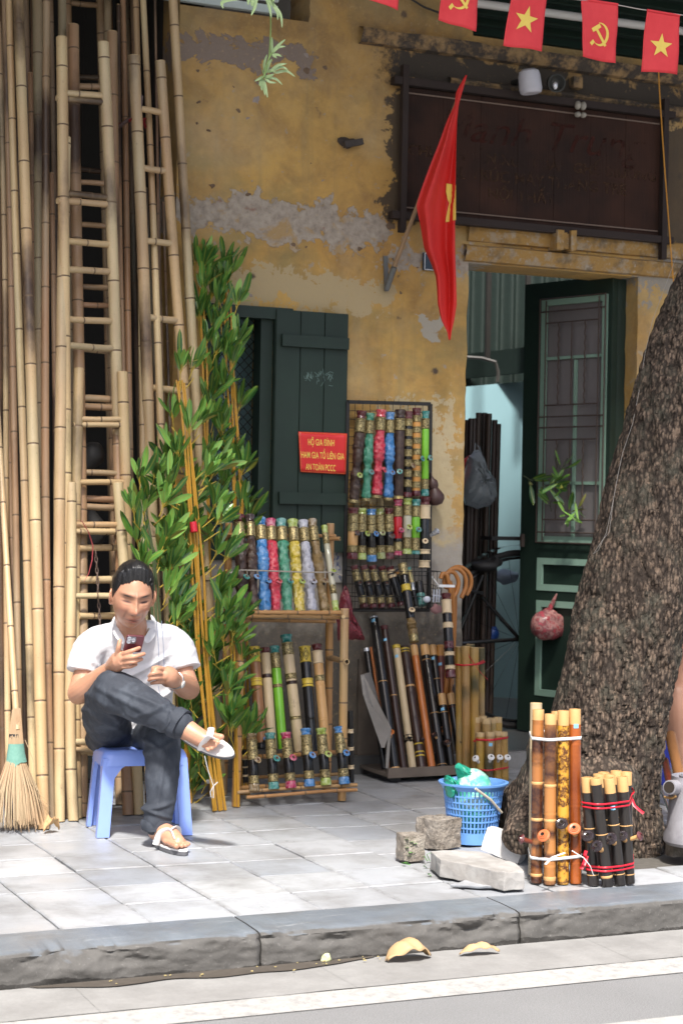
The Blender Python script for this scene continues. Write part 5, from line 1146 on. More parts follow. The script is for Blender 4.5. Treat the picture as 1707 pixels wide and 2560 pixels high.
m = MB(); c = at(*Z3(785, 420), yC+.19); m.ball(c, (.034, .02, .022), 16, 10); m.v = [tuple(Vector(v)+Vector((0, 0, .012*noise.noise(Vector(v)*60)))) for v in m.v]; m.build('cloth', flat('dusty_pink_cloth', (.32, .17, .17), .8), cage)

# ------------------------------------------------------------------ bundles of tubes
BS = 1.28
def tube_bundle(label, tubes, Yf, wpx, mats, ties, tie_mat, name='pipe_bundle', cat='pipe bundle', tip='tan', tipf=.0, bowls=(), group=None, stk=()):
    """tubes: (top px, bottom px, dY, material)"""
    b0 = gr(*tubes[0][1]) ; root = thing(name, b0, label, cat, group); info = []
    for i, (tp, bt, dY, mat, tf) in enumerate(tubes):
        p0 = gr(*bt) if dY is None else Vector((at(bt[0], bt[1], Yf+dY).x, Yf+dY, .002)); Yb = p0.y
        p1 = at(tp[0], tp[1], Yb+.012); T, L = axis_T(p0, p1, CAM-p0); r = wpx/2/sc_at(p0); mb = MB()
        q = random.Random(i+int(tp[0])); nz = sorted(q.uniform(.05, .95) for _ in range(2))
        tz = L*(1-tf)
        pf = [(0, 0), (r*.97, 0), (r, .004)]; z = L*.10*q.uniform(.7, 1.3)
        while z < tz-.02:
            pf += [(r*.985, z-.008), (r*1.04, z-.003), (r*.975, z), (r*1.02, z+.004), (r, z+.01)]; z += L*q.uniform(.28, .36)
        mb.lathe(pf+[(r, tz), (0, tz)], 16); tb = mb.build('tube', M[mat], root, True, T)
        nr = MB()
        if tf > 0:
            nr.lathe([(0, tz+.0005), (r*.985, tz+.0005), (r*.985, L-.002), (r*.95, L), (r*.8, L), (r*.78, L-.02), (0, L-.021)], 16); nr.build('bare_tip', M[tip if isinstance(tip, str) else tip[i % len(tip)]], tb, True, T)
        else:
            nr.lathe([(r*1.0, L-.001), (r*.98, L+.001), (r*.8, L+.001), (r*.75, L-.02), (0, L-.021)], 16); nr.build('cut_end', M['cut'], tb, True, T)
        for fr_, hh, mt_ in ({'scorch1': ((.425, .011, 'tan'), (.635, .011, 'tan'), (.955, .011, 'tan')), 'scorch2': ((.42, .011, 'tan'), (.625, .011, 'tan'), (.965, .016, 'tan')), 'ebony': ((.47+.05*math.sin(i*2), .004, 'tan'), (.90+.03*math.sin(i*3), .004+.006*(i == 1), 'tan'))}.get(mat, ())):
            m = MB(); zr = L*(1-fr_); m.lathe([(r*.98, zr-hh/2), (r*1.045, zr-hh*.3), (r*1.05, zr+hh*.2), (r*.98, zr+hh/2)], 16); m.build('node_ring', M[mt_], tb, True, T)
        info.append((T, L, r))
    for (bi, f, dx, mat, R, smat) in bowls:
        R *= BS
        T, L, r = info[bi]; z = L*(1-f); d = Vector((dx, -1, .75)).normalized(); a = Vector((0, 0, z)); b = a+d*(r*2.6); m = MB(); m.tube([a, b], [R*.4, R*.5], 10); m.build('bowl_stem', M[smat], root, True, T)
        Tb, _ = axis_T(b, b+d); m = MB(); m.lathe([(0, -R*.2), (R*.5, -R*.15), (R, R*.15), (R*1.0, R*.25), (R*.8, R*.42), (R*.72, R*.42), (R*.62, R*.6), (R*.5, R*.58), (R*.42, R*.75), (R*.3, R*.72)], 20, T=Tb); m.lathe([(R*.3, R*.72), (R*.12, R*.5), (0, R*.3)], 20, T=Tb, mi=1); m.build('bowl', [M[mat], M['hollow']], root, True, T)
    for (bi, f) in stk:
        T, L, r = info[bi]; z = L*(1-f); a0 = -math.pi/2+.2; m = MB(); m.grid(lambda u, v: Vector((math.cos(a0+.8*(u-.5))*r*1.03, math.sin(a0+.8*(u-.5))*r*1.03, z+(v-.5)*r*.7)), 4, 1); m.build('price_sticker', M['sticker'], root, True, T)
    def belt(y0, y1, h, extra=()):     # ribbon around all tubes at pixel height y
        pts = []
        for T, L, r in info:
            z = None; p0 = T.translation; zz = T.to_3x3() @ Vector((0, 0, 1)); lo, hi = 0, L
            for _ in range(25):
                mid = (lo+hi)/2
                if px_of(p0+zz*mid)[1] > (y0+y1)/2: lo = mid
                else: hi = mid
            c = p0+zz*lo
            for k in range(14): a = 2*math.pi*k/14; pts.append((c.x+r*1.1*math.cos(a), c.y+r*1.1*math.sin(a), c.z))
        P2 = sorted(set((round(x, 5), round(y, 5)) for x, y, _ in pts)); zc = sum(p[2] for p in pts)/len(pts)
        def half(ps):
            h = []
            for p in ps:
                while len(h) > 1 and (h[-1][0]-h[-2][0])*(p[1]-h[-2][1])-(h[-1][1]-h[-2][1])*(p[0]-h[-2][0]) <= 0: h.pop()
                h.append(p)
            return h[:-1]
        H = half(P2)+half(P2[::-1]); N = len(H); m = MB(); sl = (y1-y0)/sc_at(b0)
        xs_ = [p[0] for p in H]; 
        vs = []
        for (x, y) in H:
            u = (x-min(xs_))/(max(xs_)-min(xs_)); zc2 = zc-(u-.5)*sl
            vs += [(x, y, zc2-h/2+.002*noise.noise((x*40, y*40, 1))), (x, y, zc2+h/2+.002*noise.noise((x*40, y*40, 5)))]
        m.add(vs, [(2*i, 2*((i+1) % N), 2*((i+1) % N)+1, 2*i+1) for i in range(N)])
        for path, w in extra: m.tube([at(*p, info[0][0].translation.y-.05 if len(p) < 3 else p[2])if len(p) < 3 else at(*p) for p in path], w, 6, flatten=.25)
        o = m.build('ribbon', M[tie_mat], root); sd = o.modifiers.new('s', 'SOLIDIFY'); sd.thickness = .0025
    for t_ in ties: belt(*t_)
    return root
# scorched bamboo for the front bundle
def scorched(name, base, dark, freq, spotty=0):
    t = NT(name, .26); x = t.xyz(t.coord('Object', rnd_off=False)); co = t.coord('Object', rnd_off=True)
    z = t.noise(t.coord('Object', (2, 2, freq), True), 1, 2, .4); n = t.noise(co, 70, 4); f = t.math('ADD', t.math('ADD', t.math('MULTIPLY', t.math('SUBTRACT', z, .5), 2.4), .50), t.math('MULTIPLY', t.math('SUBTRACT', n, .5), .22+spotty))
    c = t.ramp(f, [(.22, base), (.36, tuple(a*.55+b*.45 for a, b in zip(base, dark))), (.52, dark), (.68, tuple(a*.35+b*.65 for a, b in zip(base, dark))), (.86, base)]); t.col(c); t.b.inputs['Coat Weight'].default_value = .3; return t.m
M['scorch1'] = scorched('scorched_bamboo', (.36, .14, .04), (.040, .014, .010), 11); M['scorch2'] = scorched('scorched_bamboo_light', (.40, .17, .05), (.045, .016, .011), 10)
M['tortoise'] = scorched('tortoise_bamboo', (.55, .28, .035), (.05, .010, .006), 22, 1.3); M['redwood'] = scorched('red_lacquer_bamboo', (.34, .085, .015), (.16, .035, .008), 3)
M['ebony'] = flat('ebony_bamboo', (.022, .019, .018), .3, var=.35, scale=8); M['terracotta'] = flat('terracotta_bowl', (.48, .13, .045), .4, var=.15)
M['yellowtube'] = bamboo_mat('painted_yellow_bamboo', [(.38, .225, .03), (.44, .28, .05)], 1.5, 3, dark=(.045, .045, .02))
Zb = lambda x, y: (1300+x/4.3556, 1750+y/4.3556)
tube_bundle('tall bundle of scorched bamboo pipes tied with white ribbon in front of the tree', [
    (Zb(195, 102), Zb(172, 1985), None, 'scorch1', .062), (Zb(328, 152), Zb(318, 2005), None, 'scorch2', .062), (Zb(466, 116), Zb(462, 1998), None, 'tortoise', .085), (Zb(592, 98), Zb(602, 1992), None, 'redwood', .088),
    (Zb(172, 34), Zb(150, 1900), None, 'beige', 0), (Zb(400, 125), Zb(395, 1900), None, 'scorch2', .05)], -2.65, 30, None,
    [(1843, 1838, .010), (2139, 2131, .010, (([Zb(480, 1665)+(-2.74,), Zb(350, 1710)+(-2.75,), Zb(270, 1790)+(-2.76,)], .006), ([Zb(560, 1640)+(-2.74,), Zb(690, 1720)+(-2.76,), Zb(760, 1810)+(-2.77,), Zb(795, 1910)+(-2.77,)], .006)))], 'white_ribbon',
    bowls=((1, .76, -.5, 'terracotta', .018, 'tan'), (2, .70, -.1, 'bowl_dark', .017, 'tan'), (3, .735, -.1, 'terracotta', .0175, 'tan'), (0, .775, -2.4, 'g_wine', .014, 'mahog')), stk=((3, .095),))
tube_bundle('short bundle of black bamboo pipes tied with red ribbon in front of the tree', [
    (Zb(722, 842), Zb(795, 2015), None, 'ebony', .14), (Zb(815, 852), Zb(950, 2030), None, 'ebony', .058), (Zb(960, 850), Zb(1085, 2015), None, 'ebony', .14), (Zb(1105, 835), Zb(1185, 1995), None, 'ebony', .14),
    (Zb(852, 806), Zb(870, 1925), None, 'ebony', .13), (Zb(965, 808), Zb(990, 1920), None, 'ebony', .13), (Zb(1040, 770), Zb(1060, 1900), None, 'ebony', .13), (Zb(1150, 782), Zb(1160, 1905), None, 'ebony', .13), (Zb(905, 785), Zb(930, 1880), None, 'ebony', .13)], -2.6, 29, None,
    [(1995, 1993, .007), (2005, 2003, .006, (([Zb(1212, 1080)+(-2.60,), Zb(1240, 1150)+(-2.62,), Zb(1290, 1195)+(-2.63,), Zb(1340, 1235)+(-2.64,)], .006), ([Zb(1195, 1060)+(-2.60,), Zb(1235, 1000)+(-2.60,), Zb(1215, 955)+(-2.60,)], .005))), (2150, 2148, .007), (2159, 2157, .006, (([Zb(720, 1700)+(-2.72,), Zb(690, 1790)+(-2.74,), Zb(660, 1840)+(-2.74,)], .007), ([Zb(725, 1760)+(-2.72,), Zb(700, 1690)+(-2.73,), Zb(715, 1640)+(-2.73,)], .006)))], 'red_ribbon',
    bowls=((0, .61, -.2, 'bowl_dark', .0165, 'tan'), (1, .68, -.5, 'bowl_dark', .0165, 'tan'), (2, .625, -.35, 'bowl_dark', .0175, 'tan'), (3, .62, -.3, 'bowl_dark', .015, 'tan'), (3, .60, 1.9, 'g_wine', .013, 'tan')), stk=((2, .27),))
Z5 = lambda x, y: (1100+x/3.135, 1300+y/3.135)
yB1 = yC+.06
tube_bundle('tall bundle of painted yellow bamboo tubes tied with red ribbon by the door jamb', [
    (Z5(150, 995), Z5(160, 1930), -.02, 'yellowtube', 0), (Z5(200, 990), Z5(205, 1940), -.06, 'yellowtube', 0), (Z5(268, 1000), Z5(270, 1940), -.07, 'yellowtube', 0), (Z5(315, 1002), Z5(315, 1930), -.02, 'yellowtube', 0), (Z5(235, 975), Z5(235, 1920), .02, 'yellowtube', 0)], yB1, 22, None,
    [(1661, 1655, .008, (([Z5(218, 1050)+(yB1-.12,), Z5(260, 1120)+(yB1-.13,), Z5(320, 1200)+(yB1-.14,), Z5(370, 1250)+(yB1-.14,)], .006), ([Z5(340, 1100)+(yB1-.11,), Z5(270, 1130)+(yB1-.13,), Z5(225, 1070)+(yB1-.12,)], .005)))], 'red_ribbon', group='bundles of yellow tubes')
yB2 = yC-.02
tube_bundle('middle height bundle of yellow tubes behind the shortest bundle', [(Z5(282, 1545), Z5(285, 1980), 0, 'yellowtube', .09), (Z5(362, 1555), Z5(360, 1985), -.03, 'yellowtube', .09), (Z5(405, 1550), Z5(405, 1985), .01, 'yellowtube', .09), (Z5(450, 1545), Z5(450, 1985), .01, 'yellowtube', .09), (Z5(330, 1535), Z5(330, 1975), .02, 'yellowtube', .09)], yB2, 22, None, [(1850, 1846, .010)], 'red_ribbon', tip='cut', group='bundles of yellow tubes')
tube_bundle('shortest bundle of yellow tubes with white ceramic bowls near the basket', [(Z5(315, 1665), Z5(312, 2050), 0, 'yellowtube', .09), (Z5(392, 1660), Z5(372, 2070), -.03, 'yellowtube', .09), (Z5(445, 1655), Z5(442, 2060), .0, 'yellowtube', .09), (Z5(492, 1660), Z5(500, 2060), .0, 'yellowtube', .09)], yC-.09, 23, None, [(1848, 1844, .009), (1923, 1919, .007)], 'red_ribbon', tip='cut',
    bowls=((0, .66, -.5, 'white', .013, 'white'), (1, .64, .2, 'white', .013, 'white'), (2, .66, .3, 'white', .012, 'white'), (3, .66, .4, 'white', .0125, 'white')), group='bundles of yellow tubes', stk=((1, .25),))

# ------------------------------------------------------------------ inside the doorway
dY = .9
dk = thing('dark_tube_bundle', (at(1210, 1700, dY).x, dY, FZ), 'tall bundle of dark tubes standing inside the doorway', 'tube bundle')
for k, (x, y0) in enumerate(((1177, 1046), (1196, 1032), (1210, 1032), (1222, 1034), (1236, 1050), (1245, 1060), (1185, 1046), (1168, 1050))):
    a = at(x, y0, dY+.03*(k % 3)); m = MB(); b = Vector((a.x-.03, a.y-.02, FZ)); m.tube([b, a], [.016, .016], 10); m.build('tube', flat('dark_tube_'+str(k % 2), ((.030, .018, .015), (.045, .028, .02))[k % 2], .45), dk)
film1 = film('clear_film', (.30, .34, .36), .62)
bag('plastic_bag', [(1172, 1140), (1192, 1122), (1200, 1130), (1212, 1165), (1234, 1205), (1240, 1245), (1225, 1265), (1190, 1272), (1162, 1262), (1158, 1220), (1166, 1170)], .80, film1, 'clear plastic carrier bag hanging in the doorway, full of things', .08, handles=([(1185, 1135), (1188, 1108), (1198, 1118), (1205, 1145)],))
m = MB(); P = [at(x, y, .86) for x, y in ((1160, 1150), (1178, 1138), (1176, 1180), (1160, 1215))]; m.add(P+[p+Vector((0, .03, 0)) for p in P], [(0, 1, 2, 3), (7, 6, 5, 4), (0, 4, 5, 1), (1, 5, 6, 2), (2, 6, 7, 3), (3, 7, 4, 0)])
tag(m.build('red_package', flat('red_package', (.5, .02, .02), .5)), 'red packet showing behind the clear bag in the doorway', 'packet')
# bicycle
bY = .75
bike = thing('bicycle', (at(1290, 1740, bY).x, bY, FZ), 'black bicycle parked in the dark just inside the doorway', 'bicycle')
wc = at(1298, 1598, bY); wr = wc.z-FZ
def ringtube(m, c, r, th, n=40): m.tube([c+Vector((r*math.cos(2*math.pi*i/n), 0, r*math.sin(2*math.pi*i/n))) for i in range(n+1)], th, 8, cap=False)
for cx_, nm in ((wc, 'wheel'), (wc-Vector((.98, -.1, 0)), 'wheel')):
    m = MB(); ringtube(m, cx_, wr-.018, .018); w = m.build(nm, M['black_matt'], bike); m = MB(); ringtube(m, cx_, wr-.045, .008)
    for k in range(18): a = 2*math.pi*k/18; m.tube([cx_, cx_+Vector(((wr-.045)*math.cos(a), 0, (wr-.045)*math.sin(a)))], .0012, 4)
    m.build('rim', M['black'], w)
m = MB(); m.grid(lambda u, v: wc+Vector(((wr+.025)*math.cos(R_(10+200*u)), (v-.5)*.06, (wr+.025)*math.sin(R_(10+200*u)))), 30, 3); m.build('mudguard', M['black'], bike)
sd_ = at(1215, 1415, bY-.02); m = MB(); m.ball(sd_, (.095, .07, .035), 20, 12); m.v = [(x, y, z+(.02 if x > sd_.x+.03 else 0)) for x, y, z in m.v]; m.build('saddle', M['black_matt'], bike)
m = MB(); bbk = wc+Vector((-.40, 0, -.02)); stt = sd_+Vector((-.02, 0, -.05)); hd = wc+Vector((-.85, .02, .38))
for a, b in ((stt, bbk), (bbk, wc), (wc, stt-Vector((0, 0, .12))), (bbk, hd), (stt-Vector((0, 0, .10)), hd), (hd+Vector((0, 0, .15)), wc-Vector((.98, -.1, 0))), (hd+Vector((0, 0, .15)), hd+Vector((.08, -.2, .18)))): m.tube([a, b], .011, 8)
m.build('bike_frame', M['black'], bike)
m = MB(); m.box(wc+Vector((-.05, 0, wr+.06)), (.34, .13, .02)); m.build('luggage_rack', M['black_matt'], bike, smooth=False)
for (x, y, w, h, c, lab, nm) in ((1262, 1440, 60, 30, (.30, .36, .45), 'crumpled pale plastic lying on the bicycle\'s rack', 'plastic_wrap'), (1225, 1585, 34, 40, (.02, .07, .28), 'dark blue plastic sack in the gloom by the bicycle wheel', 'plastic_sack')):
    p = at(x, y, bY+.22); s = 1/sc_at(p); m = MB(); m.ball(p, (w*s*.6, .06, h*s*.6), 18, 12); m.v = [tuple(Vector(v)+Vector((0, 0, .02*noise.noise(Vector(v)*25)))) for v in m.v]; tag(m.build(nm, flat(nm, c, .4)), lab, 'plastic wrap')
# red net bag on the door
p = free+du*.16+dn*.06; pp = [dpt(x, y) for x, y in ((1392, 1535), (1418, 1560), (1428, 1590), (1410, 1600), (1370, 1590), (1356, 1560), (1362, 1535), (1378, 1525))]
c3 = [free+du*u+dn*.07+Vector((0, 0, z)) for u, z in pp]; m = MB(); cc = sum(c3, Vector())/len(c3); r = max((a-cc).length for a in c3)
r *= .86; m.ball(cc, (r*.95, r*.6, r*.80), 26, 18); m.v = [tuple(Vector(v)+Vector((.012*noise.noise(Vector(v)*30), .01*noise.noise(Vector(v)*30+Vector((5, 0, 0))), .012*noise.noise(Vector(v)*28+Vector((0, 7, 0)))))) for v in m.v]
t = NT('red_net', .35); co = t.coord('Object'); a = t.noise(co, 28, 4); t.col(t.ramp(a, [(.36, (.36, .02, .03)), (.47, (.44, .24, .21)), (.54, (.20, .07, .07)), (.66, (.45, .05, .07))]))
top = dpt(1406, 1484); m.tube([cc+Vector((0, 0, r*.6)), free+du*top[0]+dn*.05+Vector((0, 0, top[1]))], [.02, .004], 8); tag(m.build('net_bag', t.m), 'red net bag of scraps hanging on the green door', 'net bag')
# potted sprig in front of the door grille
sp = thing('bamboo_sprig', free+du*.3+dn*.12+Vector((0, 0, gz0)), 'dark bamboo sprig with two bright leaves tucked into the door grille', 'sprig')
qq = random.Random(5); mt = MB()
for (x, y, n, hi) in ((1440, 1165, 6, 0), (1362, 1205, 6, 0), (1410, 1215, 7, 0), (1430, 1205, 5, 0), (1405, 1255, 5, 0), (1450, 1285, 6, .2), (1470, 1275, 4, .3)):
    u, z = dpt(x, y); cluster(sp, mt, free+du*u+dn*.10+Vector((0, 0, z)), Vector((qq.uniform(-1, 1), -.4, qq.uniform(-.5, 1))), n, qq, hi, 1.3)
mt.build('twig', M['cane_green'], sp)['kind'] = 'stuff'
for (x0, y0, x1, y1) in ((1490, 1300, 1420, 1282), (1487, 1300, 1478, 1255)):
    a, b = dpt(x0, y0), dpt(x1, y1); A = free+du*a[0]+dn*.14+Vector((0, 0, a[1])); B = free+du*b[0]+dn*.16+Vector((0, 0, b[1])); put_leaf(sp, A, B-A, True, qq, 1.1)

# ------------------------------------------------------------------ basket, blocks and slabs on the pavement
Zk = lambda x, y: (980+x/4.3556, 1880+y/4.3556)
M['basket'] = flat('blue_basket', (.15, .34, .74), .35, var=.08)
bb0 = gr(*Zk(862, 1030)); bb0.y += .095; bb0.x += .055; bc = Vector((bb0.x, bb0.y, 0)); sB = sc_at(bc)
rT, rB = 345/4.3556/sB, 268/4.3556/sB; hB = at(*Zk(845, 330), bc.y).z
bas = thing('laundry_basket', bc, 'blue plastic mesh basket with a white handle and green bags inside', 'basket')
rad = lambda z: rB*.93+(rT*.96-rB*.93)*(z/hB)
m = MB(); m.lathe([(0, .004), (rad(0), .004), (rad(.03)*1.02, .002), (rad(.045)*1.03, .045), (rad(.045)*.98, .045), (rad(.02)*.96, .014), (0, .014)], 40, T=Matrix.Translation(bc)); m.build('base', M['basket'], bas)
m = MB(); m.lathe([(rad(hB)*.98, hB-.022), (rad(hB)*1.02, hB-.022), (rT*1.03, hB-.010), (rT*1.10, hB-.004), (rT*1.11, hB+.003), (rT*1.0, hB+.004), (rT*.96, hB-.006), (rad(hB)*.97, hB-.022)], 48, T=Matrix.Translation(bc)); m.build('rim', M['basket'], bas)
NB = 44
for k in range(NB):
    a = 2*math.pi*k/NB; d = Vector((math.cos(a), math.sin(a), 0)); m = MB(); z0, z1 = .04, hB-.016; m.bar(bc+d*rad(z0)+Vector((0, 0, z0)), bc+d*rad(z1)+Vector((0, 0, z1)), .0055, .004, up=d); m.build('slat', M['basket'], bas, smooth=False)
for k in range(1, 7):
    z = .04+(hB-.06)*k/7; m = MB(); m.lathe([(rad(z)-.002, z-.0026), (rad(z)+.003, z-.0026), (rad(z)+.003, z+.0026), (rad(z)-.002, z+.0026), (rad(z)-.002, z-.0026)], 40, T=Matrix.Translation(bc)); m.build('hoop', M['basket'], bas)
m = MB(); h0, h1 = at(*Zk(905, 398), bc.y-rT*1.02), at(*Zk(1190, 660), bc.y-rT*.75); m.tube([h0, h0.lerp(h1, .5)+Vector((.004, -.01, .004)), h1], .0052, 8); m.build('handle', flat('yellowed_handle', (.58, .52, .42), .5), bas)
gfilm = film('green_film', (.03, .42, .28), .86, .2)
bag('plastic_bag', [Zk(585, 380), Zk(580, 290), Zk(600, 250), Zk(640, 270), Zk(690, 310), Zk(740, 380), Zk(700, 520), Zk(620, 500)], bc.y-.02, gfilm, 'small green plastic bag peeping out at the left of the blue basket', .04, handles=())
bag('plastic_bag', [Zk(740, 380), Zk(690, 190), Zk(680, 150), Zk(720, 115), Zk(770, 140), Zk(860, 185), Zk(900, 215), Zk(960, 212), Zk(1010, 280), Zk(1045, 370), Zk(1000, 600), Zk(800, 600)], bc.y+.02, gfilm, 'large crumpled green plastic bag sticking up out of the blue basket', .05)
m = MB(); m.ball(bc+Vector((0, 0, .15)), (rB*.86, rB*.86, .13), 30, 18); m.v = [tuple(Vector(v)+Vector((.02*noise.noise(Vector(v)*18), .02*noise.noise(Vector(v)*18+Vector((4, 0, 0))), 0))) for v in m.v]
t = NT('bag_contents', .3); a = t.noise(t.coord('Object'), 14, 4, .6, .5); t.col(t.ramp(a, [(.35, (.03, .38, .27)), (.5, (.12, .50, .40)), (.62, (.55, .70, .62))])); t.bump(a, .6, .01)
tag(m.build('plastic_bag', t.m), 'green and white bag of rubbish filling the blue basket', 'plastic bag')
t = NT('rough_concrete', .9); co = t.coord('Object'); a = t.noise(co, 16, 7, .68); b_ = t.noise(co, 70, 4, .7); t.col(t.mix(t.ramp(a, [(.35, 0.), (.65, 1.)]), (.15, .125, .10), (.36, .32, .275))); t.bump(t.math('ADD', a, b_), .9, .012); M['concrete'] = t.m
t = NT('pale_stone', .7); co = t.coord('Object'); a = t.noise(co, 10, 6, .6); t.col(t.mix(t.ramp(a, [(.4, 0.), (.7, 1.)]), (.27, .255, .24), (.42, .41, .395))); t.bump(t.noise(co, 60, 4), .35, .004); M['palestone'] = t.m
t = NT('white_block', .8); co = t.coord('Object'); a = t.noise(co, 14, 5); t.col(t.mix(t.ramp(a, [(.5, 0.), (.75, .6)]), (.52, .505, .49), (.36, .32, .28))); M['whiteblock'] = t.m
def rock(name, T, size, mat, label, cat, bev=.2, amp=.01, fr=14, n=10, hole=None, seed=0):
    bm = bmesh.new(); bmesh.ops.create_cube(bm, size=1); bmesh.ops.subdivide_edges(bm, edges=bm.edges[:], cuts=n, use_grid_fill=True)
    for v in bm.verts:
        p = v.co*2; l = max(abs(p.x), abs(p.y), abs(p.z)); ln = p.length; k = (1-bev)+bev*(1.28/max(ln, .01)) if ln > 1.05 else 1; p = p*min(1, k)
        q = Vector((p.x*size[0]/2, p.y*size[1]/2, p.z*size[2]/2)); nn = p.normalized()
        q += nn*amp*noise.fractal(q*fr+Vector((seed, 0, 0)), .8, 2, 5)
        if hole and v.co.z > .45: r = math.hypot(q.x-hole[0], q.y-hole[1]); q.z -= hole[3]*max(0, 1-(r/hole[2])**4)
        v.co = q
    me = bpy.data.meshes.new(name); bm.to_mesh(me); bm.free(); me.materials.append(M[mat]); me.polygons.foreach_set('use_smooth', [True]*len(me.polygons)); me.set_sharp_from_angle(angle=R_(50)); return tag(place(name, me, T), label, cat)
c0 = gr(*Zk(490, 1075)); wblk = 470/4.3556/sc_at(c0)*.86
rock('concrete_block', Matrix.Translation(c0+Vector((.040, .07, .056))) @ Matrix.Rotation(R_(-77), 4, 'Z'), (.122, .122, .11), 'concrete', 'rough square concrete block with a hole in its top beside the basket', 'concrete block', .10, .006, 22, 26, hole=(0, 0, .022, .05))
c1 = gr(*Zk(185, 1200)); rock('small_stone', Matrix.Translation(c1+Vector((.023, .04, .048))), (.085, .07, .095), 'concrete', 'small grey stone with a green weed growing against it', 'stone', .18, .006, 20, 8, seed=4)
c2 = at(*Zk(1235, 1010), -2.22); rock('white_block', Matrix.Translation(c2) @ Matrix.Rotation(R_(17), 4, Vector((.4, .9, 0))) @ Matrix.Rotation(R_(-44), 4, 'Z'), (.150, .10, .088), 'whiteblock', 'clean white stone block propped up next to the tall pipe bundle', 'stone block', .20, .003, 12, 14)
# broken slab: an outline with thickness
def slab(name, top_px, z0, th, mat, label, cat, tilt=0):
    P = [gr(*p, z0) for p in top_px]; n = len(P); bm = bmesh.new()
    vs = [bm.verts.new(p) for p in P]; f = bm.faces.new(vs); 
    r = bmesh.ops.extrude_face_region(bm, geom=[f]); ev = [v for v in r['geom'] if isinstance(v, bmesh.types.BMVert)]
    for v in ev: v.co.z -= th; v.co.x += rnd.uniform(-.006, .006); v.co.y += rnd.uniform(-.004, .008)
    bmesh.ops.recalc_face_normals(bm, faces=bm.faces[:]); bmesh.ops.bevel(bm, geom=bm.edges[:], offset=.004, segments=2, affect='EDGES', profile=.6)
    bmesh.ops.triangulate(bm, faces=bm.faces[:]); bmesh.ops.subdivide_edges(bm, edges=[e for e in bm.edges if e.calc_length() > .02], cuts=3, use_grid_fill=False); bmesh.ops.triangulate(bm, faces=bm.faces[:])
    c = sum(P, Vector())/n
    for v in bm.verts: v.co += Vector((0, 0, tilt*(v.co.x-c.x)))+Vector(noise.noise_vector(v.co*30))*.0035; v.co.z = max(v.co.z, .001)
    o = Vector((c.x, c.y, 0)); bmesh.ops.translate(bm, verts=bm.verts[:], vec=-o); me = bpy.data.meshes.new(name); bm.to_mesh(me); bm.free(); me.materials.append(M[mat]); return tag(place(name, me, Matrix.Translation(o)), label, cat)
slab('broken_slab', [Zk(415, 1085), Zk(560, 1068), Zk(960, 1068), Zk(1130, 1130), Zk(1340, 1200), Zk(1440, 1290), Zk(1230, 1310), Zk(1060, 1280), Zk(800, 1220), Zk(520, 1175)], .065, .062, 'palestone', 'long broken grey stone slab lying across the paving by the basket', 'stone slab', -.03)
slab('broken_tile', [Zk(620, 1440), Zk(800, 1395), Zk(1080, 1378), Zk(1320, 1395), Zk(1390, 1440), Zk(1010, 1465), Zk(760, 1450)], -0.0+.011, .010, 'paving', 'thin broken paving piece in front of the long slab', 'paving piece')
0 and slab('loose_tile', [(800, 2098), (905, 2090), (1000, 2072), (1040, 2090), (1030, 2120), (985, 2160), (905, 2130)], .022, .02, 'paving', 'tilted loose paving stone left of the concrete block', 'paving piece', .03)
0 and slab('x', [(1330, 2225), (1500, 2222), (1640, 2172), (1707, 2180), (1720, 2200), (1560, 2225), (1400, 2236)], .022, .02, 'palestone', 'wedge of raised paving under the black pipe bundle', 'paving piece', .0)
# weed
wd = thing('weed', gr(*Zk(185, 1170)), 'little bright green weed growing in a crack by the small stone', 'weed'); wq = random.Random(9); M['weed'] = flat('weed_green', (.10, .30, .05), .5, var=.25)
wl = MB(); wl.grid(lambda u, v: Vector(((v-.5)*.016*math.sin(math.pi*min(1, u*.95+.03)), -.006*u*u, .028*u)), 5, 2); wme = wl.mesh('leaf', M['weed'])
m = MB()
for (x, y) in ((145, 960), (165, 990), (205, 1010), (130, 1050), (185, 1050), (215, 1090), (160, 1080), (185, 1140), (200, 1150), (375, 1110), (350, 1140), (340, 1240), (100, 1210), (390, 1330)):
    b = gr(*Zk(min(max(x, 165), 200) if x < 230 else x, 1175 if y < 1180 else y+4)); b.y -= .025; p = at(*Zk(x, y), b.y); m.tube([b, p], .0013, 4, cap=False); d = Vector((wq.uniform(-1, 1), wq.uniform(-1, .2), wq.uniform(.2, 1))); x_, y_ = _frame(d); T = Matrix.Translation(p) @ Matrix((x_, y_, d.normalized())).transposed().to_4x4(); place('leaf', wme, T, wd)
m.build('stem', M['weed'], wd)

# ------------------------------------------------------------------ the street tree
tY = -2.0
t = NT('bark', .9, 0, .25); co = t.coord('World'); wv_ = t.coord('World', (1, 1, .42)); a = t.voro(wv_, 74, 'F1'); colr = t.voro(wv_, 74, 'F1', 'Color'); b_ = t.noise(co, 9, 6, .65); f_ = t.noise(co, 90, 4, .7)
base = t.mix(t.xyz(colr)[0], (.085, .063, .048), (.235, .172, .128)); base = t.mix(t.ramp(a, [(.32, 0.), (.58, .95)]), base, (.022, .016, .013)); fis = t.noise(t.coord('World', (1, 1, .24)), 22, 4, .6); base = t.mix(t.ramp(fis, [(.56, 0.), (.70, .7)]), base, (.045, .034, .027)); base = t.mix(t.ramp(b_, [(.48, 0.), (.66, .7)]), base, (.085, .085, .065)); b2_ = t.noise(co, 4, 5, .6); base = t.mix(t.ramp(b2_, [(.5, 0.), (.7, .6)]), base, (.05, .038, .03)); base = t.mix(t.ramp(t.noise(t.coord('World', (1, 1, .5), loc=(2, 5, 1)), 30, 4, .7), [(.56, 0.), (.64, .6)]), base, (.30, .215, .155)); base = t.mix(t.math('MULTIPLY', f_, .5), base, (.05, .038, .03))
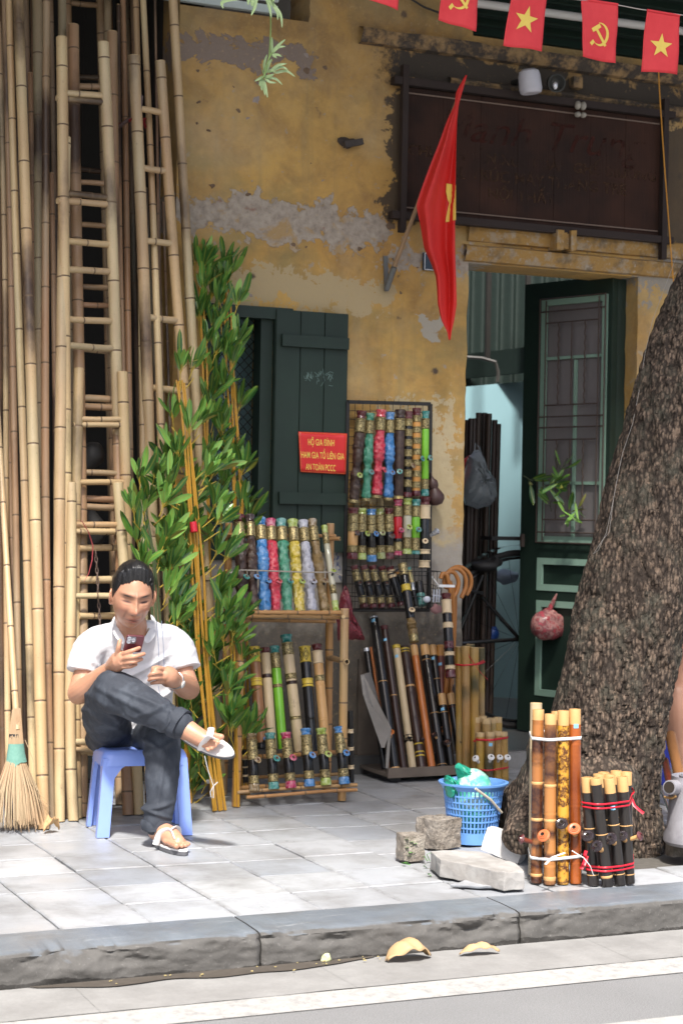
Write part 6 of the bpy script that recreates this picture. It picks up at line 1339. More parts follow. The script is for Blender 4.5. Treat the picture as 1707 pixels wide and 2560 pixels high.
t.col(base); t.bump(t.math('ADD', t.math('MULTIPLY', a, -1.2), t.math('MULTIPLY', f_, .5)), .9, .012); M['bark'] = t.m
tree = thing('street_tree', gr(1490, 2110), 'leaning street tree with flaky brown bark and spreading roots at the kerb', 'tree')
rows = [(2120, 1330, 1672), (2085, 1335, 1664), (2040, 1342, 1654), (1990, 1350, 1648), (1940, 1358, 1650), (1880, 1366, 1658), (1800, 1380, 1668), (1749, 1390, 1678), (1650, 1410, 1694), (1529, 1430, 1722), (1358, 1478, 1752), (1187, 1522, 1788), (1006, 1575, 1828), (854, 1624, 1868), (700, 1690, 1915), (500, 1790, 1985), (250, 1920, 2090), (0, 2050, 2200), (-300, 2200, 2330)]
cen, rads = [], []
for y, xa, xb in rows:
    p = at((xa+xb)/2, y, tY); cen.append(p); rads.append((xb-xa)/2/sc_at(p)*1.0)
cen[0].z = -.03
cp_ = smooth_path(cen, 26); rp_ = [v.x for v in smooth_path([Vector((r, 0, 0)) for r in rads], 26)]
m = MB(); nA = 200; x, y_ = Vector((1, 0, 0)), Vector((0, 1, 0))
def vcell(p): return noise.voronoi(p, distance_metric='DISTANCE')[0]
vsb = []
for i, (c, r) in enumerate(zip(cp_, rp_)):
    for j in range(nA):
        a = 2*math.pi*j/nA; d = Vector((math.cos(a), math.sin(a), 0)); p = c+d*r
        k = 1+.06*noise.noise((math.cos(a)*1.5, math.sin(a)*1.5, c.z*1.4)); hflare = math.exp(-max(0, c.z)/.16)
        k += hflare*(.10*max(0, math.cos(3*a+.6))+.06*max(0, math.cos(5*a)))*(1 if math.cos(a) < .3 else .2)+.05*noise.noise((math.cos(a)*2.5, math.sin(a)*2.5+7, c.z*3))
        q = Vector((p.x*60, p.y*60, p.z*25)); 
        if c.z < 3.6 and math.sin(a) < .35:
            v = vcell(q); e = min(1, (v[1]-v[0])*2.2); fl = (noise.cell(Vector(noise.voronoi(q)[1][0])*7.3)-.5)*.012
            fz = 1-abs(noise.noise((p.x*11, p.y*11, p.z*2.6))); dd = .0045*e+fl*.55-.012*max(0, fz-.80)/.2+.006*noise.noise((p.x*5, p.y*5, p.z*3))+.004*noise.noise(q*2.3)
        else: dd = .008*noise.noise(q)
        vsb.append(c+d*(r*k+dd))
nR = len(cp_); m.add(vsb, [(i*nA+j, i*nA+(j+1) % nA, (i+1)*nA+(j+1) % nA, (i+1)*nA+j) for i in range(nR-1) for j in range(nA)])
# roots
def root_tube(pts, rr):
    P = smooth_path(pts, 14); Rr = [v.x for v in smooth_path([Vector((r, 0, 0)) for r in rr], 14)]; mm = MB(); mm.tube(P, Rr, 26)
    m.add([Vector(v)+Vector(noise.noise_vector(Vector(v)*9))*.022+Vector(noise.noise_vector(Vector(v)*38))*.006 for v in mm.v], mm.f)
rY = tY-.02
root_tube([at(1410, 1850, rY), at(1350, 1975, rY+.10), at(1280, 2030, rY+.24), at(1215, 2060, rY+.36), at(1150, 2085, rY+.48)], [.11, .095, .08, .065, .035])
root_tube([at(1370, 1980, rY-.06), at(1310, 2050, rY-.14), at(1285, 2095, rY-.2)], [.085, .06, .04])
root_tube([at(1420, 1960, rY-.1), at(1330, 2060, rY-.24), at(1290, 2110, rY-.32)], [.13, .10, .05])
root_tube([at(1500, 1960, rY-.1), at(1480, 2080, rY-.22), at(1470, 2130, rY-.28)], [.16, .15, .08])
m.build('trunk', M['bark'], tree)
# limbs overhead, out of the picture, and crown added to shade the shop front and rack
topc = cp_[-1]; lm = MB(); lq = random.Random(4); tips = []
for k in range(9):
    d = Vector((lq.uniform(-1.2, .7), lq.uniform(-.35, 1.0), lq.uniform(.15, .7))); e = topc+d*lq.uniform(1.0, 2.0); mid = topc.lerp(e, .5)+Vector((0, 0, .25)); lm.tube([topc-Vector((.1, 0, .25)), mid, e], [.09, .055, .02], 8); tips += [mid, e]
lm.build('limb', M['bark'], tree)
M['crown'] = leaf_mat('crown_leaf', (.03, .075, .02), (.07, .14, .03), .5)
cr = MB(); cq = random.Random(8)
centres = [(cq.uniform(-2.2, 6.2), cq.uniform(-3.25, -.4), cq.uniform(5.0, 6.4)) for _ in range(84)]+[(cq.uniform(1.35, 3.4), cq.uniform(-4.7, -3.1), cq.uniform(5.2, 6.2)) for _ in range(24)]  # leaf clumps laid out for shade; second group added to shade the rack
for c in centres:
    for k in range(150):
        p = Vector(c)+Vector((cq.gauss(0, .33), cq.gauss(0, .33), cq.gauss(0, .20))); d = Vector((cq.uniform(-1, 1), cq.uniform(-1, 1), cq.uniform(-.7, .4))).normalized(); s = d.cross(Vector((cq.uniform(-1, 1), cq.uniform(-1, 1), 1))).normalized(); L = cq.uniform(.09, .15); w = L*.27
        cr.add([p, p+d*L*.5+s*w, p+d*L, p+d*L*.5-s*w], [(0, 1, 2, 3)])
o = cr.build('crown', M['crown'], tree, smooth=False); o['kind'] = 'stuff'  # leaf clumps laid out and added for shade

# ------------------------------------------------------------------ right edge: metal urn, tubes behind the tree, a sitter's leg
Ze = lambda x, y: (1540+x/4.054, 1650+y/4.054)
u0 = gr(*Ze(600, 2180)); uy = -2.42; s = 1/sc_at((3.7, uy, .3))/4.054
ux = at(*Ze(810, 2000), uy).x; zt = at(*Ze(640, 1180), uy).z; zb_ = .055
t = NT('galvanised_metal', .45, .35); co = t.coord('Object'); a = t.noise(co, 9, 6, .65); t.col(t.mix(t.ramp(a, [(.35, 0.), (.7, 1.)]), (.25, .24, .26), (.44, .43, .46))); t.bump(a, .2, .01); M['galv'] = t.m
urn = thing('metal_urn', (ux, uy, 0), 'grey galvanised metal urn with a flared base, cut off by the right edge', 'urn')
rb, rt = (810-465)*s, (810-620)*s
m = MB(); m.lathe([(0, zb_), (rb*.93, zb_), (rb, zb_+.012), (rb*.985, zb_+.035), (rb*.90, zb_+.06), (rb*.78, zb_+.25), (rt*1.15, zt-.06), (rt, zt-.02), (rt*1.02, zt), (rt*.93, zt), (rt*.9, zt-.03), (rb*.7, zb_+.2), (0, zb_+.1)], 40, T=Matrix.Translation((ux, uy, 0))); m.build('body', M['galv'], urn)
m = MB(); a = at(*Ze(610, 1290), uy-.0); b = at(*Ze(535, 1290), uy-.03); m.tube([a, b], [.028, .026], 14); m.build('spout', M['galv'], urn); m = MB(); m.tube([b+(b-a)*.02, b+(b-a)*.04], [.021, .021], 14); m.build('spout_hole', M['hollow'], urn)
m = MB(); m.tube([at(*Ze(490, 1390), uy+.05), at(*Ze(560, 1400), uy+.0), at(*Ze(600, 1380), uy-.02)], .005, 6); m.build('wire_loop', M['tan'], urn)
for k in range(3): a_ = 2*math.pi*k/3; m = MB(); m.box((ux+rb*.7*math.cos(a_), uy+rb*.7*math.sin(a_), .03), (.05, .05, .058)); m.build('foot', M['concrete'], urn, smooth=False)
for (x0, y0, x1, y1, w, mt, lab) in ((545, 760, 640, 1180, 120, 'brownw', 'brown tube leaning behind the tree at the right edge'), (490, 1020, 540, 1260, 80, 'mahog', 'reddish brown tube end beside the tree at the right edge'), (440, 1290, 510, 1470, 30, 'silver', 'pale strip leaning low against the tree roots')):
    p1, p0 = at(*Ze(x0, y0), -1.55), at(*Ze(x1, y1), -1.75); p0 = p0+(p0-p1)*.6
    m = MB(); m.tube([p0, p1], w/2/4.054/sc_at(p0), 14); tag(m.build('leaning_tube', M[mt]), lab, 'tube')
t = NT('skin_far', .45); a = t.noise(t.coord('World'), 12, 3); t.col(t.mix(a, (.40, .20, .125), (.52, .28, .19))); M['skin2'] = t.m

# ================================================================== STOOL
ST = Matrix.Rotation(R_(-8), 3, 'Z')
M['stool'] = flat('lavender_blue_plastic', (.23, .34, .80), .32, var=.05)
Zm = lambda x, y: (100+x/2.767, 1350+y/2.767)
sf0, sf1 = gr(*Zm(435, 2050)), gr(*Zm(1025, 2035)); sY = (sf0.y+sf1.y)/2; SH = at(*Zm(560, 1450), sY+.04).z
stool = thing('plastic_stool', ((sf0.x+sf1.x)/2, sY+.13, 0), 'low lavender blue plastic stool under the seated man', 'stool')
sc0 = Vector(((sf0.x+sf1.x)/2, sY+.135, 0)); hb, ht = (sf1.x-sf0.x)/2+.012, .148
m = MB()
def rsq(h, r, z, n=6):
    out = []
    for cx_, cy_, a0 in ((h-r, h-r, 0), (-h+r, h-r, 90), (-h+r, -h+r, 180), (h-r, -h+r, 270)):
        for i in range(n+1): a = R_(a0+90*i/n); out.append((sc0.x+cx_+r*math.cos(a), sc0.y+cy_+r*math.sin(a), z))
    return out
levels = [rsq(ht*.80, .05, SH-.002), rsq(ht*.93, .05, SH), rsq(ht*.99, .045, SH-.006), rsq(ht+.006, .04, SH-.022), rsq(ht+.012, .04, SH-.058), rsq(ht+.008, .04, SH-.058), rsq(ht-.002, .04, SH-.02), rsq(ht*.9, .05, SH-.010)]
N = len(levels[0]); turn = lambda p: sc0+ST @ Vector(((p[0]-sc0.x)*1.06+.012, (p[1]-sc0.y)*.86-.012, p[2]))
vs = [turn(p) for l in levels for p in l]
m.add(vs, [(i*N+j, i*N+(j+1) % N, (i+1)*N+(j+1) % N, (i+1)*N+j) for i in range(len(levels)-1) for j in range(N)]+[tuple(range(N)), tuple(range(8*N-1, 7*N-1, -1))])
m.build('seat', M['stool'], stool)
for sx in (-1, 1):
    for sy in (-1, 1):       # angled legs: an L section that widens into the seat apron
        m = MB(); vs = []
        for k in range(9):
            t_ = k/8; z = (SH-.03)*(1-t_); w = .045+.075*max(0, 1-t_/.28)**2; o = (ht+.004)+(hb-ht-.004)*t_; th = .016; w2 = w*1.0 if k else w
            X0, Y0 = sc0.x+sx*o, sc0.y+sy*o
            vs += [(X0, Y0, z), (X0-sx*w2, Y0, z), (X0-sx*w2, Y0-sy*th, z), (X0-sx*th, Y0-sy*th, z), (X0-sx*th, Y0-sy*w2, z), (X0, Y0-sy*w2, z)]
        fs = [(k*6+j, k*6+(j+1) % 6, (k+1)*6+(j+1) % 6, (k+1)*6+j) for k in range(8) for j in range(6)]+[tuple(range(6)), tuple(range(53, 47, -1))]
        if sx*sy < 0: fs = [f[::-1] for f in fs]
        m.add([turn(p) for p in vs], fs); m.build('leg', M['stool'], stool)

# ================================================================== THE SEATED MAN
def zp(x, y, Y): return at(*Zm(x, y), Y)
def remesh(mb, voxel, smooth=3, name='tmp'):
    me = mb.mesh(name, [], False) if False else None
    me = bpy.data.meshes.new(name); me.from_pydata(mb.v, [], mb.f); me.update(); ob = bpy.data.objects.new(name, me); COL.objects.link(ob)
    bm = bmesh.new(); bm.from_mesh(me); bmesh.ops.recalc_face_normals(bm, faces=bm.faces[:]); bm.to_mesh(me); bm.free()
    r = ob.modifiers.new('r', 'REMESH'); r.mode = 'VOXEL'; r.voxel_size = voxel
    if smooth: s = ob.modifiers.new('s', 'SMOOTH'); s.factor = .5; s.iterations = smooth
    dg = bpy.context.evaluated_depsgraph_get(); out = bpy.data.meshes.new_from_object(ob.evaluated_get(dg)); bpy.data.objects.remove(ob); bpy.data.meshes.remove(me); return out
def limb(mb, pts, rr, n=18, sub=6, flatten=1., up=None, ball=True):
    P = smooth_path([Vector(p) for p in pts], sub); Rr = [v.x for v in smooth_path([Vector((r, 0, 0)) for r in rr], sub)]
    mb.tube(P, Rr, n, flatten=flatten, up=up)
    if ball: mb.ball(P[0], Rr[0]*.99, 14, 10); mb.ball(P[-1], Rr[-1]*.99, 14, 10)
man = thing('person', (sc0.x, sc0.y, 0), 'man in white short sleeved shirt and dark jeans seated on a stool, reading his phone', 'person')

# --- head, in its own frame: x to the picture's right, y out of the face, z up
hc = zp(640, 395, -1.375); yaw_h, pit_h = R_(9), R_(-17)
toC = (CAM-hc); toC.z = 0; toC.normalize(); rgt = Vector((-toC.y, toC.x, 0))
Hm = Matrix((rgt, toC, (0, 0, 1))).transposed().to_4x4()
HT = Matrix.Translation(hc) @ Hm @ Matrix.Rotation(-yaw_h, 4, 'Z') @ Matrix.Rotation(pit_h, 4, 'X') @ Matrix.Rotation(R_(2.5), 4, 'Y')
HS = 1.02
def g_(x, z, cx_, cz, sx, sz): return math.exp(-((x-cx_)/sx)**2-((z-cz)/sz)**2)
def head_pt(th, ph):      # th 0..pi from crown to chin side, ph azimuth (0 = +x, 90 = face)
    s, c = math.sin(th), math.cos(th); x, y, z = .073*s*math.cos(ph), .095*s*math.sin(ph), .118*c
    f = max(0, math.sin(ph))*s
    low = max(0, -z/.118)
    x *= 1-.20*low**2.2; y = y*(1-.10*low) if y > 0 else y*(1-.35*low)
    if y > 0: y = y*(1-.10*abs(math.cos(ph))**2) ; y = min(y, .086+.004*math.cos(x*20)) if z > -.10 else y
    if f > .2:
        w = min(1, (f-.2)/.3)
        y += w*(.030*g_(x, z, 0, -.024, .0125, .016)+.017*g_(x, z, 0, .004, .0075, .026)+.007*g_(x, z, .013, -.030, .007, .008)+.007*g_(x, z, -.013, -.030, .007, .008))
        y -= w*(.016*g_(x, z, .031, .014, .019, .012)+.016*g_(x, z, -.031, .014, .019, .012))
        y += w*(.0055*g_(x, z, .030, .010, .015, .008)+.0055*g_(x, z, -.030, .010, .015, .008))
        y += w*(.0060*g_(x, z, .030, .034, .026, .009)+.0060*g_(x, z, -.030, .034, .026, .009))
        y += w*(.006*g_(x, z, .045, -.022, .018, .018)+.006*g_(x, z, -.045, -.022, .018, .018))
        y += w*(.0095*g_(x, z, 0, -.058, .025, .008)+.0095*g_(x, z, 0, -.072, .021, .008)-.006*g_(x, z, 0, -.0645, .03, .0035)-.004*g_(x, z, 0, -.083, .025, .007))
        y += w*(.010*g_(x, z, 0, -.101, .026, .015))
        y -= w*.0035*(g_(x, z, .034, -.050, .008, .02)+g_(x, z, -.034, -.050, .008, .02))
    return Vector((x, y, z))*HS
body = MB(); NA, NT_ = 72, 60; hv = [HT @ head_pt(math.pi*(i+.0)/NT_, 2*math.pi*j/NA) for i in range(NT_+1) for j in range(NA)]
body.add(hv, [(i*NA+j, i*NA+(j+1) % NA, (i+1)*NA+(j+1) % NA, (i+1)*NA+j) for i in range(NT_) for j in range(NA)])
for s in (-1, 1):         # ears: rim, lobe and hollow
    T = HT @ Matrix.Translation((s*.0745, -.006, -.004)) @ Matrix.Rotation(s*R_(-24), 4, 'Z') @ Matrix.Rotation(R_(-8), 4, 'X')
    for k in range(9):
        a0, a1 = R_(-70+k*34), R_(-70+(k+1)*34); f = lambda a: T @ Vector((s*.006, -.016*math.cos(a)*1.0, .026*math.sin(a)+.004))
        body.tube([f(a0), f(a1)], .0046, 8)
    body.ball(T @ Vector((0, .0, .0)), (.006, .014, .022), 12, 8, T=T.to_3x3()); body.ball(T @ Vector((s*.004, .006, -.024)), .0075, 10, 8)
# neck
nk0, nk1 = HT @ Vector((0, -.030, -.075)), zp(655, 665, -1.225)
limb(body, [HT @ Vector((0, -.028, -.03)), nk0, nk0.lerp(nk1, .6), nk1], [.052, .055, .060, .075])
body.ball(zp(655, 780, -1.18), (.11, .06, .08), 18, 12); body.ball(zp(650, 1000, -1.13), (.10, .06, .18), 18, 12)
# arms (skin)
RSh, REl, RWr = zp(372, 712, -1.185), zp(268, 1062, -1.225), zp(497, 884, -1.43)
LSh, LEl, LWr = zp(930, 712, -1.235), zp(1032, 1030, -1.315), zp(928, 965, -1.53)
limb(body, [RSh, RSh.lerp(REl, .5), REl], [.042, .041, .042]); limb(body, [REl, REl.lerp(RWr, .28)-Vector((0, 0, .006)), REl.lerp(RWr, .7), RWr], [.043, .046, .034, .0265])
limb(body, [LSh, LSh.lerp(LEl, .5), LEl], [.042, .041, .042]); limb(body, [LEl, LEl.lerp(LWr, .3), LEl.lerp(LWr, .7), LWr], [.043, .045, .036, .0285])
# right hand: palm behind the phone, fingers across its back, thumb up the edge
limb(body, [RWr, zp(540, 842, -1.50), zp(575, 815, -1.535)], [.0265, .030, .025], flatten=1.25)
body.ball(zp(553, 835, -1.515), (.032, .026, .036), 14, 10)
def finger(pts, r): limb(body, pts, [r*1.08, r, r*.95, r*.82], n=12, sub=5)
finger([zp(560, 800, -1.53), zp(592, 782, -1.565), zp(645, 763, -1.585), zp(688, 746, -1.575)], .0088)
finger([zp(563, 828, -1.535), zp(600, 815, -1.570), zp(662, 805, -1.590), zp(720, 788, -1.575)], .0092)
finger([zp(562, 856, -1.53), zp(600, 848, -1.562), zp(650, 842, -1.582), zp(704, 824, -1.570)], .0088)
finger([zp(555, 882, -1.52), zp(590, 879, -1.548), zp(628, 876, -1.562), zp(668, 860, -1.555)], .0076)
finger([zp(525, 832, -1.51), zp(536, 785, -1.53), zp(546, 740, -1.545), zp(555, 697, -1.545)], .0100)
# left hand: loosely curled, fingertips towards the left
limb(body, [LWr, zp(895, 945, -1.565), zp(862, 935, -1.58)], [.0285, .032, .027], flatten=1.2)
body.ball(zp(885, 945, -1.56), (.033, .024, .040), 14, 10)
finger([zp(862, 905, -1.575), zp(832, 890, -1.605), zp(800, 893, -1.615), zp(778, 910, -1.60)], .0086)
finger([zp(855, 932, -1.58), zp(818, 920, -1.615), zp(782, 924, -1.622), zp(758, 942, -1.605)], .0090)
finger([zp(855, 960, -1.578), zp(818, 954, -1.610), zp(780, 957, -1.616), zp(755, 970, -1.60)], .0086)
finger([zp(860, 984, -1.57), zp(828, 984, -1.595), zp(795, 986, -1.60), zp(772, 992, -1.59)], .0076)
finger([zp(885, 915, -1.56), zp(852, 893, -1.585), zp(815, 884, -1.60), zp(785, 886, -1.60)], .0096)
# legs' skin: both ankles and feet
RKn, RAn = zp(492, 1022, -1.47), zp(968, 1268, -1.715)
LKn, LAn = zp(842, 1320, -1.50), zp(815, 2000, -1.575)
RHip, LHip = zp(470, 1325, -1.10), zp(800, 1375, -1.10)
limb(body, [RHip, RKn, RAn], [.05, .045, .035], n=14); limb(body, [LHip, LKn, LAn], [.05, .045, .036], n=14)
# right foot hangs in the air, toes to the lower right and towards the street
rf0, rf1 = RAn, zp(1195, 1365, -1.80)
limb(body, [zp(940, 1255, -1.70), zp(1005, 1298, -1.725), zp(1075, 1345, -1.755), zp(1150, 1385, -1.79), zp(1180, 1392, -1.80)], [.034, .036, .034, .030, .022], flatten=1.0)
body.ball(zp(1010, 1330, -1.70), .030, 12, 8)
def toes(pairs, r0):
    for i, (a, b) in enumerate(pairs): limb(body, [a, a.lerp(b, .5), b], [r0[i], r0[i]*.92, r0[i]*.9], n=10, sub=4)
toes([(zp(1190, 1350, -1.81), zp(1255, 1362, -1.835)), (zp(1180, 1375, -1.815), zp(1232, 1400, -1.84)), (zp(1170, 1392, -1.81), zp(1212, 1424, -1.84)), (zp(1158, 1405, -1.805), zp(1190, 1440, -1.835)), (zp(1142, 1412, -1.795), zp(1165, 1452, -1.825))], [.0130, .0095, .009, .0088, .0085])
# left foot flat on the paving
lt = gr(*Zm(840, 2140)); fd = Vector((.16, -1, 0)).normalized(); fx = Vector((-fd.y, fd.x, 0)); heel = Vector((LAn.x+.0, LAn.y+.035, 0)); FL = .235
fp = lambda a, b, z: heel+fd*(a*FL)+fx*b+Vector((0, 0, z))
limb(body, [LAn+Vector((0, 0, .03)), fp(.15, 0, .085), fp(.18, 0, .055)], [.036, .036, .033])
limb(body, [fp(.05, 0, .05), fp(.3, 0, .062), fp(.55, .002, .05), fp(.76, .004, .040)], [.030, .034, .036, .026], flatten=.95)
body.ball(fp(.62, .004, .038), (.042, .05, .018), 16, 10, T=Matrix((fx, -fd, (0, 0, 1))).transposed())
toes([(fp(.76, -.026, .038), fp(.97, -.029, .036)), (fp(.78, -.006, .036), fp(.96, -.006, .034)), (fp(.77, .010, .035), fp(.93, .012, .033)), (fp(.75, .024, .034), fp(.88, .027, .032)), (fp(.72, .036, .034), fp(.82, .040, .032))], [.0130, .0095, .009, .0088, .0085])
bme = remesh(body, .0032, 2, 'body')
# skin colour as a vertex attribute: lips, lids, cheeks, knuckles, painted nostril, lip line and fold shade
co_ = np.zeros(len(bme.vertices)*3); bme.vertices.foreach_get('co', co_); co_ = co_.reshape(-1, 3)
Hi = np.array(HT.inverted()); hl = (co_ @ Hi[:3, :3].T+Hi[:3, 3])/HS; x, y, z = hl[:, 0], hl[:, 1], hl[:, 2]
G2 = lambda cx_, cz, sx, sz: np.exp(-((x-cx_)/sx)**2-((z-cz)/sz)**2)*(y > .045)
red = np.clip(.9*G2(0, -.058, .024, .0065)+.9*G2(0, -.071, .020, .0075)+.35*G2(.045, -.025, .02, .018)+.35*G2(-.045, -.025, .02, .018)+.45*G2(0, -.026, .016, .012), 0, 1)
lid = np.clip(1.5*G2(.031, .0085, .0165, .0034)+1.5*G2(-.031, .0085, .0165, .0034)+.95*G2(0, -.0645, .024, .0026)+.9*G2(.009, -.038, .0045, .0032)+.9*G2(-.009, -.038, .0045, .0032)+.35*G2(.031, .0205, .016, .002)+.35*G2(-.031, .0205, .016, .002)+.4*G2(.005, .038, .0022, .012)+.4*G2(-.006, .038, .0022, .012)+.45*G2(.034-.12*(z+.05), -.048, .0035, .02)+.45*G2(-.034+.12*(z+.05), -.048, .0035, .02)+.3*G2(.032, -.004, .014, .0025)+.3*G2(-.032, -.004, .014, .0025), 0, 1)  # also nostril, lip line and fold shade painted into the skin
brow = np.clip(1.1*(G2(.032, .032, .020, .0058)+G2(-.032, .032, .020, .0058)), 0, 1)
beard = np.clip(.22*G2(0, -.09, .04, .03)+.2*G2(0, -.047, .025, .006), 0, 1)
col = np.stack([red, lid, brow, np.ones_like(red)], 1)
at_ = bme.color_attributes.new('face', 'FLOAT_COLOR', 'POINT'); at_.data.foreach_set('color', col.astype(np.float32).ravel())
t = NT('skin', .42); t.b.inputs['Subsurface Weight'].default_value = .12; t.b.inputs['Subsurface Radius'].default_value = (.012, .005, .003); t.b.inputs['Subsurface Scale'].default_value = .6
a = t.noise(t.coord('Object'), 22, 4); f_ = t.noise(t.coord('Object'), 260, 3); vc = t.n('ShaderNodeVertexColor'); vc.layer_name = 'face'; sp = t.n('ShaderNodeSeparateColor'); t.link(vc.outputs[0], sp.inputs[0])
c = t.mix(a, (.44, .215, .13), (.56, .30, .195)); c = t.mix(t.math('MULTIPLY', sp.outputs[0], .8), c, (.42, .13, .105)); c = t.mix(sp.outputs[1], c, (.07, .03, .022)); c = t.mix(sp.outputs[2], c, (.05, .034, .028)); t.col(c); t.bump(f_, .15, .001); M['skin'] = t.m
bme.materials.append(M['skin']); bme.polygons.foreach_set('use_smooth', [True]*len(bme.polygons)); bme.name = 'body'
oT = Matrix.Translation(WM[man.name].translation)
def place_world(name, me, parent=man):
    o = WM[parent.name].translation; v = np.zeros(len(me.vertices)*3); me.vertices.foreach_get('co', v); v = v.reshape(-1, 3)-np.array(o); me.vertices.foreach_set('co', v.ravel().astype(np.float32)); me.update()
    return place(name, me, Matrix.Translation(o), parent)
place_world('body', bme)
# hair: combed back, closed shell over the skull
hr = MB()
def hairline(ph):          # lowest polar height (z) of the hair at azimuth ph
    f = math.sin(ph)
    if f > .50: return .084-.030*abs(math.cos(ph))**2.6+.004*math.cos(ph*4)
    if f > .0: return .063-.073*((.50-f)/.5)**.75
    return -.010-.062*min(1, -f*1.4)
nP, nT2 = 120, 40; outer, inner = [], []
for j in range(nP):
    ph = 2*math.pi*j/nP; zl = hairline(ph)+.006*noise.noise((ph*7, 1, 2))+.003*noise.noise((ph*38, 3, 2)); thm = math.acos(max(-1, min(1, zl/.118)))
    for i in range(nT2+1):
        th = thm*i/nT2; p = head_pt(th, ph)/HS; n = Vector((p.x/.073, p.y/.095, p.z/.118)).normalized(); e = min(1, (1-i/nT2)*2.6)
        top = max(0, p.z/.118); r_ = .0035+e*(.007+.012*max(0, math.sin(ph))*top+.012*top); q = noise.noise((p.x*85+p.z*20, p.y*12, p.z*14)); q2 = noise.noise((p.x*260, p.y*20, p.z*30))
        r_ += e*(.0048*q+.0022*q2); outer.append(HT @ ((p+n*r_)*HS)); inner.append(HT @ ((p-n*.004)*HS))
k = nT2+1; hr.add(outer, [(j*k+i, j*k+i+1, ((j+1) % nP)*k+i+1, ((j+1) % nP)*k+i) for j in range(nP) for i in range(nT2)])
o_ = len(hr.v); hr.v += [tuple(v) for v in inner]; hr.f += [(j*k+nT2, o_+j*k+nT2, o_+((j+1) % nP)*k+nT2, ((j+1) % nP)*k+nT2) for j in range(nP)]; hr.mi += [0]*nP
hq = random.Random(12)
def skull(x_, f_):           # point above the skull: x_ across, f_ from the brow (0) over the crown to the nape (1)
    a = R_(38+f_*150); ph = math.atan2(math.cos(a), max(-.99, min(.99, x_/.073))*.9)
    th = math.acos(max(-1, min(1, math.sin(a)*math.sqrt(max(0, 1-(x_/.080)**2))))); return th, ph
for k in range(190):
    x0 = hq.uniform(-.062, .062); f0 = hq.uniform(.10, .42); f1 = f0+hq.uniform(.25, .5); pts = []
    for i in range(7):
        f_ = f0+(f1-f0)*i/6; th, ph = skull(x0*(1+.10*i/6), f_); p = head_pt(th, ph)/HS; n = Vector((p.x/.073, p.y/.095, p.z/.118)).normalized()
        if p.z < .02: break
        lift = .004+.020*math.sin(math.pi*min(1, .12+.5*f_))*max(0, p.z/.118); pts.append(HT @ ((p+n*(lift+hq.uniform(-.0015, .0035)))*HS))
    if len(pts) > 3: hr.tube(pts, [.0007]+[.0021]*(len(pts)-2)+[.0006], 5)
t = NT('black_hair', .34); x_ = t.noise(t.coord('Object', (140, 40, 60)), 2.2, 3); t.col(t.mix(x_, (.006, .006, .007), (.022, .021, .022))); t.bump(x_, .5, .004); M['hair'] = t.m
hr.build('hair', M['hair'], man)

# --- clothes
def clothify(me, amp, fr, seed, extra=None):
    n = len(me.vertices); v = np.zeros(n*3); me.vertices.foreach_get('co', v); v = v.reshape(-1, 3); nn = np.zeros(n*3); me.vertex_normals.foreach_get('vector', nn); nn = nn.reshape(-1, 3)
    d = np.array([noise.fractal((p[0]*fr+seed, p[1]*fr, p[2]*fr), 1., 2., 3)*amp for p in v])
    if extra is not None: d += extra(v)
    v = v+nn*d[:, None]; me.vertices.foreach_set('co', v.ravel().astype(np.float32)); me.update(); me.polygons.foreach_set('use_smooth', [True]*len(me.polygons)); return me
sh_ = MB()
# torso from hem to collar: centre x, pixel y, depth Y, half width px, half depth m
secs_ = [(640, 1330, -1.075, 268, .150), (640, 1220, -1.085, 272, .150), (645, 1120, -1.10, 274, .145), (648, 1000, -1.12, 270, .135), (650, 880, -1.145, 264, .125), (652, 780, -1.17, 276, .118), (652, 700, -1.185, 292, .108), (654, 650, -1.20, 280, .095), (655, 612, -1.21, 240, .082), (656, 580, -1.22, 185, .072), (657, 552, -1.225, 132, .064)]
vs, ns = [], 40
P_ = []
for cx_, cy_, Yc, hw, hd in secs_:
    c = zp(cx_, cy_, Yc); w = hw/2.767/sc_at(c); P_.append((c, w, hd))
fine = []
for i in range(len(P_)-1):
    for j in range(4): t_ = j/4; fine.append((P_[i][0].lerp(P_[i+1][0], t_), P_[i][1]*(1-t_)+P_[i+1][1]*t_, P_[i][2]*(1-t_)+P_[i+1][2]*t_))
fine.append(P_[-1]); sr = Vector((CR.x, CR.y, 0)).normalized(); sr = Vector((sr.x, sr.y+.12, 0)).normalized(); sf = Vector((sr.y, -sr.x, 0))
for c, w, d in fine:
    for j in range(ns):
        a = 2*math.pi*j/ns; ca, sa = math.cos(a), math.sin(a); ex = .85; vs.append(c+sr*(w*math.copysign(abs(ca)**ex, ca))+sf*(d*math.copysign(abs(sa)**ex, sa)))
K = len(fine); sh_.add(vs, [(i*ns+j, i*ns+(j+1) % ns, (i+1)*ns+(j+1) % ns, (i+1)*ns+j) for i in range(K-1) for j in range(ns)]+[tuple(range(ns-1, -1, -1)), tuple((K-1)*ns+j for j in range(ns))])
limb(sh_, [zp(500, 690, -1.19), zp(385, 712, -1.18), zp(318, 800, -1.19), zp(290, 912, -1.205)], [.066, .064, .063, .061], n=22, ball=False); sh_.ball(zp(392, 706, -1.18), .063, 16, 10)
limb(sh_, [zp(830, 690, -1.215), zp(922, 712, -1.23), zp(972, 790, -1.26), zp(1003, 895, -1.285)], [.064, .062, .063, .064], n=22, ball=False); sh_.ball(zp(915, 706, -1.225), .061, 16, 10)
sme = remesh(sh_, .0045, 5, 'shirt')
Sm = (sr, sf)
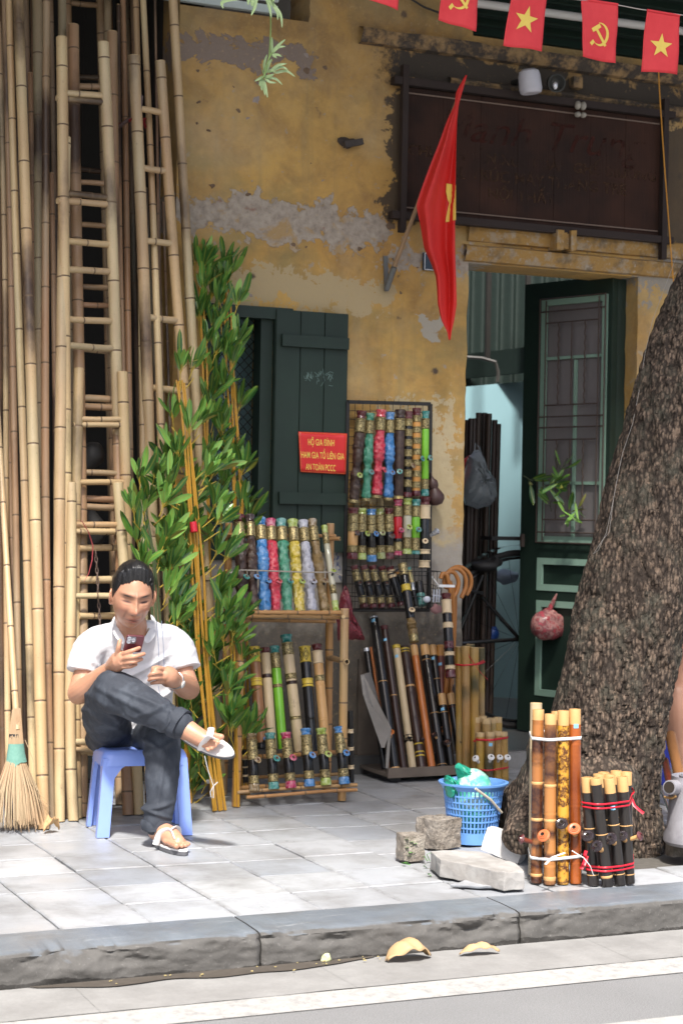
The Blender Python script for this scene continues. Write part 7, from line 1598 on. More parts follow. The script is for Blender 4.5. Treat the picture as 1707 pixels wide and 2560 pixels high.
def folds(v):
    u = v[:, 0]*sr.x+v[:, 1]*sr.y; zz = v[:, 2]; d = np.zeros(len(v))
    # drag lines from shoulder to the lap and across the belly
    for (u0, z0, sl, w, amp) in ((0, .62, .55, .010, .006), (.06, .60, .65, .012, .005), (-.05, .55, -.5, .012, .005), (.02, .50, .35, .010, .005), (0, .46, -.25, .012, .006), (.10, .52, .9, .010, .004), (-.10, .60, -.8, .012, .004)):
        uc = u-(sc0.x*sr.x+sc0.y*sr.y)-u0; d += 1.7*amp*np.exp(-((zz-z0-sl*uc)/w)**2)*np.exp(-(uc/.16)**2)
    return d-.001
clothify(sme, .0055, 13, 3, folds)
t = NT('white_linen', .8); co = t.coord('Object'); wv2 = t.noise(co, 420, 2); t.col(t.mix(t.noise(co, 10, 4), (.60, .60, .63), (.68, .68, .70))); t.bump(t.math('ADD', wv2, t.math('MULTIPLY', t.noise(co, 30, 4), 2.5)), .35, .003); M['shirt'] = t.m
sme.materials.append(M['shirt']); place_world('shirt', sme)
# collar, placket, fine stitched stripes, buttons lie on the chest: drop them onto the shirt surface
dgx = bpy.context.evaluated_depsgraph_get()
from mathutils.bvhtree import BVHTree
sv_ = np.zeros(len(sme.vertices)*3); sme.vertices.foreach_get('co', sv_); sv_ = sv_.reshape(-1, 3)+np.array(WM[man.name].translation)
bv = BVHTree.FromPolygons([tuple(v) for v in sv_], [tuple(p.vertices) for p in sme.polygons])
def on_shirt(x, y, off=.002):
    d = ray(*Zm(x, y)).normalized(); h = bv.ray_cast(CAM, d)
    return (h[0]-d*off) if h[0] is not None else zp(x, y, -1.33)
m = MB()
for px0, px1, y0, y1 in ((808, 826, 560, 880), (842, 860, 560, 880), (820, 835, 1010, 1130), (700, 712, 1020, 1150)):
    n = 24; m.tube([on_shirt(px0+(px1-px0)*math.sin(i/n*1.5), y0+(y1-y0)*i/n, .0006) for i in range(n+1)], .0011, 4, cap=False)
m.build('stitched_stripe', flat('blue_stitching', (.22, .27, .42), .8), man)
m = MB(); n = 30
def collar_side(xs_):
    vs = []
    for (xa, ya, xb, yb, Ya) in xs_: vs += [zp(xa, ya, Ya), zp(xb, yb, Ya-.012)]
    k = len(xs_); m.add(vs, [(2*i, 2*i+1, 2*i+3, 2*i+2) for i in range(k-1)])
collar_side([(545, 505, 500, 540, -1.185), (530, 545, 490, 590, -1.235), (535, 590, 500, 640, -1.285), (560, 635, 530, 690, -1.315), (600, 690, 578, 740, -1.335)])
collar_side([(757, 500, 800, 540, -1.195), (772, 545, 815, 590, -1.245), (768, 590, 812, 640, -1.29), (745, 635, 790, 690, -1.32), (712, 680, 730, 735, -1.34)])
o = m.build('collar', M['shirt'], man); s = o.modifiers.new('s', 'SOLIDIFY'); s.thickness = .006; s.offset = 0; s2 = o.modifiers.new('b', 'SUBSURF'); s2.levels = 2; s2.render_levels = 2
# neck opening: a wedge of skin below the collar
m = MB(); 
pts = [(548, 560), (600, 690), (655, 735), (712, 682), (760, 560), (655, 590)]
m.add([on_shirt(x, y, .004) for x, y in pts[:5]]+[zp(655, 600, -1.30)], [(0, 1, 5), (1, 2, 5), (2, 3, 5), (3, 4, 5)]); o = m.build('chest_skin', M['skin'], man)
m = MB(); m.tube([zp(538, 560, -1.255), zp(545, 610, -1.285), zp(575, 680, -1.33)], .0016, 5); m.tube([zp(757, 580, -1.285), zp(748, 625, -1.305), zp(730, 660, -1.335)], .0016, 5); m.build('necklace', flat('gold_chain', (.65, .45, .15), .25, 1.), man)
m = MB()
for y in (760, 985, 1075): p = on_shirt(690, y, .002); m.ball(p, (.0045, .003, .0045), 8, 6)
m.build('button', M['white'], man)
# trousers
tr = MB()
tr.ball(zp(590, 1370, -1.08), (.160, .125, .085), 24, 14)
limb(tr, [zp(520, 1345, -1.08), zp(462, 1250, -1.22), zp(470, 1120, -1.37), zp(500, 1030, -1.475)], [.100, .090, .080, .070], n=22)
limb(tr, [zp(500, 1030, -1.475), zp(600, 1075, -1.53), zp(740, 1160, -1.61), zp(880, 1230, -1.68), zp(958, 1268, -1.71)], [.072, .073, .066, .055, .052], n=22)
limb(tr, [zp(760, 1385, -1.08), zp(800, 1360, -1.25), zp(842, 1340, -1.44), zp(848, 1370, -1.515)], [.098, .088, .075, .066], n=22)
limb(tr, [zp(848, 1370, -1.515), zp(850, 1550, -1.545), zp(838, 1750, -1.56), zp(818, 1900, -1.57), zp(808, 1958, -1.572)], [.066, .065, .058, .052, .052], n=22)
tme = remesh(tr, .0045, 4, 'trousers')
def tfolds(v):
    d = np.zeros(len(v)); 
    for c, dr, w, amp, L in ((zp(480, 1180, -1.45), (1, 0, -.9), .010, .007, .09), (zp(470, 1260, -1.40), (1, 0, -.6), .010, .006, .10), (zp(760, 1120, -1.70), (1, 0, -.45), .009, .006, .10), (zp(850, 1180, -1.75), (1, 0, .5), .008, .006, .06), (zp(780, 1400, -1.6), (1, 0, -.9), .009, .007, .07), (zp(860, 1450, -1.62), (1, 0, .55), .009, .006, .07), (zp(810, 1860, -1.63), (1, 0, .25), .008, .007, .06), (zp(815, 1900, -1.63), (1, 0, -.35), .007, .006, .06), (zp(850, 1640, -1.62), (.15, 0, 1), .008, .004, .14), (zp(560, 1100, -1.6), (1, 0, -.6), .010, .005, .09), (zp(900, 1260, -1.75), (.3, 0, 1), .007, .006, .05)):
        q = v-np.array(c); D = np.array(Vector(dr).normalized()); along = q @ D; pz = np.cross(q, D); dist = np.sqrt(pz[:, 0]**2*.3+pz[:, 1]**2+pz[:, 2]**2*.3); 
        perp = np.abs(q[:, 2]*D[0]-q[:, 0]*D[2]); d += 1.7*amp*np.exp(-(perp/w)**2)*np.exp(-(along/L)**2)*(np.abs(q[:, 1]) < .14)
    return d
clothify(tme, .006, 12, 8, tfolds)
t = NT('charcoal_denim', .75); co = t.coord('Object'); a = t.noise(co, 9, 5); b_ = t.noise(t.coord('Object', (300, 300, 120)), 2, 2); f_ = t.noise(co, 40, 4)
c = t.mix(a, (.007, .0095, .016), (.028, .036, .053)); fd_ = t.noise(t.coord('Object', (16, 16, 7), loc=(2, 0, 1)), 1, 4, .6); c = t.mix(t.ramp(fd_, [(.50, 0.), (.70, .7)]), c, (.085, .10, .125)); c = t.mix(t.math('MULTIPLY', b_, .4), c, (.08, .09, .11)); t.col(c); t.bump(t.math('ADD', b_, f_), .4, .004); M['denim'] = t.m
tme.materials.append(M['denim']); place_world('trousers', tme)
# turned-up hems
def cuff(name, c, d, r, h, hole=True):
    T, _ = axis_T(Vector(c), Vector(c)+Vector(d)); m = MB(); w_ = lambda a, z, i: 1+.05*math.sin(3*a+i)+.03*math.sin(7*a)
    m.lathe([(r*.80, 0), (r*1.02, .002), (r*1.10, h*.3), (r*1.08, h*.8), (r*1.05, h), (r*.95, h*1.02), (r*.90, h*.9), (r*.86, h*.2), (r*.80, 0)], 28, T=T, disp=w_); m.build(name, M['denim'], man)
cuff('cuff', zp(925, 1245, -1.695), (zp(1010, 1300, -1.735)-zp(925, 1250, -1.695)), .054, .042)
cuff('cuff', zp(808, 1930, -1.572), Vector((.0, -.02, -1)), .052, .040)
# a corner of the shirt tail over the thigh, and at the hip
m = MB(); m.add([zp(860, 1150, -1.33), zp(955, 1160, -1.45), zp(952, 1196, -1.47), zp(890, 1185, -1.42), zp(345, 1215, -1.12), zp(372, 1170, -1.17), zp(385, 1210, -1.24), zp(352, 1290, -1.14)], [(0, 1, 2, 3), (4, 5, 6, 7)]); o = m.build('shirt_tail', M['shirt'], man); s = o.modifiers.new('s', 'SOLIDIFY'); s.thickness = .004
# sandals
def sandal(center, fd_, nx, up_, L, straps, flip=1):
    m = MB(); fd_ = Vector(fd_).normalized(); up_ = Vector(up_); up_ = (up_-fd_*up_.dot(fd_)).normalized(); xx = fd_.cross(up_)*flip; n = 44; o = []
    for i in range(n):
        a = 2*math.pi*i/n; ca, sa = math.cos(a), math.sin(a); w = .036+.008*ca if ca > -.2 else .034+.004*(ca+.2); o.append(center+fd_*(ca*L/2)+xx*(sa*w*(1-.10*abs(ca)**3)+.006*ca))
    lay = [(o, -.0), (o, .016)]
    v0 = [p-up_*.020 for p in o]; v1 = [p-up_*.006 for p in o]; v2 = [center+(p-center)*.985 for p in o]
    m.add(v0+v1, [(i, (i+1) % n, n+(i+1) % n, n+i) for i in range(n)]+[tuple(range(n))], 1); m.add(v1+v2, [(i, (i+1) % n, n+(i+1) % n, n+i) for i in range(n)]+[tuple(range(2*n-1, n-1, -1))], 0)
    sd = thing_part = m.build('sandal', [M['sandal'], M['sandal_sole']], man)
    s_ = MB()
    for pth in straps: s_.tube(smooth_path(pth, 6), [.013]*(6*(len(pth)-1))+[.010], 10, flatten=.32)
    s_.build('strap', M['sandal'], sd); return sd
M['sandal'] = flat('white_rubber', (.68, .66, .65), .45, var=.08); M['sandal_sole'] = flat('grey_sole', (.10, .10, .11), .7)
lc = fp(.47, .004, .022)
sandal(lc, fd, 0, (0, 0, 1), .275, [[fp(.44, -.048, .022), fp(.50, -.036, .066), fp(.62, -.012, .078), fp(.80, -.014, .050)], [fp(.38, .050, .022), fp(.46, .040, .068), fp(.56, .012, .084), fp(.62, -.012, .078)]])
rup = (zp(1090, 1300, -1.78)-zp(1165, 1420, -1.74)); rfd = zp(1235, 1392, -1.82)-zp(1020, 1312, -1.715)
rc = zp(1136, 1392, -1.755)
sandal(rc, rfd, 0, rup, .265, [[zp(1112, 1452, -1.77), zp(1130, 1405, -1.81), zp(1172, 1362, -1.845), zp(1212, 1378, -1.855)], [zp(1185, 1302, -1.765), zp(1180, 1330, -1.82), zp(1172, 1362, -1.845)]])
# watch
wq_ = (LEl-LWr).normalized(); wc_ = LWr.lerp(LEl, .10); T, _ = axis_T(wc_, wc_+wq_); m = MB(); m.lathe([(.030, -.009), (.0325, -.008), (.0325, .008), (.030, .009)], 24, T=T); wt = m.build('watch', M['steel'], man)
m = MB(); T2 = T @ Matrix.Translation((.004, -.033, 0)); m.ball(T2.translation, (.016, .006, .016), 16, 8, T=T2.to_3x3()); m.build('watch_face', flat('pale_dial', (.55, .55, .53), .2), wt)
# phone (held in the hand: its own thing)
q = [zp(602, 660, -1.578), zp(727, 668, -1.590), zp(703, 788, -1.558), zp(574, 772, -1.548)]
ux_ = (q[1]-q[0]); uy_ = (q[0]-q[3]); nrm = ux_.cross(uy_).normalized(); 
if nrm.dot(CAM-q[0]) < 0: nrm = -nrm
ph = thing('phone', sum(q, Vector())/4, 'dark maroon phone with a camera island held up in the man\'s hand', 'phone')
def rrect(P, r, off, n=5):
    a, b, c, d = P; out = []
    U, V = (b-a), (d-a); W_, H_ = U.length, V.length; U.normalize(); V.normalize()
    for cx_, cy_, a0 in ((W_-r, r, -90), (W_-r, H_-r, 0), (r, H_-r, 90), (r, r, 180)):
        for i in range(n+1): an = R_(a0+90*i/n); out.append(a+U*(cx_+r*math.cos(an))+V*(cy_+r*math.sin(an))+nrm*off)
    return out
m = MB(); l0, l1, l2 = rrect(q, .008, -.008), rrect(q, .008, -.001), rrect([q[0]+(q[2]-q[0])*.012, q[1]+(q[3]-q[1])*.012, q[2]+(q[0]-q[2])*.012, q[3]+(q[1]-q[3])*.012], .007, 0); N = len(l0)
m.add(l0+l1+l2, [(i, (i+1) % N, N+(i+1) % N, N+i) for i in range(N)]+[(N+i, N+(i+1) % N, 2*N+(i+1) % N, 2*N+i) for i in range(N)]+[tuple(range(N-1, -1, -1)), tuple(range(2*N, 3*N))]); m.build('case', flat('maroon_case', (.10, .022, .032), .3, var=.1), ph, smooth=False)
A_ = q[0]; U = (q[1]-q[0]); V = (q[3]-q[0]); isl = [A_+U*.06+V*.06, A_+U*.56+V*.06, A_+U*.56+V*.46, A_+U*.06+V*.46]; m = MB(); l0, l1 = rrect(isl, .006, 0), rrect(isl, .006, .0025); m.add(l0+l1, [(i, (i+1) % N, N+(i+1) % N, N+i) for i in range(N)]+[tuple(range(N, 2*N))]); isl_o = m.build('camera_island', flat('grey_island', (.12, .12, .14), .25), ph, smooth=False)
for (u, v) in ((.18, .16), (.18, .35), (.42, .25)):
    c = A_+U*u+V*v; T, _ = axis_T(c, c+nrm); m = MB(); m.lathe([(.0075, .002), (.0075, .0045), (.006, .0048), (.0055, .0035), (0, .0035)], 16, T=T); m.build('lens', flat('pale_lens', (.42, .43, .48), .12), isl_o)
m = MB(); l0 = rrect([p for p in q], .008, -.0082); m.add(l0, [tuple(range(N-1, -1, -1))]); m.build('screen', flat('phone_screen', (.05, .05, .06), .1), ph, smooth=False)
# another sitter, only a bare arm and knee in view past the tree
pp_ = thing('person', (at(1725, 1990, -1.35).x, -1.2, 0), 'bare limbs of someone sitting behind the tree, cut off by the right edge', 'person')
b2 = MB(); Z9 = lambda x, y, Y: at(1540+x/4.054, 1650+y/4.054, Y)
def lb(pts, rr): limb(b2, pts, rr, n=18)
lb([Z9(820, -350, -1.05), Z9(745, 60, -1.25), Z9(700, 140, -1.33), Z9(612, 360, -1.45)], [.075, .07, .066, .06]); lb([Z9(610, 350, -1.45), Z9(612, 520, -1.45), Z9(635, 800, -1.42), Z9(690, 1150, -1.4), Z9(720, 1420, -1.4)], [.058, .062, .055, .042, .036])
lb([Z9(900, -200, -.95), Z9(960, -500, -.95), Z9(960, -900, -.95)], [.12, .14, .13]); b2.ball(Z9(965, -1250, -.97), (.075, .095, .115), 18, 12); lb([Z9(965, -1250, -.97), Z9(962, -950, -.95)], [.05, .06])
lb([Z9(720, 1400, -1.4), Z9(712, 1470, -1.47), Z9(700, 1500, -1.54)], [.036, .034, .02])
me2 = remesh(b2, .006, 3, 'body'); me2.materials.append(M['skin2']); me2.polygons.foreach_set('use_smooth', [True]*len(me2.polygons)); place_world('body', me2, pp_)
c = Z9(950, -550, -.95); m = MB(); m.ball(c, (.17, .15, .27), 20, 14); m.build('shirt', flat('dark_blue_shirt', (.03, .05, .2), .8), pp_)
m = MB(); m.ball(Z9(920, -130, -1.0), (.17, .17, .11), 20, 12); m.build('shorts', flat('dark_shorts', (.03, .03, .035), .8), pp_)
m = MB(); a = Z9(900, 150, -.95)
m.box((a.x+.05, -.93, a.z-.01), (.30, .28, .03), taper=.05)
for sx in (-1, 1):
    for sy in (-1, 1): m.bar((a.x+.05+sx*.13, -.93+sy*.12, a.z-.02), (a.x+.05+sx*.15, -.93+sy*.14, 0), .035, .035)
tag(m.build('plastic_stool', flat('deep_blue_plastic', (.05, .07, .5), .35), smooth=False), 'blue plastic stool of the sitter behind the tree, barely in view', 'stool')

# ================================================================== SIGN BOARD, FLAGS, LAMP, CORDS
SY = -.045
t = NT('sign_timber', .8, 0, .2); co = t.coord('World', (60, 60, 2)); a = t.noise(co, 1.2, 5); b_ = t.noise(t.coord('World'), 2.2, 4); l_ = t.noise(t.coord('World', (260, 1, 1)), 1, 1)
c = t.mix(t.ramp(b_, [(.4, 0.), (.65, 1.)]), (.026, .0135, .010), (.062, .026, .016)); c = t.mix(t.math('MULTIPLY', l_, .5), c, (.012, .008, .007)); t.col(c); t.bump(t.math('ADD', a, l_), .35, .003); M['sign'] = t.m
M['sign_frame'] = flat('sign_frame', (.022, .012, .009), .8, var=.4, scale=10)
S00, S10, S01, S11 = at(1012, 218, SY), at(1652, 296, SY), at(1008, 530, SY), at(1646, 592, SY)
sx0, sx1 = (S00.x+S01.x)/2, (S10.x+S11.x)/2; sz1, sz0 = (S00.z+S10.z)/2, (S01.z+S11.z)/2
sg_ = thing('shop_sign', ((sx0+sx1)/2, SY, sz0), 'large dark brown wooden sign board with faded lettering above the doorway', 'sign')
nb = 7
for k in range(nb):
    w = (sx1-sx0)/nb; m = MB(); m.box((sx0+w*(k+.5), SY+.012+.001*(k % 2), (sz0+sz1)/2), (w-.0015, .014, sz1-sz0)); m.build('board', M['sign'], sg_, smooth=False)
def sbar(a, b, w, th=.035, dy=-.004): m = MB(); m.bar(a+Vector((0, dy, 0)), b+Vector((0, dy, 0)), th, w, up=(0, 1, 0)); m.build('frame_bar', M['sign_frame'], sg_, smooth=False)
ex = .07
sbar(Vector((sx0-ex, SY, sz1+.022)), Vector((sx1+ex, SY, sz1+.022)), .05); sbar(Vector((sx0-ex, SY, sz0-.018)), Vector((sx1+ex, SY, sz0-.018)), .05)
sbar(Vector((sx0-.012, SY, sz0-.10)), Vector((sx0-.012, SY, sz1+.10)), .035, .03, -.016); sbar(Vector((sx1+.012, SY, sz0-.12)), Vector((sx1+.012, SY, sz1+.10)), .035, .03, -.016)
M['sign_line'] = flat('sign_line', (.17, .115, .085), .7)
for z in (sz1-.028, sz0+.026): m = MB(); m.box(((sx0+sx1)/2, SY+.001, z), (sx1-sx0-.02, .006, .006)); m.build('frame_line', M['sign_line'], sg_, smooth=False)
for k_, c_ in (('faded1', (.060, .016, .011)), ('faded2', (.075, .038, .02))):
    t = NT('worn_'+k_, .85, 0, .2); t.col(c_); t.link(t.ramp(t.noise(t.coord('World'), 7, 5, .7), [(.42, .0), (.62, .55)]), t.b.inputs['Alpha']); M[k_] = t.m
def sign_text(body, x, z, size, mat, shear=0., bold=0., sx_=1.):
    me = text_mesh(body, size, shear, .0008, bold); me.materials.clear(); me.materials.append(M[mat]); return place('lettering', me, Matrix.Translation((x, SY+.0035, z)) @ Matrix.Rotation(R_(90), 4, 'X') @ Matrix.Diagonal((sx_, 1, 1, 1)), sg_)
sxm = (sx0+sx1)/2; Hs = sz1-sz0
sign_text('Manh Trung', sxm+.02, sz1-Hs*.27, .21, 'faded1', .35, 0, 1.15)
sign_text('CHUYÊN SẢN XUẤT BÀN GHẾ GIƯỜNG', sxm, sz1-Hs*.50, .075, 'faded2', 0, .001, 1.05); sign_text('TRE TRÚC MÂY THANG TRE', sxm, sz1-Hs*.64, .08, 'faded2', 0, .001, 1.05); sign_text('NỘI THẤT', sxm-.08, sz1-Hs*.78, .075, 'faded2', 0, .001, 1.1)
M['porcelain'] = flat('grimy_porcelain', (.33, .30, .25), .5, var=.3, scale=40)
for (x, y, w, h, lab) in ((1450, 264, 30, 22, 'white porcelain insulator pair on the sign\'s upper bar'), (1450, 287, 30, 14, None), (1413, 601, 58, 50, 'square plaster bracket block under the middle of the sign')):
    p = at(x, y, -.075); s_ = 1/sc_at(p); m = MB()
    if w < 40:
        for dx in (-.26, .26): m.ball(p+Vector((dx*w*s_, 0, 0)), (w*s_*.26, .02, h*s_*.5), 12, 8)
    else:
        for dx in (-.33, .33): m.box(p+Vector((dx*w*s_, .03, 0)), (w*s_*.3, .09, h*s_), jit=.003)
        m.box(p+Vector((0, .035, 0)), (w*s_*.36, .07, h*s_*.8), jit=.003)
    tag(m.build('insulator' if w < 40 else 'bracket_block', M['porcelain'] if w < 40 else M['worn'], smooth=w < 40), lab or 'lower porcelain insulator on the sign board', 'insulator' if w < 40 else 'bracket')
# lamp and its neighbour
pl = at(1322, 205, -.16); s_ = 1/sc_at(pl); r = 29*s_; T, _ = axis_T(pl-Vector((-.012, .0, .056)), pl+Vector((-.004, .0, .056))); lamp = thing('wall_lamp', pl, 'white cylindrical lamp jutting from the wall above the sign', 'lamp')
m = MB(); m.lathe([(0, 0), (r*.80, 0), (r*.93, .006), (r*1.0, .022), (r*.96, .085), (r*.86, .108), (r*.6, .118), (0, .120)], 28, T=T); m.build('lamp_shade', flat('opal_shade', (.50, .49, .53), .4, var=.04), lamp); m = MB(); m.tube([pl+Vector((0, .03, .02)), (pl.x, 0, pl.z+.03)], .014, 8); m.build('lamp_arm', M['black_matt'], lamp)
ps = at(1392, 202, -.10); dev = thing('floodlight', ps, 'small round grimy spotlight with a bright reflector beside the white lamp', 'lamp')
m = MB(); T, _ = axis_T(ps+Vector((0, .05, 0)), ps+Vector((-.02, -.03, -.02))); m.lathe([(0, 0), (.025, 0), (.042, .04), (.046, .085), (.040, .088), (.02, .06), (0, .055)], 18, T=T); m.build('housing', flat('dark_housing', (.045, .045, .04), .6), dev)
pr_ = at(1387, 214, -.15); m = MB(); m.ball(pr_, (.013, .012, .020), 10, 8); m.build('reflector', flat('bright_reflector', (.75, .75, .78), .15, .5), dev)
m = MB(); m.box(at(1438, 208, -.03), (.05, .05, .055), jit=.004); m.build('junction_box', M['mouldy'], dev, smooth=False)
# number plate
pn = at(1078, 655, -.012); m = MB(); m.box(pn, (.092, .012, .085)); np_ = tag(m.build('number_plate', flat('navy_plate', (.018, .035, .06), .4), smooth=False), 'small dark blue enamel plate on the wall behind the hanging flag', 'plate')
m = MB(); e = .040
for a, b in (((-e, -e), (e, -e)), ((e, -e), (e, e)), ((e, e), (-e, e)), ((-e, e), (-e, -e))): m.bar(pn+Vector((a[0], -.0075, a[1])), pn+Vector((b[0], -.0075, b[1])), .003, .002, up=(0, 1, 0))
m.build('plate_border', M['white'], np_, smooth=False)
# hole knocked in the plaster, left of the sign
ph_ = at(868, 356, -.004); m = MB(); m.ball(ph_, (.045, .010, .028), 16, 8); m.v = [tuple(Vector(v)+Vector((.018*noise.noise(Vector(v)*40), 0, .018*noise.noise(Vector(v)*40+Vector((3, 0, 0)))))) for v in m.v]; m.build('plaster_scar', flat('scar', (.05, .036, .028), .95, var=.4, scale=60), bld)
m = MB(); m.bar(at(860, 362, -.03), at(905, 354, -.03), .03, .03, up=(0, 1, 0)); m.build('embedded_stub', flat('stub', (.055, .045, .04), .9, var=.3), bld, smooth=False)
M['scar_dark'] = flat('scar_dark', (.15, .098, .062), .95, var=.5, scale=70); M['scar_grey'] = flat('scar_grey', (.30, .25, .225), .95, var=.4, scale=50)
for k, (x, y, r, mt) in enumerate([(820, 395, 24, 1), (925, 378, 22, 1), (410, 482, 18, 1), (215, 572, 16, 1), (215, 400, 34, 1), (260, 395, 16, 0), (540, 560, 36, 0), (440, 620, 20, 1), (490, 660, 16, 0), (865, 637, 16, 1), (275, 730, 12, 1), (207, 690, 10, 1), (845, 918, 10, 1), (290, 1040, 22, 1), (500, 1092, 26, 1), (815, 1385, 14, 1), (745, 1372, 22, 1), (1345, 1640, 12, 1), (1440, 1498, 14, 1), (1120, 1395, 20, 1), (505, 1655, 16, 0), (1290, 1270, 34, 1), (1210, 430, 12, 1), (820, 305, 18, 0), (910, 1010, 16, 0)]):
    x0, y0 = 400+x/2.24, y/2.24; p = at(x0, y0, .0035); r *= .8; s_ = 1/sc_at(p); m = MB(); m.ball(p, (r*s_/2.24*1.1, .006, r*s_/2.24*.8), 18, 10)
    m.v = [tuple(Vector(v)+Vector((.014*noise.noise(Vector(v)*55+Vector((k, 0, 0))), 0, .014*noise.noise(Vector(v)*55+Vector((3+k, 0, 0)))))*min(1.3, r/20)) for v in m.v]; m.build('plaster_scar', M['scar_dark' if mt else 'scar_grey'], bld)
# bunting: flags on a string along the pavement's edge
FYb = -2.05
M['flag_red'] = flat('flag_red', (.66, .035, .045), .6, var=.06, scale=12); M['flag_gold'] = flat('flag_gold', (.78, .56, .10), .6, var=.05)
t = NT('flag_cloth', .65); t.col(t.mix(t.noise(t.coord('Object'), 30, 3), (.60, .022, .03), (.70, .045, .05))); t.b.inputs['Transmission Weight'].default_value = 0; t.b.inputs['Subsurface Weight'].default_value = .0; M['flag_cloth'] = t.m
strp = [at(x, y, FYb) for x, y in ((640, -60), (900, -30), (1090, -16), (1260, -12), (1455, 0), (1540, 12), (1605, 24), (1707, 38), (1850, 62))]
m = MB(); m.tube(smooth_path(strp, 5), .0022, 5); tag(m.build('bunting_string', flat('string', (.4, .36, .32), .7)), 'thin string carrying the row of small red flags', 'string')
def star_pts(r): return [(math.sin(math.pi*k/5)*(r if k % 2 == 0 else r*.40), math.cos(math.pi*k/5)*(r if k % 2 == 0 else r*.40)) for k in range(10)]
def bunting(quad, emblem, label, rot=0., ec=(.5, .5), er=.29):
    P = [at(x, y, FYb-.004) for x, y in quad]; sd = len(label)
    def f(u, v):
        a = P[0].lerp(P[1], u); b = P[3].lerp(P[2], u); p = a.lerp(b, v); return p+Vector((0, .006*math.sin(v*4+u*2+sd)+.010*v*noise.noise((u*2.2, v*2.2, sd))-.004*math.sin(u*6+sd)*v, 0))
    root = thing('bunting_flag', P[0].lerp(P[1], .5), label, 'flag', 'little red flags on the string')
    m = MB(); m.grid(f, 14, 18); o = m.build('cloth', M['flag_cloth'], root); s = o.modifiers.new('s', 'SOLIDIFY'); s.thickness = .0008
    m = MB(); m.tube([f(k/6, 0) for k in range(7)], .0045, 6); m.build('hem', M['flag_red'], root)
    W_ = (P[1]-P[0]).length; H_ = (P[3]-P[0]).length
    def em(poly, name='emblem'):
        m = MB(); ca, sa = math.cos(rot), math.sin(rot); pts = []
        for x, y in poly: X_, Y_ = x*ca-y*sa, x*sa+y*ca; pts.append(f(ec[0]+X_*er, ec[1]-Y_*er*W_/H_)+Vector((0, -.0025, 0)))
        return m, pts
    if emblem == 'star':
        m, pts = em(star_pts(1)); c = sum(pts, Vector())/10; m.add(pts+[c], [(i, (i+1) % 10, 10) for i in range(10)]); m.build('star', M['flag_gold'], root, smooth=False)
    elif emblem == 'tools':
        arc = []
        for k in range(22):
            a = R_(102-k*(102+128)/21); arc.append((a, k/21))
        o_ = [(1.0*math.cos(a)*.86, 1.0*math.sin(a)*.95) for a, u in arc]; i_ = [((1-.30*math.sin(math.pi*min(1, u*.9+.05)))*math.cos(a)*.86-.0, (1-.30*math.sin(math.pi*min(1, u*.9+.05)))*math.sin(a)*.95) for a, u in arc]
        poly = o_+i_[::-1]; m, pts = em(poly); n = len(o_); m.add(pts, [(k, k+1, 2*n-2-k, 2*n-1-k) for k in range(n-1)])
        def quad(a, b, w):
            d = Vector((b[0]-a[0], b[1]-a[1])).normalized(); nx, ny = -d.y*w/2, d.x*w/2; _, q = em([(a[0]+nx, a[1]+ny), (b[0]+nx, b[1]+ny), (b[0]-nx, b[1]-ny), (a[0]-nx, a[1]-ny)]); m.add(q, [(0, 1, 2, 3)])
        quad((-.42, .42), (.62, -.86), .24); quad((-.82, .22), (-.02, .72), .34); quad((-.62, -.60), (-.95, -.92), .30)
        m.build('emblem', M['flag_gold'], root, smooth=False)
bunting([(905, -95), (1003, -86), (994, 26), (920, -4)], None, 'small red flag of which only the lower corner shows at the top edge')
bunting([(1108, -80), (1200, -70), (1190, 79), (1097, 49)], 'tools', 'small red flag with a hammer and sickle, cut by the top edge', .15, (.5, .48))
bunting([(1278, -28), (1369, -22), (1353, 129), (1260, 113)], 'star', 'small red flag with a gold star, tilted, third from the right', -.12, (.50, .51), .33)
bunting([(1453, -4), (1542, 12), (1537, 158), (1453, 143)], 'tools', 'small red flag with a hammer and sickle hanging straight, fully in view', .02, (.52, .56))
bunting([(1615, 26), (1700, 38), (1692, 186), (1603, 179)], 'star', 'small red flag with a gold star at the right end of the string', -.03, (.50, .55), .33)
# the large flag on its pole
fy0 = -.10; pole_a, pole_b = at(966, 718, -.045), at(1148, 235, -.40)
flag = thing('flag', pole_a, 'large red flag with a gold star drooping from a slanting pole on the wall', 'flag')
m = MB(); m.tube([pole_a, pole_b], [.0115, .009], 10); m.build('flag_pole', flat('flag_pole_wood', (.30, .19, .10), .6, var=.2), flag)
# cloth outline: rows of (y, left x, right x), draped in folds
rowsF = [(188, 1163, 1167), (230, 1140, 1155), (262, 1136, 1146), (300, 1118, 1142), (360, 1096, 1140), (420, 1072, 1139), (480, 1050, 1138), (515, 1040, 1138), (560, 1050, 1137), (620, 1060, 1137), (660, 1078, 1138), (690, 1089, 1139), (720, 1092, 1140), (760, 1094, 1141), (800, 1103, 1135), (830, 1118, 1128), (850, 1121, 1125)]
def fl(u, v):
    k = v*(len(rowsF)-1); i = min(int(k), len(rowsF)-2); f = k-i; y = rowsF[i][0]*(1-f)+rowsF[i+1][0]*f; a = rowsF[i][1]*(1-f)+rowsF[i+1][1]*f; b = rowsF[i][2]*(1-f)+rowsF[i+1][2]*f
    Yc = -.50+.42*min(1, max(0, (y-200)/900))*1.0; w = (b-a)
    fold = .026*math.sin(u*7.5+y*.004+.6)*min(1, w/60)+.006*math.sin(u*17+y*.013)*min(1, w/60)
    return at(a+(b-a)*u, y, Yc*.86-.02+fold)
m = MB(); m.grid(fl, 64, 90); o = m.build('cloth', flat('big_flag_red', (.60, .018, .014), .55, var=.06, scale=6), flag); s = o.modifiers.new('s', 'SOLIDIFY'); s.thickness = .0012
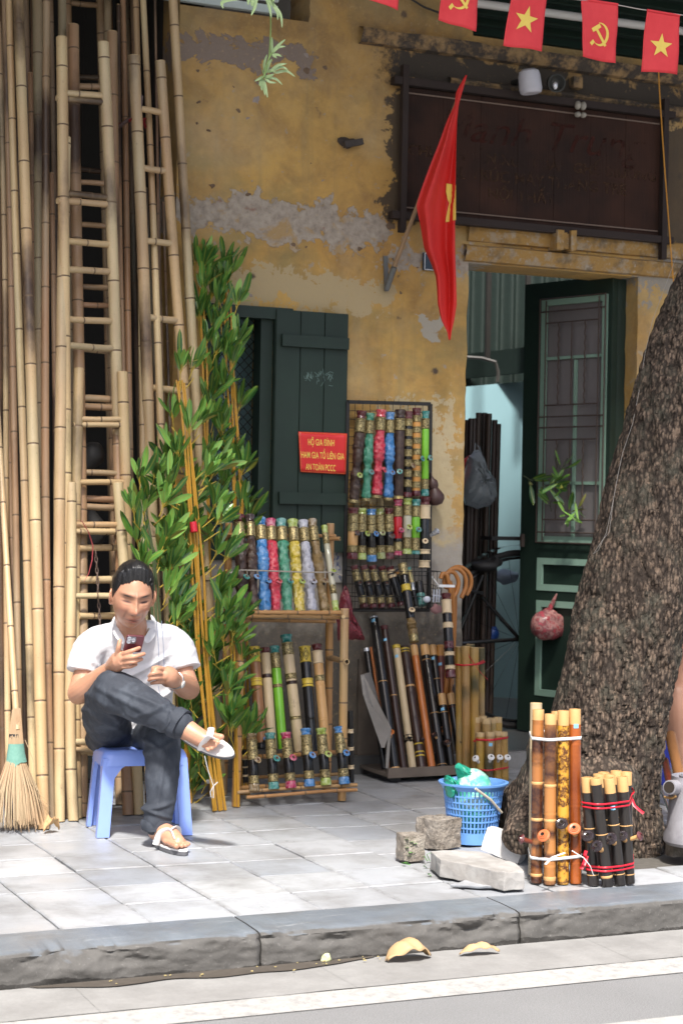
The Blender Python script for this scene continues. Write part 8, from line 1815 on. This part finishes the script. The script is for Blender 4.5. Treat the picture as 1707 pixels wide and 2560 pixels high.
def on_flag(x, y):
    v = next(((i+(y-rowsF[i][0])/(rowsF[i+1][0]-rowsF[i][0]))/(len(rowsF)-1) for i in range(len(rowsF)-1) if rowsF[i][0] <= y <= rowsF[i+1][0])); k = v*(len(rowsF)-1); i = min(int(k), len(rowsF)-2); f = k-i; a = rowsF[i][1]*(1-f)+rowsF[i+1][1]*f; b = rowsF[i][2]*(1-f)+rowsF[i+1][2]*f; return fl((x-a)/(b-a), v)+Vector((0, -.006, 0))
m = MB(); L_ = [(1114, 459), (1113, 480), (1117, 500), (1121, 508), (1117, 525), (1113, 545), (1112, 556)]; n = len(L_)
nx = 8; vs = [on_flag(x+(1137.5-x)*k/nx, (y if k == 0 else y+(4 if i == 0 else (-6 if i == n-1 else 0))*k/nx)) for i, (x, y) in enumerate(L_) for k in range(nx+1)]
m.add(vs, [(i*(nx+1)+k, i*(nx+1)+k+1, (i+1)*(nx+1)+k+1, (i+1)*(nx+1)+k) for i in range(n-1) for k in range(nx)]); m.build('star', M['flag_gold'], flag)
m = MB(); a, b = at(963, 640, -.012), at(966, 728, -.012); m.bar(a, b, .022, .008, up=(0, 1, 0)); m.tube([at(966, 722, -.04), at(985, 668, -.10)], .015, 10); tag(m.build('flag_bracket', flat('grey_bracket', (.16, .165, .16), .5, .4, var=.3)), 'grey metal bracket on the wall holding the flag pole', 'bracket')
# red notice on the shutter
t_l, t_r, b_r, b_l = at(746, 1079, -.068), at(866, 1084, -.071), at(864, 1186, -.071), at(751, 1180, -.068)
nz_ = thing('notice', (t_l+b_r)/2, 'red notice with yellow capital lettering stuck on the green shutter', 'notice')
q4 = [t_l, t_r, b_r, b_l]; Uq, Vq = (t_r+b_r-t_l-b_l)/2, (b_l+b_r-t_l-t_r)/2; wq4, hq4 = Uq.length, Vq.length
def onq(u, v, off=0.): p = q4[0].lerp(q4[1], u).lerp(q4[3].lerp(q4[2], u), v); return p+Vector((0, -.007*max(0, u-.75)**2*16*(1-v)-off, 0))
m = MB(); m.grid(lambda u, v: onq(u, v), 16, 8); o = m.build('sheet', flat('notice_red', (.60, .022, .022), .4, var=.03), nz_); s = o.modifiers.new('s', 'SOLIDIFY'); s.thickness = .001
m = MB()
for (u0, v0, u1, v1) in ((.015, .02, .985, .02), (.985, .02, .985, .98), (.985, .98, .015, .98), (.015, .98, .015, .02)):
    for k in range(8): m.bar(onq(u0+(u1-u0)*k/8, v0+(v1-v0)*k/8, .0012), onq(u0+(u1-u0)*(k+1)/8, v0+(v1-v0)*(k+1)/8, .0012), .0014, .0006, up=(0, 1, 0))
m.build('border', flat('notice_orange', (.75, .22, .05), .5), nz_, smooth=False)
def notice_text(body, u0, u1, v, h):
    me = text_mesh(body, 1., 0, 0, .004, 'LEFT'); vv = np.zeros(len(me.vertices)*3); me.vertices.foreach_get('co', vv); vv = vv.reshape(-1, 3); mx, mn = vv[:, 0].max(), vv[:, 0].min()
    cap = .72
    w = [onq(u0+(u1-u0)*(a-mn)/(mx-mn), v-(b/cap)*h, .0014) for a, b, _ in vv]; o = WM[nz_.name].translation; me.vertices.foreach_set('co', np.array([tuple(p-o) for p in w], dtype=np.float32).ravel()); me.materials.clear(); me.materials.append(M['notice_yellow']); me.update(); place('lettering', me, Matrix.Translation(o), nz_)
M['notice_yellow'] = flat('notice_yellow', (.78, .62, .10), .5, var=.03)
notice_text('HỘ GIA ĐÌNH', .19, .74, .255, .16); notice_text('HAM GIA TỔ LIÊN GIA', .03, .955, .575, .16); notice_text('AN TOÀN PCCC', .12, .77, .87, .16)
# spider plant hanging in from above
M['variegated'] = flat('variegated_leaf', (.34, .46, .22), .45, var=.35, scale=40)
sy_ = -1.0
spd = thing('spider_plant', at(690, -160, sy_), 'pale green spider plant trailing a long runner from above', 'hanging plant')
def blade(pts, w):
    P = smooth_path([at(x, y, sy_+dy) for x, y, dy in pts], 5); m = MB(); n = len(P); ws = [w*math.sin(math.pi*min(1, .25+.74*i/(n-1)))**.7 for i in range(n)]; vs = []
    for i, p in enumerate(P):
        d = (P[min(i+1, n-1)]-P[max(i-1, 0)]).normalized(); s = d.cross(Vector((0, -1, .2))).normalized(); vs += [p-s*ws[i]/2, p+Vector((0, .0015, 0)), p+s*ws[i]/2]
    m.add(vs, [(3*i+k, 3*i+k+1, 3*i+k+4, 3*i+k+3) for i in range(n-1) for k in (0, 1)]); m.build('leaf', M['variegated'], spd)
Zs = lambda x, y: (540+x/4.9, y/4.9)
for pts in ([(600, -200), (560, -60), (110, 10), (90, 105)][1:], [(420, -150), (400, -20), (395, 60)], [(480, -150), (445, 20), (440, 80)], [(500, -120), (480, 60), (432, 190)], [(560, -160), (640, 30), (680, 225)], [(560, -150), (670, 20), (750, 150), (755, 245)], [(580, -140), (700, 50), (790, 180), (810, 340)], [(600, -100), (690, -20), (700, 20)]):
    blade([(*Zs(x, y), -.02*i) for i, (x, y) in enumerate(pts)], .016)
m = MB(); m.tube(smooth_path([at(*Zs(x, y), sy_) for x, y in ((640, -200), (668, 180), (670, 380), (662, 560), (650, 700), (620, 850))], 5), .003, 6); m.tube(smooth_path([at(*Zs(x, y), sy_-.01) for x, y in ((690, 640), (640, 740), (600, 900), (570, 960))], 5), .004, 6); m.build('runner', flat('runner_green', (.22, .33, .10), .6), spd)
for pts in ([(690, 650), (685, 540), (686, 450)], [(690, 640), (760, 560), (850, 480)], [(700, 640), (760, 580), (852, 568)], [(700, 670), (760, 672), (805, 695)], [(690, 660), (725, 700), (740, 715)], [(600, 870), (592, 780), (628, 665)], [(620, 890), (650, 780), (690, 720)], [(660, 880), (760, 800), (870, 778)], [(670, 880), (800, 820), (885, 862)], [(640, 880), (690, 860), (730, 900)], [(730, 890), (860, 870), (970, 940)], [(610, 960), (720, 960), (815, 1040)], [(600, 940), (660, 930), (715, 905)], [(580, 940), (540, 960), (475, 995)], [(570, 950), (545, 1000), (535, 1055)], [(575, 960), (560, 1040), (560, 1110)], [(580, 980), (590, 1080), (600, 1170)], [(585, 980), (610, 1080), (632, 1200)], [(590, 900), (570, 870), (565, 850)], [(600, 950), (650, 1000), (740, 1015)]):
    blade([(*Zs(x, y), -.015*i) for i, (x, y) in enumerate(pts)], .0125)
# cords
m = MB(); m.tube([at(1642, 120, -.22), at(1648, 240, -.20), at(1660, 420, -.20), at(1680, 680, -.20), at(1700, 900, -.2)], .0035, 6); tag(m.build('yellow_cord', flat('orange_cord', (.55, .24, .02), .6)), 'thin orange yellow cord hanging down at the right of the sign', 'cord')
m = MB(); wy = -2.23
cordp = [(1690, 640), (1660, 720), (1630, 800), (1612, 880), (1596, 980), (1580, 1060), (1556, 1130), (1545, 1180), (1532, 1250), (1522, 1330), (1505, 1350), (1482, 1385)]
def on_trunk(x, y):
    for (c, r) in zip(cp_, rp_):
        pass
    i = min(range(len(cp_)), key=lambda k: abs(px_of(cp_[k])[1]-y)); c, r = cp_[i], rp_[i]; d = ray(x, y); oc = CAM-c
    a = d.x**2+d.y**2; b = 2*(oc.x*d.x+oc.y*d.y); cc = oc.x**2+oc.y**2-(r*1.05)**2; D = b*b-4*a*cc
    s = (-b-math.sqrt(max(0, D)))/(2*a); return CAM+d*s
m.tube([on_trunk(x, y) for x, y in cordp], .0009, 5); m.tube([on_trunk(x, y) for x, y in [(1532, 1250), (1515, 1330), (1495, 1375), (1482, 1385)]], .0008, 5); tag(m.build('wire', flat('pale_wire', (.33, .31, .29), .5)), 'thin pale wire running down the left side of the tree trunk', 'wire')
m = MB(); m.tube([at(x, y, -.03) for x, y in ((1015, -10), (1060, 18), (1120, 40), (1190, 60))], .005, 6); tag(m.build('cable', M['black_matt']), 'black cable sagging across the ochre wall at the top', 'cable')
# leaves and crumbs on the road
lA = gr(1020, 2400, ROADZ+.004); leaf_thing('fallen_leaf', Vector((lA.x, lA.y, ROADZ+.006)), .155, .095, .10, .055, M['dry2'], 'large curled pale yellow leaf on the road below the kerb', -.25, n=24, wav=.005)
lB = gr(1198, 2388, ROADZ+.004); leaf_thing('fallen_leaf', Vector((lB.x, lB.y, ROADZ+.006)), .135, .045, -.05, .030, M['dry2'], 'slender curled tan leaf on the road, right of the larger one', -.3, n=24, wav=.003)
m = MB(); p = gr(815, 2408, ROADZ); m.ball(p+Vector((0, 0, .014)), (.016, .014, .016), 10, 8); m.v = [tuple(Vector(v)+Vector(noise.noise_vector(Vector(v)*80))*.006) for v in m.v]; tag(m.build('scrap', flat('pale_scrap', (.55, .58, .32), .7)), 'pale greenish scrap lying at the foot of the kerb', 'scrap')
m = MB(); cq2 = random.Random(2)
for k in range(24):
    x = cq2.uniform(1.5, 2.4); p = Vector((x, -3.012-abs(cq2.gauss(0, .05)), ROADZ+.012)); s_ = cq2.uniform(.0015, .0045); m.box(p, (s_*cq2.uniform(1, 3), s_, s_*.5), rot=Matrix.Rotation(cq2.uniform(0, 3), 3, 'Z'))
tag(m.build('crumbs', flat('yellow_crumbs', (.45, .36, .16), .8, var=.4), smooth=False), 'scattered yellow crumbs and husks along the wet kerb foot', 'litter', kind='stuff')
